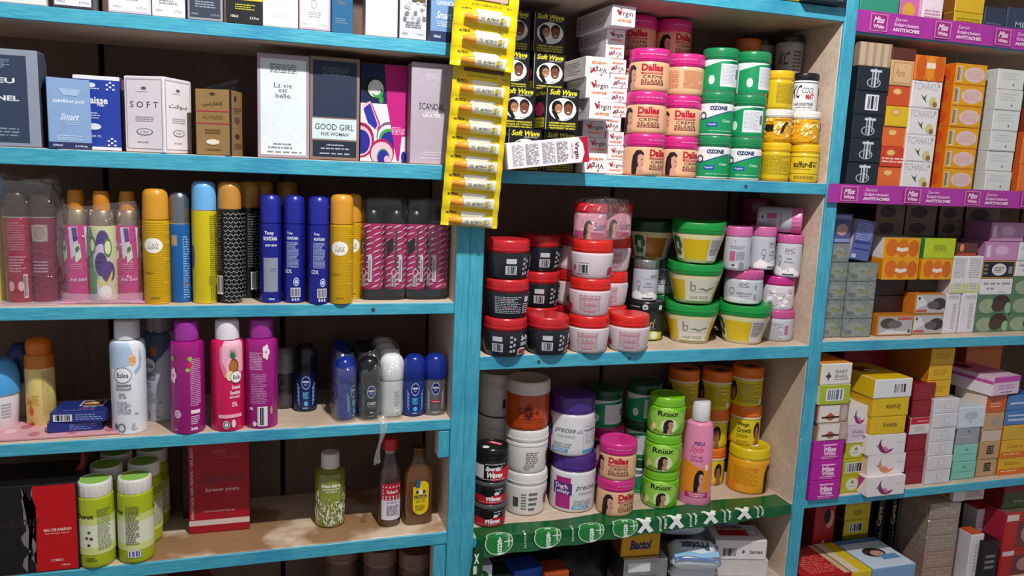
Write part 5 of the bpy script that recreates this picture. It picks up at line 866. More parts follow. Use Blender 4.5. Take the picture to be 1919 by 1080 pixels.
AW = jar(0.0385, 0.068, 0.017, '#bcc0c8', '#c4548e', [W('AHC', 2, 0.8, 30, 0.14, '#77607c', b=0.0), ('r', -14, 0.68, 18, 0.71, '#8a8494'), ('o', -34, 0.5, 9, 0.14, 0.2, '#77808a'), W('CREME Eclaircissante', 4, 0.44, 44, 0.08, '#7a7684'), ('f', -10, 0.3, 20, 0.36, 1, '#8a8494'), ('f', 36, 0.1, 42, 0.9, 2, '#7a7684', 0.08), ('r', -6, 0.06, 14, 0.12, '#55555c'), ('p', [(-70, 0.04), (60, 0.04), (60, 0.12), (10, 0.2), (-30, 0.28), (-70, 0.14)], '#e6e6ea')], rib=0.001, lidr=1.0, waist=1.0)
GA = 'silver grey cream jars with pink lids'
sj(AW, 'cream_jar', 'wide silver grey jar with pink beaded lid on the olive tub', 1394, 0.064, M2+0.0815, 0, group=GA)
zt = M2+0.0815+0.068
sj(AU, 'cream_jar', 'tall silver grey jar with barcode, paired behind wide jar', 1382, 0.056, zt+0.0002, 0, group=GA)
sj(AT, 'cream_jar', 'tall silver grey jar beside the barcode one', 1428, 0.07, zt+0.0002, 40, group=GA)
AWs = jar(0.0345, 0.065, 0.0165, '#bcc0c8', '#c4548e', [('f', -28, 0.1, 24, 0.8, 10, '#8f8f9a', 0.14), ('r', 30, 0.3, 44, 0.7, '#b06a8c')], rib=0.001, waist=1.0)
AP = jar(0.0325, 0.0705, 0.0175, '#d8cdd6', '#c02f86', [('e', random.Random(i).uniform(-50, 50), random.Random(i+7).uniform(0.2, 0.8), 9, 0.08, ['#f0ecf0', '#c8bcc6'][i % 2]) for i in range(26)])
sj(AWs, 'cream_jar', 'short silver grey jar with pink lid on the shelf by the panel', 1456, 0.07, M2, 0, group=GA)
sj(AP, 'cream_jar', 'mottled white jar with smooth pink lid by the panel', 1459, 0.07, M2+0.065, 0, group=GA)
AT2 = jar(0.0255, 0.088, 0.0165, '#c4c6cc', '#cf5c9c', ahc, rib=0.0009, lidr=1.04)
sj(AT2, 'cream_jar', 'tall silver grey jar with framed letters standing by the panel', 1478, 0.056, M2+0.1355, -10, group=GA)
ADK = jar(0.0135, 0.0878, 0.012, '#3a3a44', '#8a8a90', [('f', -40, 0.2, 40, 0.8, 10, '#8a8a96', 0.15)])
sj(ADK, 'cream_jar', 'dark grey jar squeezed between two tall silver jars', 1453, 0.085, M2+0.1355, 0, group='dark jars')
e = place(AU, 'cream_jar', 'silver grey jar with pink lid lying on its side on top', 'jar', (xat(1420, 0.1, 1.41), 0.1, M2+0.1355+0.088+0.0278), (0, 90, -38), GA)
s = jar(0.034, 0.29, 0.055, '#7d4a5c', '#7c2348', [('r', -70, 0.2, 70, 0.75, '#8f5a6c')], bsurf='gloss')
sj(s, 'canister', 'tall dusky pink canister in the shade behind silver jars', 1402, 0.168, M2, 0, 'canister')
# ---- behind the frosted jars
BK = jar(0.037, 0.0795, 0.0215, '#24261f', '#17191c', [('p', [(-60, 0.04), (60, 0.04), (60, 0.3), (20, 0.36), (-10, 0.2), (-60, 0.3)], '#c2c81c'), W('curl', 10, 0.62, 40, 0.3, '#a8a890', s=0.3), ('f', -30, 0.4, 40, 0.5, 2, '#8a8a7a'), ('e', 30, 0.2, 12, 0.14, '#e6e6dc')], cap_ops=[('e', -4, 0.86, 9, 0.08, '#c8ccd0'), ('e', 46, 0.86, 7, 0.07, '#c8ccd0'), W('sti', -4, 0.86, 10, 0.06, '#1a1c20'), ('f', -55, 0.84, -20, 0.88, 1, '#c8ccd0')], lidr=1.02)
sj(BK, 'hair_gel_jar', 'black lidded jar with lime patch behind the lone frosted jar', 1211, 0.112, M2, 0)
sj(AC, 'cream_jar', 'silver grey jar with clear lid on the black lidded jar', 1210, 0.112, M2+0.0797, 0, group=GA)
GB = jar(0.032, 0.082, 0.019, '#c2bc2c', '#15803e', [('f', -40, 0.3, 50, 0.9, 9, '#5a5a34', 0.12)]); GW2 = jar(0.032, 0.075, 0.019, '#c6ccd0', '#14703a', [('f', -50, 0.34, 60, 0.92, 9, '#3a4048', 0.1), ('r', -40, 0.08, -6, 0.28, '#c0c8d0'), ('b', -38, 0.09, -8, 0.27)])
sj(GB, 'hair_gel_jar', 'yellow green jar with green lid half hidden by olive tubs', 1243, 0.178, M2, 0, group='green lidded jars behind tubs')
sj(GW2, 'hair_gel_jar', 'white labelled jar with green lid wedged behind olive tubs', 1243, 0.178, M2+0.0825, 0, group='green lidded jars behind tubs')
# ================================================================ third opening: relaxers
wv = lambda lid, lit: [('r', -70, 0.05, 70, 0.52, '#c01c2c') if lit else ('p', [(4, 0.08), (80, 0.08), (80, 0.7), (4, 0.56)], '#cf2030'), W("Sportin'", 10, 0.62, 58, 0.26, '#f0f0f2', b=0.05, s=0.3), W('Waves', 14, 0.36, 54, 0.26, '#f0f0f2', b=0.05, s=0.3), ('f', -20, 0.8, 50, 0.87, 1, '#c8c8cc'), ('f', -40, 0.12, 50, 0.2, 1, '#f0c8cc'), ('e', -8, 0.75, 26, 0.3, '#0c0c0f') if lit else ('r', -62, 0.2, -24, 0.8, '#d8d8dc')]
WV = jar(0.0318, 0.0452, 0.008, '#26262b', '#55555a', wv(0, True), lidr=1.0, waist=1.0, lsurf='gloss'); 
WT_ = jar(0.0332, 0.0655, 0.0215, '#141417', '#121214', wv(0, False), lidr=1.0, waist=1.0, lsurf='gloss', bsurf='gloss', tops=[('p', [(-0.3, 0.3), (0.5, -0.1), (0.6, 0.2), (-0.1, 0.6)], '#d02030'), ('p', [(-0.1, 0.36), (0.5, 0.06), (0.52, 0.16), (-0.06, 0.46)], '#ececee'), ('e', -0.35, -0.45, 0.2, 0.2, '#e0e4e6')])
GWV = 'black pomade jars with red label'
sj(WV, 'pomade_jar', 'small black pomade jar, bottom of three beside the post', 918, 0.062, M3, 0, group=GWV)
sj(WV, 'pomade_jar', 'small black pomade jar, middle of three beside the post', 920, 0.062, M3+0.0452, 0, group=GWV)
sj(WT_, 'pomade_jar', 'taller black pomade jar, topmost beside the post', 922, 0.062, M3+0.0904, 0, group=GWV)
bur = lambda u, c: [('star', u, 0.52, 17, 0.3, 12, 0.45, c)]
WTB = jar(0.043, 0.0885, 0.0235, '#e0dedb', '#dedcd8', bur(70, '#8a2030')+[('f', -10, 0.2, 4, 0.75, 6, '#5a5a58', 0.3), ('f', 10, 0.15, 34, 0.8, 4, '#55554f', 0.05), ('r', -34, 0.3, -18, 0.6, '#4a4a48')], waist=1.0, taper=0.94, bsurf='plastic')
WTB2 = jar(0.043, 0.0885, 0.0235, '#e0dedb', '#dedcd8', bur(74, '#8a2030')+[('f', -4, 0.2, 30, 0.7, 8, '#77777a', 0.2), ('e', 0, 0.22, 10, 0.1, '#a8a8a4'), ('r', -80, 0.86, 80, 0.875, '#b8b6b2')], waist=1.0, taper=0.94, bsurf='plastic')
AMB = jar(0.0435, 0.0965, 0.025, '#b8420f', '#d8cdc4', bur(4, '#4a1408')+[W('Serie', 4, 0.55, 58, 0.2, '#7a2c10', b=0.02), ('r', -40, 0.24, 60, 0.255, '#8a3210'), ('f', -30, 0.3, 52, 0.36, 1, '#8a3210')], waist=0.99, bsurf='gloss')
GTB = 'white gel tubs'
sj(WTB, 'gel_tub', 'white tub, bottom of the stack under the amber one', 985, 0.102, M3, 0, 'tub', GTB)
sj(WTB2, 'gel_tub', 'white tub, middle of the stack under the amber one', 987, 0.102, M3+0.0885, 4, 'tub', GTB)
sj(AMB, 'gel_tub', 'amber gel tub with white lid and dark burst', 989, 0.102, M3+0.177, 0, 'tub')
for i in range(3): X = xat(934, 0.177, M3+0.2); place(WTB, 'gel_tub', 'white tub in deep shade, topmost behind the amber tub' if i == 2 else 'white tub in deep shade, %s behind the front stack' % ('bottom' if i == 0 else 'middle'), 'tub', (X, 0.177, M3+0.0905*i), (0, 0, 30), 'shaded white tubs')
prc = [('r', -44, 0.1, -4, 0.86, '#a8287c'), ('r', -52, 0.44, 0, 0.72, '#5a2a7c'), W('Dark', -27, 0.64, 36, 0.11, '#f0e6f2', b=0.02), W('and', -26, 0.565, 10, 0.04, '#f0e6f2'), W('Lovely', -26, 0.5, 40, 0.12, '#f0e6f2', b=0.02), W('precise', 36, 0.62, 54, 0.16, '#5a6068', s=0.3, b=0.0), W('DIAMOND', 40, 0.485, 44, 0.065, '#9aa0a8', b=0.0), ('p', [(64, 0.6), (80, 0.68), (82, 0.56)], '#b8bcc2'), W('STRAIGHT & SHINE', 30, 0.3, 50, 0.045, '#7a8088'), W('RELAXER CREAM', 28, 0.235, 46, 0.045, '#7a8088'), ('r', 2, 0.11, 46, 0.18, '#2f9cc8'), W('REGULAR', 24, 0.145, 34, 0.042, '#eef6fa', b=0.03), ('r', 84, 0.1, 150, 0.84, '#d4d6dc'), ('r', 84, 0.1, 150, 0.16, '#3a9cd0'), ('f', 90, 0.3, 146, 0.8, 9, '#8a8f98', 0.1), ('r', 84, 0.62, 150, 0.64, '#5a3a7c')]
PR = jar(0.0465, 0.1195, 0.0335, '#dcdce0', '#4a2a80', prc, lidr=0.97, waist=1.0, crown=0.0015, lsurf='gloss')
GP = 'white relaxer tubs with purple lids'
sj(PR, 'relaxer_tub', 'large white tub with purple lid and magenta square, lower of two', 1073, 0.1, M3, 0, 'tub', GP)
sj(PR, 'relaxer_tub', 'large white tub with purple lid, upper of two', 1071, 0.1, M3+0.1195, -52, 'tub', GP)
sstack(DJ, 'relaxer_jar', 'peach relaxer jar with pink lid', 1153, 0.056, M3, 0.0757, 2, 'of the pair on the green wrapper shelf', (40, 2), group='relaxer jars on the green wrapper shelf')
zt = sstack(DJ, 'relaxer_jar', 'peach relaxer jar with pink lid', 1132, 0.15, M3, 0.0757, 2, 'of the pair behind purple lidded tubs', (30, 30), group='relaxer jars behind purple lids')
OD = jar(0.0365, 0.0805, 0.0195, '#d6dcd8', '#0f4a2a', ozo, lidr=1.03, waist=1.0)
sj(OD, 'cream_jar', 'dark green lidded jar with back text, in the shade above the peach pair', 1133, 0.15, zt, 196, group='dark green cream jars')
sstack(OD, 'cream_jar', 'dark green lidded jar', 1197, 0.145, M3, 0.0805, 3, 'in the shaded stack behind lime jars', (-10, 175, 196), group='dark green cream jars')
rlx = [('e', 0, 0.56, 52, 0.44, '#a8d85c'), ('e', -22, 0.62, 34, 0.3, '#9ad050'), ('e', 24, 0.62, 36, 0.3, '#9ad050'), W('Relax', 4, 0.8, 66, 0.2, '#1c3418', b=0.03), ('e', 8, 0.36, 26, 0.27, '#d8e6b8')]+portrait(8, 0.36, 0.25, 90, '#b98a6a', '#2c1c18')+[('e', -40, 0.3, 8, 0.12, '#e6e0a8'), ('e', -46, 0.2, 7, 0.08, '#c8d078'), ('f', -30, 0.05, 40, 0.1, 1, '#e8f4c8'), W('Relaxer', -40, 0.1, 24, 0.05, '#f0f8d8')]
RX = jar(0.0385, 0.0785, 0.0195, '#6cb81e', '#76c026', rlx, lidr=0.93, waist=1.0, taper=0.97, neck=0.9)
sstack(RX, 'relaxer_jar', 'lime green jar', 1238, 0.07, M3, 0.0785, 3, 'in the stack beside the pink bottle', (0, -2, 4), group='lime green relaxer jars')
# pink bottle
s = Spec(); 
pr = [(0, 0.001), (0.033, 0), (0.0348, 0.004), (0.0335, 0.03), (0.0315, 0.09), (0.0295, 0.15), (0.0265, 0.172), (0.019, 0.179), (0.013, 0.18)]
b = s.add('body', lathe('body', pr+[(0, 0.18)], M('#e48aae', 'plastic'), 40, asp=0.8))
s.add('cap', lathe('cap', [(0, 0.1795), (0.0185, 0.1795), (0.0192, 0.181), (0.0185, 0.217), (0.0172, 0.2195), (0, 0.22)], M('#e2e0e4', 'plastic'), 40))
s.round_print([('p', [(-62, 0.2), (-60, 0.56), (-20, 0.5), (20, 0.44), (60, 0.54), (60, 0.42), (54, 0.2), (48, 0.12), (-48, 0.12)], '#e08a1c'), W('PEKA', 6, 0.74, 44, 0.045, '#4a3a7c', b=0.02, s=0.2), W('Style', -4, 0.66, 56, 0.1, '#d83a80', s=0.6, b=0.0), W('SILKY HAIR', 0, 0.58, 44, 0.028, '#b03a7c'), W('NEUTRALIZER', 0, 0.54, 50, 0.026, '#b03a7c'), ('e', 40, 0.46, 8, 0.04, '#e6d6dc')]+portrait(16, 0.29, 0.14, 190, '#c8917a', '#1c141c')+[('r', -34, 0.1, 50, 0.16, '#b82468'), W('NOURISHING', 8, 0.14, 60, 0.02, '#f6dce8'), W('SHAMPOO', 8, 0.115, 46, 0.02, '#f6dce8')], pr[1:], 0.034, 0.18, b, asp=0.8)
sj(s, 'shampoo_bottle', 'pink shampoo bottle with orange label and white cap', 1303, 0.062, M3, 0, 'bottle')
# mega growth jars
mg = [('p', [(-80, 0.0), (-40, 0.0), (-80, 0.4)], '#e8881c'), W('Mega', -6, 0.74, 40, 0.18, '#4a5a14', b=0.02), W('Growth', -4, 0.54, 52, 0.18, '#3a4a10', b=0.02), ('f', -30, 0.26, 16, 0.4, 3, '#8a7c18'), ('e', 48, 0.52, 16, 0.3, '#20140f', 'portrait'), ('e', 48, 0.42, 10, 0.24, '#9a6440', 'portrait'), ('p', [(36, 0.0), (60, 0.0), (56, 0.24), (42, 0.24)], '#9a6440', 'portrait'), ('f', -30, 0.08, 16, 0.18, 2, '#b09a1c'),
      ('f', 140, 0.15, 225, 0.85, 10, '#a8981c', 0.1), ('e', 118, 0.5, 18, 0.36, '#20140f', 'portrait'), ('e', 122, 0.4, 10, 0.24, '#9a6440', 'portrait'), ('r', 222, 0.08, 236, 0.3, '#e8e2c8')]
MG = jar(0.0338, 0.0868, 0.024, '#dcc41e', '#e8741c', mg, lidr=1.0, waist=0.98, cap_ops=[('r', -90, 0.685, 90, 0.73, '#f0dcc0'), ('r', 90, 0.685, 270, 0.73, '#f0dcc0')], tops=[('e', 0, 0, 0.75, 0.75, '#c8761c'), ('e', -0.1, 0.2, 0.35, 0.3, '#3a2010')])
GMG = 'orange lidded yellow growth jars'
sstack(MG, 'growth_jar', 'yellow jar with orange lid', 1331, 0.152, M3, 0.0868, 3, 'in the stack behind the pink bottle', (-10, -30, 178), group=GMG)
BY = jar(0.044, 0.1015, 0.0245, '#e6a31c', '#d8bc14', [('p', [(-90, 0), (-20, 0), (-40, 0.3), (-90, 0.5)], '#e88a14'), ('f', -40, 0.25, 30, 0.8, 13, '#c88414', 0.08)]+portrait(70, 0.42, 0.42, 60, '#b98060', '#2a1812'), lidr=0.99, waist=1.0, tops=[('e', 0.1, -0.1, 0.3, 0.25, '#e8e4d8')])
sj(BY, 'growth_jar', 'big golden jar with yellow lid beside the side panel', 1402, 0.1, M3, 0, group='big golden jars')
sj(MG, 'growth_jar', 'yellow jar with orange lid and smiling portrait on the big golden jar', 1396, 0.12, M3+0.1017, 4, group=GMG)
sj(MG, 'growth_jar', 'yellow jar with orange lid, highest by the side panel', 1400, 0.12, M3+0.1885, 190, group=GMG)
sstack(MG, 'growth_jar', 'yellow jar with orange lid', 1270, 0.172, M3, 0.0868, 3, 'in the stack behind the lime jars', (200, 180, 186), group=GMG)
# ================================================================ under the green wrapper: soaps
def pillow(w_, d_, h_, mat, seed=1):
    rnd = random.Random(seed); V, F = [], []; n, m = 28, 10
    for i in range(m+1):
        t = -1+2*i/m; k = (1-abs(t)**4)**0.5; k = max(k, 0.12)
        for j in range(n):
            a = 2*math.pi*j/n; c, s_ = math.cos(a), math.sin(a); r = 1/(abs(c)**4+abs(s_)**4)**0.25
            V.append((t*w_/2, c*r*d_/2*(0.86+0.14*k)*(1+rnd.uniform(-0.02, 0.02)), h_/2+s_*r*h_/2*k*(1+rnd.uniform(-0.03, 0.03))))
    for i in range(m):
        for j in range(n): F.append((i*n+j, i*n+(j+1) % n, (i+1)*n+(j+1) % n, (i+1)*n+j))
    F += [tuple(range(n))[::-1], tuple(range(m*n, m*n+n))]
    return to_mesh('wrapper', V, F, [mat], smooth=True)
def soap(w_, d_, h_, base, tops, seed, surf='gloss'):
    s = Spec(); b = s.add('wrapper', pillow(w_, d_, h_, M(base, surf), seed))
    for sx in (-1, 1): s.add('crimped_end', box_mesh('crimped_end', 0.006, d_*0.8, 0.0012, M('#c9ced6', 'metal'), bev=0.0003, x0=sx*(w_/2+0.002), z0=h_/2), b)
    if tops: s.face_print(tops, 'T', w_, d_, h_, b, extra=0.0012)
    return s
protop = lambda r=0: [('p', [(0.02, 0.1), (0.3, 0.2), (0.6, 0.12), (0.98, 0.2), (0.98, 0.42), (0.6, 0.3), (0.3, 0.4), (0.02, 0.3)], '#8fc0dc'), ('r', 0.02, 0.02, 0.98, 0.1, '#5a7ab0'), W('Protex', 0.5, 0.62, 0.6, 0.34, '#34405c', r=r, b=0.03)]
PS = [soap(0.098, 0.062, 0.036, '#d3dfe8', protop(180), 3), soap(0.098, 0.062, 0.036, '#d3dfe8', protop(180), 4), soap(0.098, 0.062, 0.036, '#c9d8e4', protop(180), 5)]
GPX = 'wrapped bars of soap under the green wrapper'
def plc(s, lab, px, Y, z, rot, cat='soap', name='soap_bar', g=GPX): return place(s, name, lab, cat, (xat(px, Y, z+0.02), Y, z), rot, g)
plc(PS[0], 'blue white wrapped soap bar tipped towards the viewer', 1300, 0.042, M4+0.048, (24, 0, -18))
plc(PS[1], 'blue white wrapped soap bar resting highest at the back', 1272, 0.115, M4+0.086, (14, 0, -14))
plc(PS[2], 'blue white wrapped soap bar behind the white red lettered box', 1340, 0.14, M4+0.061, (18, 0, -24))
for i, (px, Y) in enumerate(((1290, 0.065), (1322, 0.15))):
    plc(soap(0.1, 0.075, 0.048 if i == 0 else 0.06, '#c4ccd6', (), 7+i), ('silver wrapped soap bar lying beneath the tipped one', 'pale wrapped soap bar lying beneath the back ones')[i], px, Y, M4, (0, 0, -16))
put_box(('#d8a016', '#8a4a1c', '#7a5a48'), 'soap_box', 'yellow end of a soap box lettered in blue', 1168, 1237, M4+0.068, 0.05, 0.045, 0.09, -6, group='soap boxes under the green wrapper', ops=[W('Bactol', 0.5, 0.5, 0.56, 0.42, '#2a3068', b=0.045, s=0.2)], tops=[('r', 0.1, 0.1, 0.9, 0.5, '#5a4034')])
put_box(('#c4c6cc', '#8f9298', '#d0d2d6'), 'soap_box', 'crumpled silver packet under the yellow soap box', 1172, 1250, M4, 0.067, 0.03, 0.11, -6, group='soap boxes under the green wrapper', surf='metal', ops=[('r', 0.1, 0.6, 0.6, 0.9, '#e0e0e4'), ('f', 0.15, 0.1, 0.8, 0.5, 5, '#5a5a60')])
put_box(('#e2dede', '#cfc8c8', '#e6e2e0'), 'soap_box', 'white medicated soap box with red panel on top', 1352, 1438, M4+0.04, 0.044, 0.02, 0.075, -14, group='soap boxes under the green wrapper', ops=[('b', 0.15, 0.2, 0.42, 0.6, '#55555a'), ('star', 0.55, 0.42, 0.04, 0.12, 6, 0.5, '#55555a'), W('Santex', 0.8, 0.42, 0.26, 0.2, '#7a2a3a')], tops=[('r', 0.14, 0.3, 0.72, 0.66, '#b8202c'), W('Santex', 0.42, 0.84, 0.56, 0.26, '#8a1c34', b=0.02), ('o', 0.82, 0.5, 0.12, 0.2, 0.15, '#8a8a8e')])
put_box(('#d0cccc', '#b8b2b2'), 'soap_box', 'plain white soap box under the red paneled one', 1352, 1440, M4, 0.039, 0.02, 0.075, -14, group='soap boxes under the green wrapper')
# black bag and small packets at the post
V, F = [], []; rnd = random.Random(2); n, m = 26, 12
for i in range(m+1):
    t = i/m; k = math.sin(math.pi*min(0.97, 0.3+t*0.67))
    for j in range(n):
        a = 2*math.pi*j/n; wv_ = 1+0.12*math.sin(3*a+t*5)+0.07*math.sin(7*a-t*8)+rnd.uniform(-0.05, 0.05)
        V.append((0.095*k*wv_*math.sin(a)+0.01*t, -0.072*k*wv_*math.cos(a), 0.118*t*(1+0.08*math.sin(2*a))))
for i in range(m):
    for j in range(n): F.append((i*n+j, i*n+(j+1) % n, (i+1)*n+(j+1) % n, (i+1)*n+j))
F += [tuple(range(n))[::-1], tuple(range(m*n, m*n+n))]
s = Spec(); b = s.add('sack', to_mesh('sack', V, F, [M('#0b0b0d', 'waxy')], smooth=True)); s.add('tied_mouth', lathe('tied_mouth', [(0.02, 0.115), (0.01, 0.124), (0.016, 0.134), (0, 0.13)], M('#0b0b0d', 'waxy'), 16, wob=lambda a, z: 0.003*math.sin(5*a)), b)
place(s, 'black_bag', 'crumpled black plastic bag in the dark under the green wrapper', 'bag', (xat(1066, 0.115, M4+0.05), 0.118, M4), (0, 0, 10))
put_box(('#1f4fb4', '#183c8c'), 'packet', 'bright blue packet under the green wrapper beside black bag', 962, 1018, M4, 0.083, 0.02, 0.05, 8, 'packet', group='packets near the post', ops=[W('SOAP', 0.5, 0.7, 0.5, 0.12, '#3a6cc8')])
put_box(('#b8501c', '#8a3a14'), 'packet', 'orange packet lying beside the bright blue one', 1020, 1066, M4, 0.075, 0.012, 0.05, 3, 'packet', group='packets near the post')
put_box(('#dfe2e6', '#b8bcc4'), 'packet', 'slim blue and white packet with green disc next to the post', 887, 921, M4, 0.108, 0.012, 0.035, 0, 'packet', group='packets near the post', ops=[('r', 0, 0, 0.8, 0.4, '#3f8fd0'), ('r', 0.8, 0, 1, 0.5, '#c84a6c'), ('e', 0.45, 0.72, 0.4, 0.2, '#1f5a2c'), W('Dettol', 0.45, 0.72, 0.1, 0.3, '#a8c8a4', r=-90)])
put_box(('#0f3a20', '#0c2c18'), 'packet', 'dark green packet between slim packet and blue one', 922, 966, M4, 0.075, 0.03, 0.05, 0, 'packet', group='packets near the post')
# ================================================================ right section: cartons of soap and cream
def column(px0, px1, z, items, where, Y=0.0, d=0.12, name='soap_box', cat='box', group=None, jit=0.003):
    """items from the bottom: (height, front, side, print, description[, options])"""
    group = group or 'boxes '+where; xa, xb = xat(px0, Y, z+0.02), xat(px1, Y, z+0.02); rnd = random.Random(where); n = len(items)
    for i, it in enumerate(items):
        h, fr, sd, ops, desc = it[:5]; o = it[5] if len(it) > 5 else {}
        pos = 'topmost' if i == n-1 and n > 1 else ORD[i]; ww = (xb-xa)*o.get('w', 1.0)-0.0012
        dd_ = o.get('d', d); s = carton(ww, dd_, h-0.0003, fr, sd, o.get('top'), ops=ops, lops=o.get('l', ()), tops=o.get('t', ()), surf=o.get('surf', 'paper'))
        if o.get('wrap'): s.add('clear_wrap', box_mesh('clear_wrap', ww+0.001, dd_+0.003, h-0.0004, film('#eef4f0', 0.1, 0.5, 1.6, 0.08), bev=0.002))
        yy = Y+o.get('Y', rnd.uniform(0, jit))
        rz = o.get('rz', rnd.uniform(-0.8, 0.8))
        place(s, name, f'{desc}, {pos} {where}', cat, ((xa+xb)/2+o.get('x', 0)-math.sin(R_(rz))*dd_/2, yy+dd_/2, z), (0, 0, rz), group); z += h
    return z
# ---- above the first pink strip
z = T1
put_box(('#2f8f74', '#1f6a54'), 'packet', 'teal green soft packet above the magenta strip next to post', 1612, 1684, z, 0.048, 0.0, 0.09, 0, 'packet', group='goods above the first magenta strip')
put_box(('#c86aa8', '#a04a84'), 'soap_box', 'pink soap box above the magenta strip beside teal packet', 1686, 1726, z, 0.05, 0.01, 0.09, group='goods above the first magenta strip', ops=[('e', 0.4, 0.5, 0.3, 0.3, '#d8a040')])
put_box(('#e6d6e0', '#c9a8bc'), 'soap_box', 'pale pink soap box above the magenta strip beside yellow boxes', 1729, 1766, z, 0.06, 0.0, 0.09, group='goods above the first magenta strip', ops=[('f', 0.1, 0.2, 0.9, 0.5, 3, '#b87a9c')])
column(1788, 1842, z, [(0.033, '#c8a81c', '#7a4a1c', [('r', 0, 0, 1, 0.3, '#d8c8b8'), ('f', 0.1, 0.4, 0.9, 0.7, 2, '#8a7014')], 'yellow soap box'), (0.033, '#d0a81c', '#7a4a1c', [], 'yellow soap box')], 'above the magenta strip', 0.0, 0.1)
put_box(('#2a3348', '#20283c'), 'packet', 'dark navy packet above the magenta strip beside yellow boxes', 1844, 1884, z, 0.05, 0.0, 0.08, cat='packet', group='goods above the first magenta strip', ops=[('f', 0.1, 0.2, 0.8, 0.4, 2, '#5a6a8a')])
put_box(('#2c3852', '#222c44'), 'packet', 'dark navy packet with pale lettering at the picture edge', 1886, 1950, z, 0.055, 0.0, 0.08, cat='packet', group='goods above the first magenta strip', ops=[W('MEN', 0.5, 0.4, 0.5, 0.2, '#9aa8c0')])
put_box(('#1d2638', '#18202f', '#2a3450'), 'packet', 'dark navy packet poking over the top shelf edge', 1512, 1588, 1.826, 0.03, -0.02, 0.1, cat='packet', group='packets over the top edge', ops=[W('shade', 0.75, 0.3, 0.3, 0.2, '#8a98b0')])
put_box(('#c8b42a', '#8a8a30'), 'packet', 'yellow and white packet at the top shelf edge', 1462, 1508, 1.826, 0.03, 0.0, 0.1, cat='packet', group='packets over the top edge')
# ---- row between the magenta strips
nav = [('o', 0.5, 0.34, 0.22, 0.2, 0.16, '#aab2c0'), ('r', 0.42, 0.2, 0.46, 0.9, '#aab2c0'), ('r', 0.5, 0.16, 0.56, 0.92, '#c8ced8'), ('r', 0.6, 0.3, 0.64, 0.86, '#aab2c0'), ('r', 0.36, 0.78, 0.72, 0.88, '#c8ced8')]
nb = [('r', 0.32, 0.2, 0.74, 0.86, '#e0e4ea'), ('b', 0.36, 0.26, 0.7, 0.8)]
N = lambda ops, de: (0.0468, '#1b2430', '#131a26', ops, de, {'l': [('r', 0.3, 0.3, 0.5, 0.5, '#c8d0da')]})
column(1588, 1647, T2, [N(nav, 'dark navy soap box'), N(nav, 'dark navy soap box'), N(nav, 'dark navy soap box'), N(nb, 'dark navy soap box with barcode'), N(nav, 'dark navy soap box'), (0.046, '#a89078', '#8a745e', [('r', 0.02+0.24*i, 0.02, 0.16+0.24*i, 0.98, '#c2ab92') for i in range(4)], 'beige ribbed soap packet')], 'in the column next to the post', 0.0, 0.1)
dv = [('e', 0.4, 0.72, 0.2, 0.16, '#e8b87c'), ('o', 0.4, 0.72, 0.2, 0.16, 0.2, '#c8843c')]
O = lambda c, de, ops=dv: (0.0405, c, '#9a4a14', list(ops), de)
column(1647, 1691, T2, [O('#d8662a', 'orange soap box'), O('#c83c1e', 'red orange soap box', [dv[0], dv[1], ('f', 0.05, 0.2, 0.95, 0.5, 2, '#f0d0c0', 0.14)]), O('#d8642a', 'orange soap box'), O('#d8b41c', 'yellow soap box'), O('#c8501e', 'rusty orange soap box'), (0.05, '#d0a878', '#a8845c', [('r', 0.1, 0.1, 0.9, 0.9, '#b08a58'), ('r', 0.13, 0.13, 0.87, 0.87, '#d4b080'), W('Pure', 0.4, 0.5, 0.4, 0.3, '#a8804c', s=0.4)], 'tan framed soap box'), (0.024, '#5a2a20', '#4a2018', [], 'maroon soap box')], 'in the second column beyond navy boxes', 0.004, 0.1)
tch = [W('TCHAKU', 0.44, 0.8, 0.84, 0.26, '#a8acae', b=0.0, s=0.1), ('p', [(0.3, 0.52), (0.42, 0.4), (0.5, 0.52), (0.46, 0.36), (0.52, 0.2), (0.4, 0.34)], '#3a4a38', 'plant_print'), ('e', 0.72, 0.26, 0.13, 0.18, '#c8bc84', 'plant_print'), ('e', 0.8, 0.16, 0.08, 0.1, '#8a6a3c', 'plant_print'), ('e', 0.88, 0.86, 0.04, 0.06, '#a8acae')]
column(1691, 1746, T2, [(0.054, '#dcd8d8', '#c8c0c0', tch, 'white soap packet with plant print', {'surf': 'gloss'}) for i in range(4)]+[(0.05, '#d8761c', '#b8561c', [('e', 0.2, 0.5, 0.16, 0.5, '#c85a14'), ('e', 0.5, 0.5, 0.16, 0.5, '#e08a24'), ('e', 0.8, 0.5, 0.16, 0.5, '#c85a14'), ('r', 0.36, 0.5, 0.66, 0.72, '#e6d8c8')], 'orange honey soap packet')], 'in the third column beyond navy boxes', 0.0, 0.1)
oy = [('r', 0.02, 0.06, 0.98, 0.94, '#d89a14'), ('r', 0.05, 0.14, 0.2, 0.86, '#d8d2c0'), ('b', 0.06, 0.18, 0.19, 0.82), ('e', 0.6, 0.5, 0.34, 0.36, '#d8b8b4'), ('f', 0.36, 0.28, 0.84, 0.72, 5, '#c8a0a0', 0.12)]
column(1767, 1825, T2, [(0.0432, '#d8940f', '#d0641a', oy, 'golden soap packet with pinkish oval', {'surf': 'gloss', 'l': [('e', 0.5, 0.5, 0.3, 0.35, '#c84a14')]}) for i in range(6)], 'in the golden column', 0.004, 0.06)
wh = [('r', 0.03, 0.05, 0.97, 0.95, '#d0d4d0'), ('f', 0.15, 0.45, 0.8, 0.85, 3, '#b8bcba', 0.1), ('star', 0.6, 0.25, 0.05, 0.08, 4, 0.5, '#5a6064')]
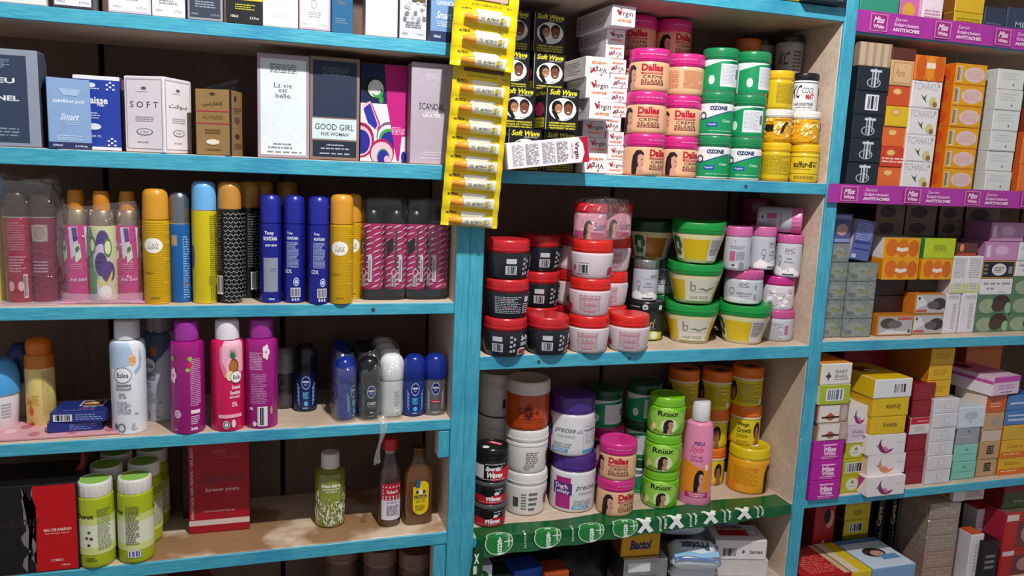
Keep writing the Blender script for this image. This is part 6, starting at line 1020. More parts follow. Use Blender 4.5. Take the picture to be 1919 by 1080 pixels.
column(1846, 1895, T2, [(0.0428, '#ccd0cc', '#b8bcb8', wh, 'pale grey soap box in film', {'surf': 'gloss', 'l': [('f', 0.1, 0.2, 0.6, 0.8, 5, '#9aa09c', 0.2)]}) for i in range(6)], 'in the pale grey column', 0.004, 0.06)
column(1908, 1960, T2, [(0.06, '#d8702a', '#b8501c', [], 'orange soap box'), (0.07, '#d0742e', '#b8501c', [], 'orange soap box'), (0.05, '#a83a34', '#7a2a24', [], 'dull red soap box')], 'at the picture edge', 0.0, 0.1)
# ---- second row: wrapped bars and cartons
gsp = [('r', 0.05, 0.06, 0.95, 0.94, '#74807a'), ('e', 0.4, 0.5, 0.3, 0.3, '#8c968c'), ('r', 0.4, 0.36, 0.86, 0.6, '#8a8438'), ('e', 0.2, 0.28, 0.14, 0.14, '#454f4a')]
G_ = lambda de='dark soap bar in clear wrap': (0.0402, '#66726e', '#5c6864', gsp, de, {'wrap': 1, 'Y': 0})
column(1542, 1577, T3, [G_() for i in range(5)]+[(0.047, '#4a5488', '#3a4270', [('e', 0.5, 0.6, 0.3, 0.26, '#c0988c'), ('r', 0.05, 0.04, 0.95, 0.2, '#8a94c4')], 'blue soap box with baby face'), (0.014, '#56609a', '#3a4270', [('f', 0.1, 0.3, 0.9, 0.8, 2, '#aab4dc')], 'thin blue soap box')], 'in the wrapped column against the post', 0.035, 0.07)
column(1579, 1633, T3, [G_() for i in range(4)], 'in the second wrapped column', 0.03, 0.07)
s = carton(0.05, 0.03, 0.084, '#5560a0', '#c8b4b0', ops=[('f', 0.1, 0.5, 0.9, 0.95, 10, '#9aa4d4', 0.12), ('r', 0.08, 0.42, 0.92, 0.48, '#343c80'), ('r', 0.08, 0.26, 0.92, 0.3, '#343c80'), ('r', 0.06, 0.05, 0.3, 0.14, '#b8c0dc')], flap='top')
place(s, 'soap_box', 'lavender blue box leaning on the wrapped columns', 'box', (xat(1611, 0.04, T3+0.2), 0.052, T3+0.1655), (0, 7, 0))
lfp = [('r', 0.03, 0.06, 0.97, 0.94, '#a8a6a8'), ('p', [(0.04, 0.1), (0.3, 0.3), (0.8, 0.2), (0.96, 0.4), (0.96, 0.08), (0.04, 0.08)], '#d0cecc'), ('e', 0.3, 0.62, 0.22, 0.26, '#4a4446'), ('e', 0.48, 0.56, 0.2, 0.2, '#6a6462'), ('r', 0.55, 0.78, 0.95, 0.9, '#b85a4a'), ('e', 0.9, 0.22, 0.05, 0.1, '#6a6468')]
lfq = [('r', 0.03, 0.06, 0.97, 0.94, '#b0aeb0'), ('e', 0.78, 0.5, 0.24, 0.3, '#3c3838'), ('e', 0.6, 0.44, 0.2, 0.2, '#5c5656'), ('p', [(0.04, 0.2), (0.4, 0.5), (0.2, 0.9), (0.04, 0.9)], '#d0cecc'), ('r', 0.05, 0.1, 0.4, 0.22, '#b8504a'), ('e', 0.12, 0.78, 0.04, 0.08, '#5a5458')]
orp = [('r', 0, 0, 1, 1, '#e09a16'), ('e', 0.22, 0.52, 0.17, 0.42, '#d06a14'), ('e', 0.52, 0.5, 0.17, 0.44, '#d0701a'), ('e', 0.82, 0.5, 0.15, 0.4, '#c8641a'), ('p', [(0.34, 0.4), (0.5, 0.32), (0.68, 0.4), (0.66, 0.56), (0.5, 0.5), (0.36, 0.56)], '#ecdcd0')]
br = ('#2c1712', '#24120e')  # near-black brown paints the shade of the dark recess between brighter boxes
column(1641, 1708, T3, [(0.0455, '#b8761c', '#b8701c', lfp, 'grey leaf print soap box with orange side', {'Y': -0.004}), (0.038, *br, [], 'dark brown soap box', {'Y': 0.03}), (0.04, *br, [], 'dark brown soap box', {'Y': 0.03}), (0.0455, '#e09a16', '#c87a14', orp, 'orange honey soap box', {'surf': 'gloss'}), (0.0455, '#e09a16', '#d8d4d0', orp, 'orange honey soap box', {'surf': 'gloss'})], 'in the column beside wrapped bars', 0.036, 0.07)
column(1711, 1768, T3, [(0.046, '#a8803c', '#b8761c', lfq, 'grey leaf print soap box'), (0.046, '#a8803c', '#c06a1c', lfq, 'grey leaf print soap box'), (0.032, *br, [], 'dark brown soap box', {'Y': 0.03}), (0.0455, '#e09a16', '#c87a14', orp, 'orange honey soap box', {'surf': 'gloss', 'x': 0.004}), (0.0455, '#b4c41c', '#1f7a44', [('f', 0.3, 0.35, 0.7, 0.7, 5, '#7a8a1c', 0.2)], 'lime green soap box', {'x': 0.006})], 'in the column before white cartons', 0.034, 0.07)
wt = [('f', 0.15, 0.4, 0.85, 0.95, 9, '#aaa6aa', 0.14), ('r', 0.0, 0.0, 1, 0.26, '#c8c88a'), ('r', 0.2, 0.08, 0.8, 0.3, '#dcdcd0'), ('f', 0.25, 0.1, 0.75, 0.28, 4, '#8a8a84')]
wl = [('f', 0.55, 0.1, 0.8, 0.75, 14, '#9a98a0', 0.3), ('f', 0.2, 0.86, 0.9, 0.95, 2, '#9a98a0')]
column(1767, 1795, T3, [(0.092, '#dcd8dc', '#c4c0c4', wl, 'tall white carton'), (0.084, '#dcd8d8', '#c4c0c0', wt, 'tall white carton with green foot', {'x': 0.006})], 'in the first of two narrow columns', 0.038, 0.07)
column(1797, 1826, T3, [(0.092, '#dad6dc', '#c4c0c4', wl, 'tall white carton'), (0.084, '#dcd8d8', '#c4c0c0', wt, 'tall white carton with green foot', {'x': 0.004})], 'in the second of two narrow columns', 0.038, 0.07)
put_box(('#5a2a20', '#3a1a14'), 'soap_box', 'small red brown box with painted glint on top of tall white cartons', 1792, 1832, T3+0.1762, 0.029, 0.045, 0.06, group='boxes over white cartons', surf='gloss', ops=[('r', 0.05, 0.0, 0.95, 0.2, '#b8402c'), ('e', 0.25, 0.6, 0.1, 0.3, '#d88a5a')])  # red band and orange spot paint a glow and glint onto the box
gl = [('r', 0, 0, 1, 1, '#5a7a5c'), ('e', 0.3, 0.4, 0.26, 0.4, '#8aa486'), ('e', 0.7, 0.6, 0.26, 0.42, '#3c2c28'), ('e', 0.62, 0.4, 0.2, 0.3, '#4a3830'), ('e', 0.92, 0.3, 0.1, 0.3, '#8ab48c'), ('o', 0.22, 0.46, 0.16, 0.22, 0.15, '#c8a878')]
wb = [('f', 0.1, 0.6, 0.9, 0.82, 1, '#8f8c92', 0.2), ('f', 0.2, 0.3, 0.5, 0.5, 1, '#8f8c92', 0.4), ('f', 0.55, 0.12, 0.9, 0.22, 1, '#aaa8ae')]
db = [('r', 0.04, 0.1, 0.96, 0.95, '#24222a'), ('e', 0.52, 0.52, 0.22, 0.34, '#d8d4d0'), ('f', 0.38, 0.34, 0.66, 0.68, 4, '#6a6468', 0.3), ('r', 0.8, 0.3, 0.92, 0.7, '#8a8690'), ('f', 0.06, 0.2, 0.18, 0.85, 3, '#8a8690')]
pb = [('r', 0.02, 0.04, 0.98, 0.96, '#c08ab4'), ('e', 0.5, 0.55, 0.2, 0.26, '#d8b0cc'), ('r', 0.04, 0.2, 0.16, 0.8, '#dcc8d4')]
column(1827, 1889, T3, [(0.043, '#6a8a6c', '#4a6a4c', gl, 'green leaf print soap box'), (0.0435, '#6a8a6c', '#4a6a4c', gl, 'green leaf print soap box'), (0.037, '#dcdadc', '#c0bcc0', wb, 'white soap box'), (0.0415, '#b8893c', '#8a6a2c', db, 'black soap box with white oval'), (0.044, '#b87aa8', '#a06a92', pb, 'orchid pink soap box', {'x': 0.002}), (0.044, '#b87aa8', '#a06a92', pb, 'orchid pink soap box', {'x': 0.012})], 'in the column of green and pink boxes', 0.042, 0.07)
column(1891, 1955, T3, [(0.043, '#6a8a6c', '#4a6a4c', gl, 'green leaf print soap box'), (0.0435, '#6a8a6c', '#4a6a4c', gl, 'green leaf print soap box'), (0.042, '#6a8a6c', '#4a6a4c', gl, 'green leaf print soap box'), (0.037, '#dcdadc', '#c0bcc0', wb, 'white soap box'), (0.043, '#dcdadc', '#c0bcc0', wb, 'white soap box')], 'at the picture edge on the middle shelf', 0.042, 0.07)
bk = [('r', 0.03, 0.05, 0.97, 0.95, '#75645a'), ('e', 0.4, 0.5, 0.28, 0.36, '#453a38'), ('p', [(0.6, 0.1), (0.95, 0.1), (0.95, 0.5)], '#7a6e68')]
for a, b_, tint, lab in ((1620, 1673, '#9a7650', 'behind the leaning box'), (1676, 1733, '#9a7650', 'behind the orange boxes'), (1738, 1782, '#75604f', 'behind the lime box'), (1786, 1848, '#a08a4c', 'behind the white cartons')):
    column(a, b_, T3, [(0.112, tint, '#3a2c24', [], 'brown carton'), (0.1, tint, '#3a2c24', bk, 'brown carton'), (0.035, tint, '#3a2c24', bk, 'brown leaf print box'), (0.037, tint, '#3a2c24', bk, 'brown leaf print box')], lab, 0.125, 0.07, group='brown boxes in the back row')
# ---- third row
mag = [('r', 0.3, 0.74, 0.76, 0.82, '#f0b8e0'), W('Miss', 0.54, 0.56, 0.4, 0.26, '#f4d0ea', b=0.05), W('White', 0.54, 0.34, 0.4, 0.2, '#f4d0ea', b=0.04), ('r', 0.26, 0.16, 0.8, 0.2, '#f0b8e0'), ('f', 0.3, 0.06, 0.76, 0.12, 1, '#f0b8e0')]
bw = [('r', 0.04, 0.05, 0.7, 0.95, '#dcd6d0'), ('p', [(0.2, 0.3), (0.42, 0.12), (0.62, 0.3), (0.42, 0.55)], '#b05a34'), ('r', 0.14, 0.26, 0.7, 0.36, '#3a2a28'), ('e', 0.85, 0.5, 0.1, 0.4, '#b8aca0')]
column(1518, 1575, T4, [(0.044, '#b51c9a', '#a82090', mag, 'magenta soap box') for i in range(3)]+[(0.0395, '#b09884', '#a07058', bw, 'taupe soap box with white label', {'x': 0.004}), (0.0405, '#a88e7a', '#8a3a44', bw, 'taupe soap box with white label'), (0.043, '#a8b42c', '#c8ccc0', [('r', 0.2, 0.2, 0.78, 0.82, '#d8dce0'), ('b', 0.26, 0.26, 0.72, 0.76, '#5a6a80')], 'lime soap box with barcode', {'x': -0.002}), (0.046, '#dcd8d2', '#d88a2c', [('star', 0.24, 0.42, 0.1, 0.22, 4, 0.5, '#4a4038'), W('BABY', 0.66, 0.62, 0.4, 0.16, '#8a8680'), W('SNAIL', 0.66, 0.4, 0.44, 0.16, '#8a8680'), ('r', 0.42, 0.24, 0.9, 0.27, '#8a8680')], 'white soap box with orange side', {'x': -0.003})], 'in the post-side column', -0.008, 0.09)
lm = [('e', 0.5, 0.5, 0.3, 0.36, '#dcdccc'), ('e', 0.5, 0.62, 0.08, 0.1, '#8a9a44'), ('f', 0.34, 0.34, 0.66, 0.42, 1, '#8a8a64')]
cre = [('e', 0.5, 0.5, 0.2, 0.42, '#8a2a6c'), ('e', 0.56, 0.6, 0.2, 0.36, '#dcc8d4'), ('f', 0.72, 0.55, 0.95, 0.62, 1, '#a8a0a4'), ('e', 0.2, 0.4, 0.03, 0.07, '#8a8488')]
crs = [('r', 0, 0, 1, 1, '#e2dcdc'), ('e', 0.5, 0.48, 0.22, 0.44, '#8a2a64'), ('e', 0.58, 0.64, 0.24, 0.4, '#e2dcdc'), ('f', 0.76, 0.55, 0.96, 0.6, 1, '#a8a0a4'), ('e', 0.26, 0.44, 0.025, 0.06, '#8a8488'), ('p', [(0.4, 0.3), (0.5, 0.12), (0.58, 0.2), (0.46, 0.44)], '#c87aa4')]
crp = [(o if not (isinstance(o[-1], str) and o[-1] in ('#8a2a64', '#c87aa4')) else (*o[:-1], '#d88a68')) for o in crs]
crl = [('p', [(0.3, 0.1), (0.7, 0.1), (0.9, 0.9), (0.5, 0.9)], '#a8386c')]
column(1577, 1618, T4, [(0.039, '#b8b41c', '#a0a01c', lm, 'lime yellow soap box'), (0.038, '#b8b41c', '#a0a01c', [('r', 0.1, 0.2, 0.9, 0.82, '#d0d0c8'), ('b', 0.16, 0.26, 0.84, 0.76)], 'lime yellow soap box with barcode'), (0.038, '#b8b41c', '#a0a01c', lm, 'lime yellow soap box'), (0.0405, '#d4c4d8', '#c0acc4', [W('SNAIL', 0.5, 0.62, 0.5, 0.2, '#8a7a8c'), W('WHITE', 0.5, 0.38, 0.5, 0.14, '#a898aa'), ('r', 0.0, 0.0, 1, 0.12, '#e0cfd8')], 'lilac soap box', {'w': 1.1}), (0.042, '#e2dcdc', '#d8d0d0', crs, 'white soap box with purple crescent', {'w': 1.15, 'l': crl})], 'in the lime yellow column', 0.012, 0.09)
ins = [W('Insta', 0.55, 0.55, 0.4, 0.28, '#8a6a14', b=0.03)]
insu = [W('Insta', 0.55, 0.5, 0.4, 0.28, '#8a6a14', b=0.03, r=180)]
zc = column(1618, 1688, T4, [(0.044, '#e2dcdc', '#dcd4d4', crs, 'white soap box with purple crescent', {'l': crl, 'Y': -0.012}), (0.0455, '#e2dcdc', '#dcb8a4', crp, 'white soap box with peach crescent', {'x': 0.006}), (0.045, '#e2dcdc', '#d8d0d0', crs, 'white soap box with purple crescent', {'l': crl}), (0.041, '#d8b416', '#c89a14', ins, 'bright yellow soap box', {'w': 0.92}), (0.042, '#d8b416', '#c89a14', insu, 'bright yellow soap box', {'w': 0.96}), (0.0425, '#dcdcdc', '#d8b416', [('r', 0.5, 0.25, 0.88, 0.75, '#dcdcdc'), ('b', 0.52, 0.28, 0.86, 0.72)], 'white ended yellow box with dark picture', {'d': 0.14, 'top': '#d8b416', 't': [('e', 0.4, 0.6, 0.24, 0.16, '#6a3a1c'), ('e', 0.5, 0.5, 0.16, 0.1, '#d8b8a0')]})], 'in the column of crescents and yellow', -0.004, 0.1)
rd = [W('RICH', 0.5, 0.6, 0.5, 0.22, '#a83a44'), W('WHITE', 0.5, 0.34, 0.5, 0.14, '#a83a44')]
R6 = lambda: (0.0395, '#8c1624', '#6a0f1a', rd, 'deep red soap box')
column(1694, 1735, T4, [R6(), R6(), R6(), (0.0395, '#dcd4d4', '#8c1624', [('r', 0, 0.62, 1, 1, '#c02434'), ('f', 0.3, 0.74, 0.8, 0.84, 1, '#f0d0d0'), ('r', 0.2, 0.2, 0.7, 0.5, '#c8c0c0')], 'red and white soap box'), R6(), R6()], 'in the deep red column', 0.022, 0.09)
we = [('e', 0.55, 0.55, 0.14, 0.26, '#c4c2c8'), ('e', 0.55, 0.55, 0.1, 0.2, '#dad8dc'), ('f', 0.3, 0.14, 0.8, 0.2, 1, '#b8b6bc')]
zw = column(1735, 1782, T4, [(0.0335, '#d6d4d8', '#bcb8be', we, 'plain white soap box') for i in range(6)], 'in the plain white column', 0.012, 0.09)
column(1738, 1782, zw+0.0005, [(0.038, '#d8a818', '#b8701c', [('f', 0.2, 0.3, 0.8, 0.7, 3, '#b88a14', 0.2)], 'yellow soap box') for i in range(3)], 'on top of the plain white column', 0.03, 0.13)
mt = [('f', 0.2, 0.4, 0.8, 0.5, 1, '#5aa48c'), ('star', 0.5, 0.7, 0.05, 0.09, 5, 0.5, '#3a7a68')]
column(1785, 1829, T4, [(0.0425, '#7cc4b0', '#5aa48c', mt, 'mint green soap box'), (0.0425, '#86c8b6', '#5aa48c', mt, 'mint green soap box'), (0.04, '#9a9ca4', '#7a7c84', [('f', 0.2, 0.4, 0.8, 0.55, 1, '#c0c2c8'), ('e', 0.5, 0.78, 0.04, 0.07, '#5a5c64')], 'silver grey soap box'), (0.05, '#cdd6de', '#c4ccd2', [('e', 0.5, 0.6, 0.24, 0.2, '#b0bcc6'), ('star', 0.5, 0.3, 0.05, 0.08, 4, 0.5, '#9aa8b4')], 'pale icy soap box with turquoise corner', {'w': 1.2, 'd': 0.13})], 'in the mint column', 0.02, 0.09)
tn_ = [('r', 0.34, 0.3, 0.68, 0.78, '#3a2a22'), ('f', 0.36, 0.35, 0.66, 0.72, 3, '#8a7464', 0.4)]
column(1832, 1869, T4, [(0.043, '#bc966c', '#a07c54', tn_, 'tan soap box'), (0.043, '#bc966c', '#a07c54', tn_, 'tan soap box'), (0.028, '#cdb8a4', '#8a6a50', [], 'opened tan soap box'), (0.043, '#c09a6c', '#dcc8b4', [('e', 0.6, 0.5, 0.2, 0.3, '#a0988c')], 'tan soap box with pale side'), (0.043, '#c85a24', '#dcccbc', [('f', 0.2, 0.3, 0.7, 0.6, 2, '#e8b8a0')], 'burnt orange soap box with white side')], 'in the tan column', 0.022, 0.09)
hy = [('r', 0, 0, 1, 0.34, '#d8701c'), W('Caro', 0.5, 0.66, 0.6, 0.2, '#b8760f'), ('f', 0.1, 0.16, 0.9, 0.26, 1, '#f0d8b0', 0.2)]
column(1872, 1922, T4, [(0.043, '#d8a816', '#c8641c', hy, 'yellow and orange soap box'), (0.043, '#d8a816', '#c8641c', hy, 'yellow and orange soap box'), (0.037, '#d0a42c', '#b8701c', [], 'plain yellow soap box'), (0.037, '#4a78b4', '#3a5a90', [('r', 0.1, 0.3, 0.9, 0.42, '#c0d0e4'), ('r', 0.1, 0.6, 0.9, 0.7, '#c0d0e4')], 'blue striped soap box'), (0.037, '#4a78b4', '#3a5a90', [('r', 0.1, 0.4, 0.9, 0.52, '#c0d0e4')], 'blue striped soap box')], 'in the last column of the lower shelf', 0.02, 0.09)
s = carton(0.092, 0.15, 0.044, '#dcc4d8', '#d4bccc', '#c8649c', ops=[('r', 0.0, 0.7, 1, 1, '#c04ca8'), ('f', 0.2, 0.3, 0.8, 0.6, 2, '#c49abc', 0.2), ('f', 0.3, 0.12, 0.9, 0.2, 1, '#4a2a44')], lops=[('r', 0, 0.0, 1, 0.6, '#e2d6de'), ('r', 0.0, 0.62, 1, 0.78, '#c04c9c')], tops=[('e', 0.36, 0.7, 0.22, 0.14, '#5a2c1c'), ('r', 0.02, 0.02, 0.98, 0.3, '#d8b8cc')])
place(s, 'cream_box', 'large pink and white box lying on top of the tan column', 'box', (xat(1858, 0.05, T4+0.23), 0.09, T4+0.2016), (0, 0, 6))
for a, b_, c, sd, ops, lab, hs in ((1585, 1668, '#8a1624', '#6a0f1a', [W('RICH', 0.4, 0.5, 0.3, 0.4, '#d8b0b0', r=180)], 'red carton behind the lime yellow column', (0.15, 0.13, 0.04)), (1815, 1882, '#c8661c', '#a04a14', [('f', 0.2, 0.2, 0.9, 0.4, 1, '#f0d0a8')], 'orange carton behind the tan column', (0.15, 0.13, 0.04))):
    z = T4; X0_, X1_ = xat(a, 0.14, T4+0.3), xat(b_, 0.14, T4+0.3)
    for i, h in enumerate(hs):
        s = carton(X1_-X0_, 0.07, h-0.0004, c, sd, ops=ops if i == 2 else ())
        place(s, 'cream_box', f'{lab}, {"topmost" if i == 2 else ORD[i]} of three', 'box', ((X0_+X1_)/2, 0.175, z), (0, 0, 0), 'cartons in the back of the lower shelf'); z += h
# ---- bottom row, cut by the frame
zb = T5
put_box(('#a8141c', '#8a1018', '#b01c24'), 'cream_box', 'long red box lying at the front of the lowest shelf', 1506, 1592, zb, 0.082, -0.01, 0.13, 0, group='flat boxes on the lowest shelf', tops=[('f', 0.2, 0.1, 0.9, 0.9, 14, '#d86a5a', 0.1), ('r', 0.86, 0.02, 0.98, 0.98, '#c8b08c')])
put_box(('#d8b81c', '#c8a8a0', '#d8bc1c'), 'cream_box', 'yellow box with floral edge lying between red and blue ones', 1594, 1630, zb, 0.082, -0.01, 0.13, 0, group='flat boxes on the lowest shelf', tops=[('r', 0.0, 0.0, 0.4, 1.0, '#d8c8b0'), ('e', 0.7, 0.4, 0.06, 0.04, '#e8a0a0')])
put_box(('#7aa0c8', '#6a90b8', '#c4d4e2'), 'cream_box', 'white and blue box with dark portrait on its lid', 1632, 1712, zb, 0.082, -0.01, 0.13, 0, group='flat boxes on the lowest shelf', tops=[('e', 0.5, 0.5, 0.24, 0.16, '#3a2a28'), ('e', 0.54, 0.46, 0.14, 0.1, '#c09484'), ('r', 0.5, 0.24, 0.9, 0.4, '#5a90c0'), ('r', 0.0, 0.86, 1, 1, '#4a78b0')])
put_box(('#a01820', '#7a1018', '#b0242c'), 'cream_box', 'upright red box with small portrait by the post, lowest shelf', 1522, 1566, zb+0.0, 0.195, 0.125, 0.08, 8, group='red boxes on the lowest shelf', ops=[('e', 0.72, 0.7, 0.2, 0.12, '#c8988a'), ('e', 0.6, 0.74, 0.16, 0.1, '#2a1416'), ('e', 0.5, 0.4, 0.08, 0.03, '#e0a8a8'), ('e', 0.6, 0.3, 0.08, 0.03, '#e0a8a8')])
column(1574, 1622, zb, [(0.09, '#6a5a14', '#3a2a14', [], 'dull yellow carton'), (0.039, '#c8b01c', '#3a2010', [('r', 0.2, 0.2, 0.74, 0.8, '#d0d0c4'), ('b', 0.24, 0.26, 0.7, 0.74)], 'yellow soap box with barcode'), (0.04, '#ccb41c', '#3a2010', [('e', 0.5, 0.45, 0.18, 0.2, '#a8941c')], 'yellow soap box with faint emblem'), (0.034, '#c8bcb8', '#5a3a2c', [('f', 0.1, 0.5, 0.9, 0.9, 3, '#8a8080', 0.2), W('FOR YOU', 0.6, 0.2, 0.5, 0.2, '#8a5a5a', r=180)], 'pale pink soap box'), (0.016, '#c8a01c', '#6a4a14', [], 'thin yellow soap box')], 'in the stack on the lowest shelf', 0.125, 0.07)
for i, px in enumerate((1642, 1668)):
    s = jar(0.0155, 0.19, 0.022, '#15161a', '#5a3a40', [W('Curve', 0, 0.74, 34, 0.3, '#c8c090', r=90, b=0.02), ('r', -16, 0.2, -12, 0.6, '#5a5a54'), ('f', 8, 0.15, 24, 0.5, 6, '#77776c', 0.3)])
    sj(s, 'lotion_bottle', ('black slim bottle with yellow script, nearer the yellow stack', 'black slim bottle with yellow script, nearer the wrapped block')[i], px, 0.15, zb, 0, 'bottle', 'black slim bottles')
tw = [('f', 0.1, 0.2, 0.9, 0.8, 3, '#a89484', 0.2)]
for k, (px, Y, lab, xo) in enumerate(((1752, 0.02, 'in the front wrapped block', 0), (1704, 0.115, 'in the rear wrapped block', 0))):
    X = xat(px, Y, zb+0.1); s = carton(0.084, 0.086, 0.0405, '#9a8678' if k == 0 else '#8a6c54', '#8f7a6a', '#a89686', ops=tw, lops=tw); s2 = carton(0.084, 0.086, 0.0405, '#a87c72', '#9a6c60', '#a89686', ops=tw, lops=tw)
    for sp in (s, s2): sp.add('clear_wrap', box_mesh('clear_wrap', 0.0855, 0.0875, 0.0402, film('#f4efe8', 0.08, 0.4, 0.5, 0.10), bev=0.002))
    for i in range(5): place(s2 if i < 2 else s, 'soap_box', f'tan soap box in clear wrap, {"topmost" if i == 4 else ORD[i]} {lab}', 'box', (X+0.025, Y+0.046, zb+0.0408*i), (0, 0, -4), 'clear wrapped tan soap boxes')
put_box(('#cdbcb4', '#d8c8b8', '#c4a890'), 'cream_box', 'white box with golden picture resting on the wrapped block', 1790, 1845, zb+0.2045, 0.034, 0.02, 0.1, -3, group='boxes on the wrapped block', ops=[('r', 0, 0, 0.36, 1, '#dcd4d0'), ('f', 0.45, 0.2, 0.95, 0.7, 3, '#a8948c', 0.2)], lops=[('p', [(0.1, 0.2), (0.9, 0.1), (0.9, 0.7), (0.2, 0.6)], '#a86a24')], tops=[('e', 0.3, 0.5, 0.3, 0.3, '#7a4a20')])
for i, (px0, px1, h, Y, lb) in enumerate(((1814, 1838, 0.12, 0.012, 'slim white carton with orange top, shorter one in front'), (1824, 1850, 0.15, 0.07, 'slim white carton with orange top, middle one'), (1822, 1848, 0.188, 0.125, 'slim orange carton, tallest behind'))):
    put_box(('#dad6da' if i < 2 else '#c83c1c', '#c4c0c4' if i < 2 else '#a82c14', '#c8542c'), 'cream_box', lb, px0, px1, zb, h, Y, 0.04, group='slim cartons on the lowest shelf', ops=[('f', 0.4, 0.2, 0.6, 0.8, 8, '#a8a4aa', 0.3)] if i < 2 else ())
rb = [('r', 0.3, 0.05, 0.95, 0.75, '#6a3a3c'), ('e', 0.6, 0.4, 0.2, 0.26, '#b08078'), ('r', 0.02, 0.78, 0.3, 0.95, '#d8c8c4')]
column(1872, 1950, zb, [(0.07, '#b01c1c', '#a0202c', rb, 'red picture box', {'top': '#6a5a50'}), (0.095, '#b8221c', '#a8203c', rb, 'red picture box', {'top': '#6a5a50'})], 'at the corner of the lowest shelf', 0.01, 0.1)
put_box(('#a8848a', '#5a2a30'), 'cream_box', 'dusty pink box with faded portrait in the back corner', 1868, 1912, zb, 0.235, 0.13, 0.05, group='corner boxes', ops=[('e', 0.56, 0.7, 0.26, 0.12, '#c4a09c'), ('r', 0.05, 0.6, 0.4, 0.74, '#c8bcc0')])
put_box(('#3a4a24', '#7a1c20'), 'cream_box', 'dark green and red box at the top of the corner', 1880, 1945, zb+0.166, 0.06, 0.03, 0.06, group='corner boxes', ops=[('r', 0, 0.7, 1, 1, '#8a1c20'), ('f', 0.3, 0.2, 0.9, 0.4, 1, '#8a8a5a')])
put_box(('#1a1416', '#141012'), 'cream_box', 'small black box in front of red picture boxes', 1838, 1868, zb, 0.105, 0.0, 0.05, group='corner boxes', ops=[('f', 0.2, 0.3, 0.8, 0.7, 3, '#8a8486')])
# ================================================================ magenta shelf strips
def strip(z0, h, px0, px1, lab, seed, tilt=0.0, Y=-0.0035):
    xa, xb = xat(px0, Y, z0+h/2), xat(px1, Y, z0+h/2); L = xb-xa; s = Spec(); V, F = [], []; n = 40; rnd = random.Random(seed)
    for i in range(n+1):
        x = L*i/n; y = -0.0012*abs(math.sin(i*0.9+seed))-0.0006*math.sin(i*0.37)
        for yy, zz in ((y, 0), (y, h), (y+0.0006, h), (y+0.0006, 0)): V.append((x, yy, zz))
    for i in range(n):
        for k in range(4): F.append((4*i+k, 4*i+4+k, 4*i+4+(k+1) % 4, 4*i+(k+1) % 4))
    F += [(0, 1, 2, 3), (4*n+3, 4*n+2, 4*n+1, 4*n)]
    b = s.add('paper_strip', to_mesh('paper_strip', V, F, [M('#a8309a', 'gloss')]))
    ops = []; x = 0.03
    while x < L-0.06:
        ops += [('r', x, 0.1, x+0.042, 0.9, '#c47aa8', 'frame_print%d' % int(x*1000)), ('r', x+0.003, 0.15, x+0.039, 0.85, '#98287c', 'frame_print%d' % int(x*1000)), W('Miss', x+0.021, 0.62, 0.026, 0.3, '#f0d0e8', s=0.3, b=0.03, part='lettering%d' % int(x*1000)), W('White', x+0.021, 0.32, 0.026, 0.18, '#f0d0e8', b=0.03, part='lettering%d' % int(x*1000))]
        ops += [W('Savon', x+0.073, 0.74, 0.03, 0.18, '#e8b8dc', s=0.3, part='slogan%d' % int(x*1000)), W('Eclaircissant', x+0.088, 0.5, 0.06, 0.17, '#e8b8dc', b=0.03, part='slogan%d' % int(x*1000)), W('ANTITACHES', x+0.088, 0.26, 0.066, 0.17, '#f0cce6', b=0.05, part='slogan%d' % int(x*1000))]
        x += 0.158
    compile_ops(s, ops, lambda U, V_, o: (U, -0.0022-o*0.5, V_), 1.0, h, b)
    return place(s, 'shelf_strip', lab, 'shelf strip', (xa, Y, z0), (0, tilt, 0), 'magenta paper strips along shelf edges')
strip(1.784, 0.041, 1606, 2000, 'magenta printed paper strip along the upper shelf edge', 2)
strip(1.4535, 0.037, 1551, 2000, 'magenta printed paper strip along the shelf edge above wrapped soaps', 5, Y=-0.0095)
# ================================================================ green printed wrapper over the shelf edge
s = Spec(); V, F = [], []; n = 60; Lw = 1.055-0.366
for i in range(n+1):
    t = i/n; x = 0.366+Lw*t; dr = 0.036-0.016*t+0.0015*math.sin(i*0.8); bk = 0.036+0.016*t+0.004*math.sin(i*0.31); w0 = 0.0006*math.sin(i*1.3)
    y0 = -0.0035-0.0022*(1-t)
    for (y, z) in ((bk, 0.0004), (bk*0.5, 0.0004), (0.0, 0.0004), (y0, -0.0004), (y0-0.001+w0, -dr*0.5), (y0-0.0015-0.004*(1-t)+w0, -dr), (y0-0.0008-0.004*(1-t)+w0, -dr), (y0-0.0003+w0, -dr*0.5), (y0+0.0007, -0.001), (0.001, 0.0001), (bk*0.5, 0.0001), (bk, 0.0001)): V.append((x, y, M3+z))
for i in range(n):
    for k in range(12): F.append((12*i+k, 12*(i+1)+k, 12*(i+1)+(k+1) % 12, 12*i+(k+1) % 12))
b = s.add('wrapper_sheet', to_mesh('wrapper_sheet', V, F, [M('#0f5a2c', 'gloss')]))
ops = []
tx = ['D', 'D', 'D', 'D', 'X', 'X', 'X', 'X']; pos = [0.06, 0.2, 0.33, 0.435, 0.5, 0.6, 0.715, 0.83]
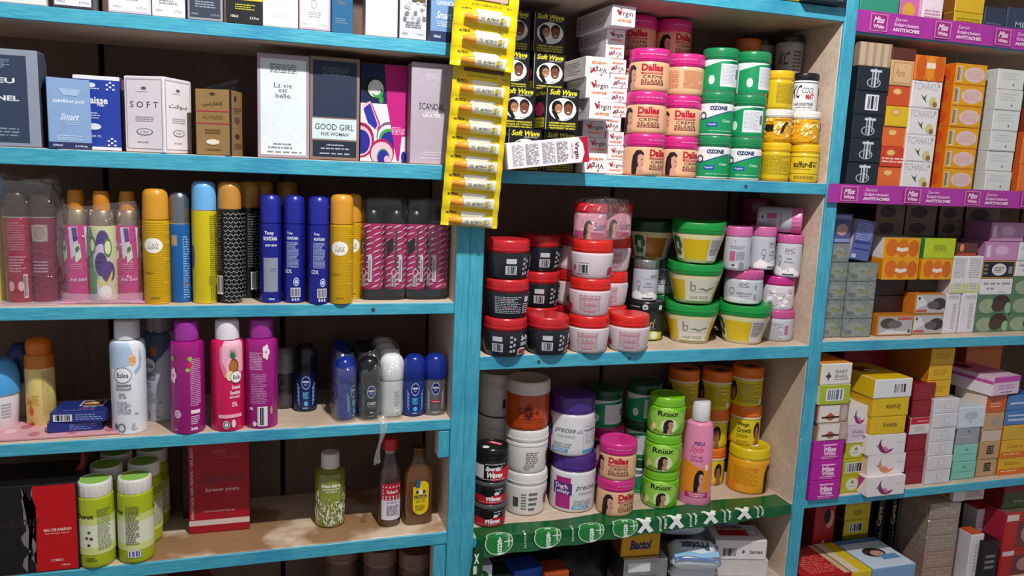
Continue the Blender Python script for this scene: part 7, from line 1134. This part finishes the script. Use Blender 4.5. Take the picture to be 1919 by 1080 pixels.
for k, p in zip(tx, pos):
    if k == 'D': ops += [('e', p, 0.5, 0.038, 0.46, '#3f8a4c', 'emblem_print%d' % int(p*1000)), ('e', p-0.008, 0.5, 0.028, 0.38, '#1f7a34', 'emblem_print%d' % int(p*1000)), ('o', p, 0.5, 0.04, 0.48, 0.06, '#cfe0cf'), ('r', p+0.014, 0.5, p+0.04, 0.54, '#dfeadf', 'emblem_print%d' % int(p*1000)), ('r', p+0.026, 0.3, p+0.029, 0.72, '#dfeadf', 'emblem_print%d' % int(p*1000)), W('Dettol', p+0.004, 0.46, 0.018, 0.8, '#eef4ee', r=-90, b=0.03, part='lettering%d' % int(p*1000)), ('f', p+0.072, 0.15, p+0.078, 0.9, 9, '#d0e0d0', 0.5)]
    else: ops += [('p', [(p-0.026, 0.2), (p-0.014, 0.1), (p+0.026, 0.82), (p+0.014, 0.94)], '#e8eeea', 'emblem_print%d' % int(p*1000)), ('p', [(p-0.026, 0.86), (p-0.012, 0.94), (p+0.026, 0.16), (p+0.012, 0.08)], '#e8eeea', 'emblem_print%d' % int(p*1000)), W('protect', p+0.048, 0.5, 0.012, 0.8, '#d8e6da', r=90, b=0.03, part='lettering%d' % int(p*1000)), W('germs', p+0.066, 0.5, 0.012, 0.7, '#d8e6da', r=90, b=0.03, part='lettering%d' % int(p*1000))]
def wm(U, V_, o):
    t = U; dr = 0.036-0.016*t; y0 = -0.0035-0.0022*(1-t); tot = 0.014+dr; q = V_*tot   # measured up from the lower hem, round the edge onto the shelf
    if q < dr: f = 1-q/dr; return (0.366+Lw*t, y0-0.0026-(0.0046*(1-t))*f-o*0.4, M3-dr*f)
    return (0.366+Lw*t, -0.003+(q-dr), M3+0.0005+o*0.1)
compile_ops(s, ops, wm, 1.0, 1.0, b, step=0.004)
fl = [(-0.012, -0.16), (0.012, -0.16), (0.015, -0.07), (0.019, -0.03), (0.016, 0.0), (0.002, -0.004), (-0.006, -0.05)]
m2 = slab('hanging_tail', fl, 0.0008, M('#0d4a24', 'gloss')); m2.transform(Matrix.Translation((0.359, -0.0125, M3-0.006))); t_ = s.add('hanging_tail', m2)
compile_ops(s, [W('X', 0.005, -0.03, 0.01, 0.02, '#e8eeea', b=0.05), W('met', 0.001, -0.083, 0.018, 0.012, '#e8eeea', b=0.04), ('r', -0.001, -0.06, 0.006, -0.044, '#d8e0d8')], lambda U, V_, o: (0.359+U, -0.0129-o, M3-0.006+V_), 1, 1, t_)
place(s, 'plastic_wrapper', 'green printed plastic wrapper folded over the shelf edge under jars', 'wrapper', (0, 0, 0))
# ================================================================ yellow cards of glue tubes hanging at the post
def tube_row(s, zc, xo, card, yb):
    T = []; n = 20; prof = [(-0.036, 0.003, 0.003), (-0.035, 0.0046, 0.0046), (-0.017, 0.0068, 0.0072), (-0.0155, 0.0068, 0.0072)]
    def ring(x, ry, rz, V): 
        for k in range(n): a = 2*math.pi*k/n; V.append((xo+x, yb-0.006+ry*math.cos(a), zc-0.004+rz*math.sin(a)))
    def skin(rows, mat, nm):
        V, F = [], []
        for r in rows: ring(*r, V)
        for i in range(len(rows)-1):
            for k in range(n): F.append((i*n+k, (i+1)*n+k, (i+1)*n+(k+1) % n, i*n+(k+1) % n))
        F += [tuple(range(n))[::-1], tuple(range((len(rows)-1)*n, len(rows)*n))]
        return to_mesh(nm, V, F, [mat], smooth=True)
    t = s.add('glue_tube', skin([(-0.016, 0.0052, 0.0058), (-0.014, 0.0058, 0.0066), (0.0, 0.0056, 0.0068), (0.02, 0.0045, 0.0074), (0.036, 0.0014, 0.0086), (0.0385, 0.001, 0.0088)], M('#e2e4e8', 'plastic'), 'glue_tube'), card)
    s.add('nozzle_cap', skin(prof, M('#f2a022', 'plastic'), 'nozzle_cap'), card)
    ops = [W('ALTECO', 0.009, -0.0005, 0.02, 0.0036, '#2a2c34', b=0.03), ('r', 0.021, -0.0036, 0.027, 0.0032, '#b8a83c'), ('o', 0.027, -0.0003, 0.0042, 0.004, 0.25, '#8a8230'), ('f', -0.0105, -0.003, -0.004, 0.002, 4, '#6a6c74', 0.4), ('r', -0.001, 0.0045, 0.031, 0.005, '#9a9ca4')]
    compile_ops(s, ops, lambda U, V_, o: (xo+U, yb-0.0122-o*0.3, zc-0.004+V_), 1, 1, card)
    s.add('blister', skin([(-0.038, 0.003, 0.005), (-0.0355, 0.0072, 0.0085), (0.036, 0.0072, 0.0094), (0.0405, 0.002, 0.0096)], film('#fffbe0', 0.04, 0.25, 0.25, 0.01), 'blister'), card)
    return [W('ALTECO', xo-0.0325, zc+0.0085, 0.0185, 0.0042, '#2c2a10', b=0.04), ('p', [(xo-0.016, zc+0.003), (xo+0.028, zc+0.003), (xo+0.028, zc+0.009), (xo+0.025, zc+0.0112), (xo-0.013, zc+0.0112), (xo-0.016, zc+0.0095)], '#e6e6ea', 'title_panel'), W('SUPER GLUE', xo+0.006, zc+0.0082, 0.034, 0.0034, '#5a5c74', b=0.02)]
def card(name, lab, px, py_z, rows, wd, dz, zc0, header, Y, tilt):
    s = Spec(); htop = 0.016+header; H = htop+dz*(rows-1)+0.014; V, F = [], []; m = rows*4+4; n = 6
    yw = lambda z: 0.0018*math.sin(z*2*math.pi/dz)
    for side in (0, 1):
        for i in range(m+1):
            z = htop-H*i/m
            for j in range(n+1): V.append((-wd/2+wd*j/n, yw(z)+side*0.0005, z))
    q = (m+1)*(n+1)
    for i in range(m):
        for j in range(n):
            a = i*(n+1)+j; F += [(a, a+1, a+n+2, a+n+1), (q+a, q+a+n+1, q+a+n+2, q+a+1)]
    for i in range(m):
        for j in (0, n): a = i*(n+1)+j; F.append((a, a+n+1, q+a+n+1, q+a))
    for j in range(n):
        for i in (0, m): a = i*(n+1)+j; F.append((a, q+a, q+a+1, a+1))
    c = s.add('card', to_mesh('card', V, F, [M('#e0c80a', 'gloss')], smooth=True)); ops = []
    for r in range(rows):
        z = -dz*r; ops += tube_row(s, z, 0.0, c, -0.001)
        if r < rows-1: ops.append(('f', -wd/2+0.002, z-dz*0.52, wd/2-0.002, z-dz*0.52+0.0008, 1, '#a8940c', 0.02))
    if header:
        ops += [W('ALTECO CHEMICAL PTE LTD', 0.0, 0.0175, 0.05, 0.0026, '#8a7a14'), W('No.1a', 0.038, 0.0175, 0.009, 0.0026, '#5a5014'), ('r', -0.032, 0.024, 0.036, 0.06, '#6a4a2c', 'picture_print'), ('r', -0.03, 0.025, 0.034, 0.059, '#c8a48c', 'picture_print'), ('e', -0.018, 0.03, 0.008, 0.006, '#4a3020', 'picture_print'), ('e', 0.008, 0.032, 0.012, 0.008, '#b84a3c', 'picture_print'), ('e', 0.026, 0.03, 0.007, 0.007, '#e8e0d8', 'picture_print')]
    compile_ops(s, ops, lambda U, V_, o: (U, yw(V_)-0.0004-o*0.5, V_), 1, 1, c)
    return place(s, name, lab, 'glue card', (xat(px, Y, zc0), Y, zc0), (0, tilt, 0), 'hanging cards of glue tubes')
Yc = -0.028
card('glue_card', 'yellow hanging card of three glue tubes with picture header', 911, 0, 3, 0.1065, 0.0335, 1.7325, 0.05, Yc-0.0155, 3.0)
card('glue_card', 'long yellow hanging strip of eight glue tubes below the header card', 902, 0, 8, 0.0985, 0.0308, 1.6225, 0.018, Yc, 3.2)
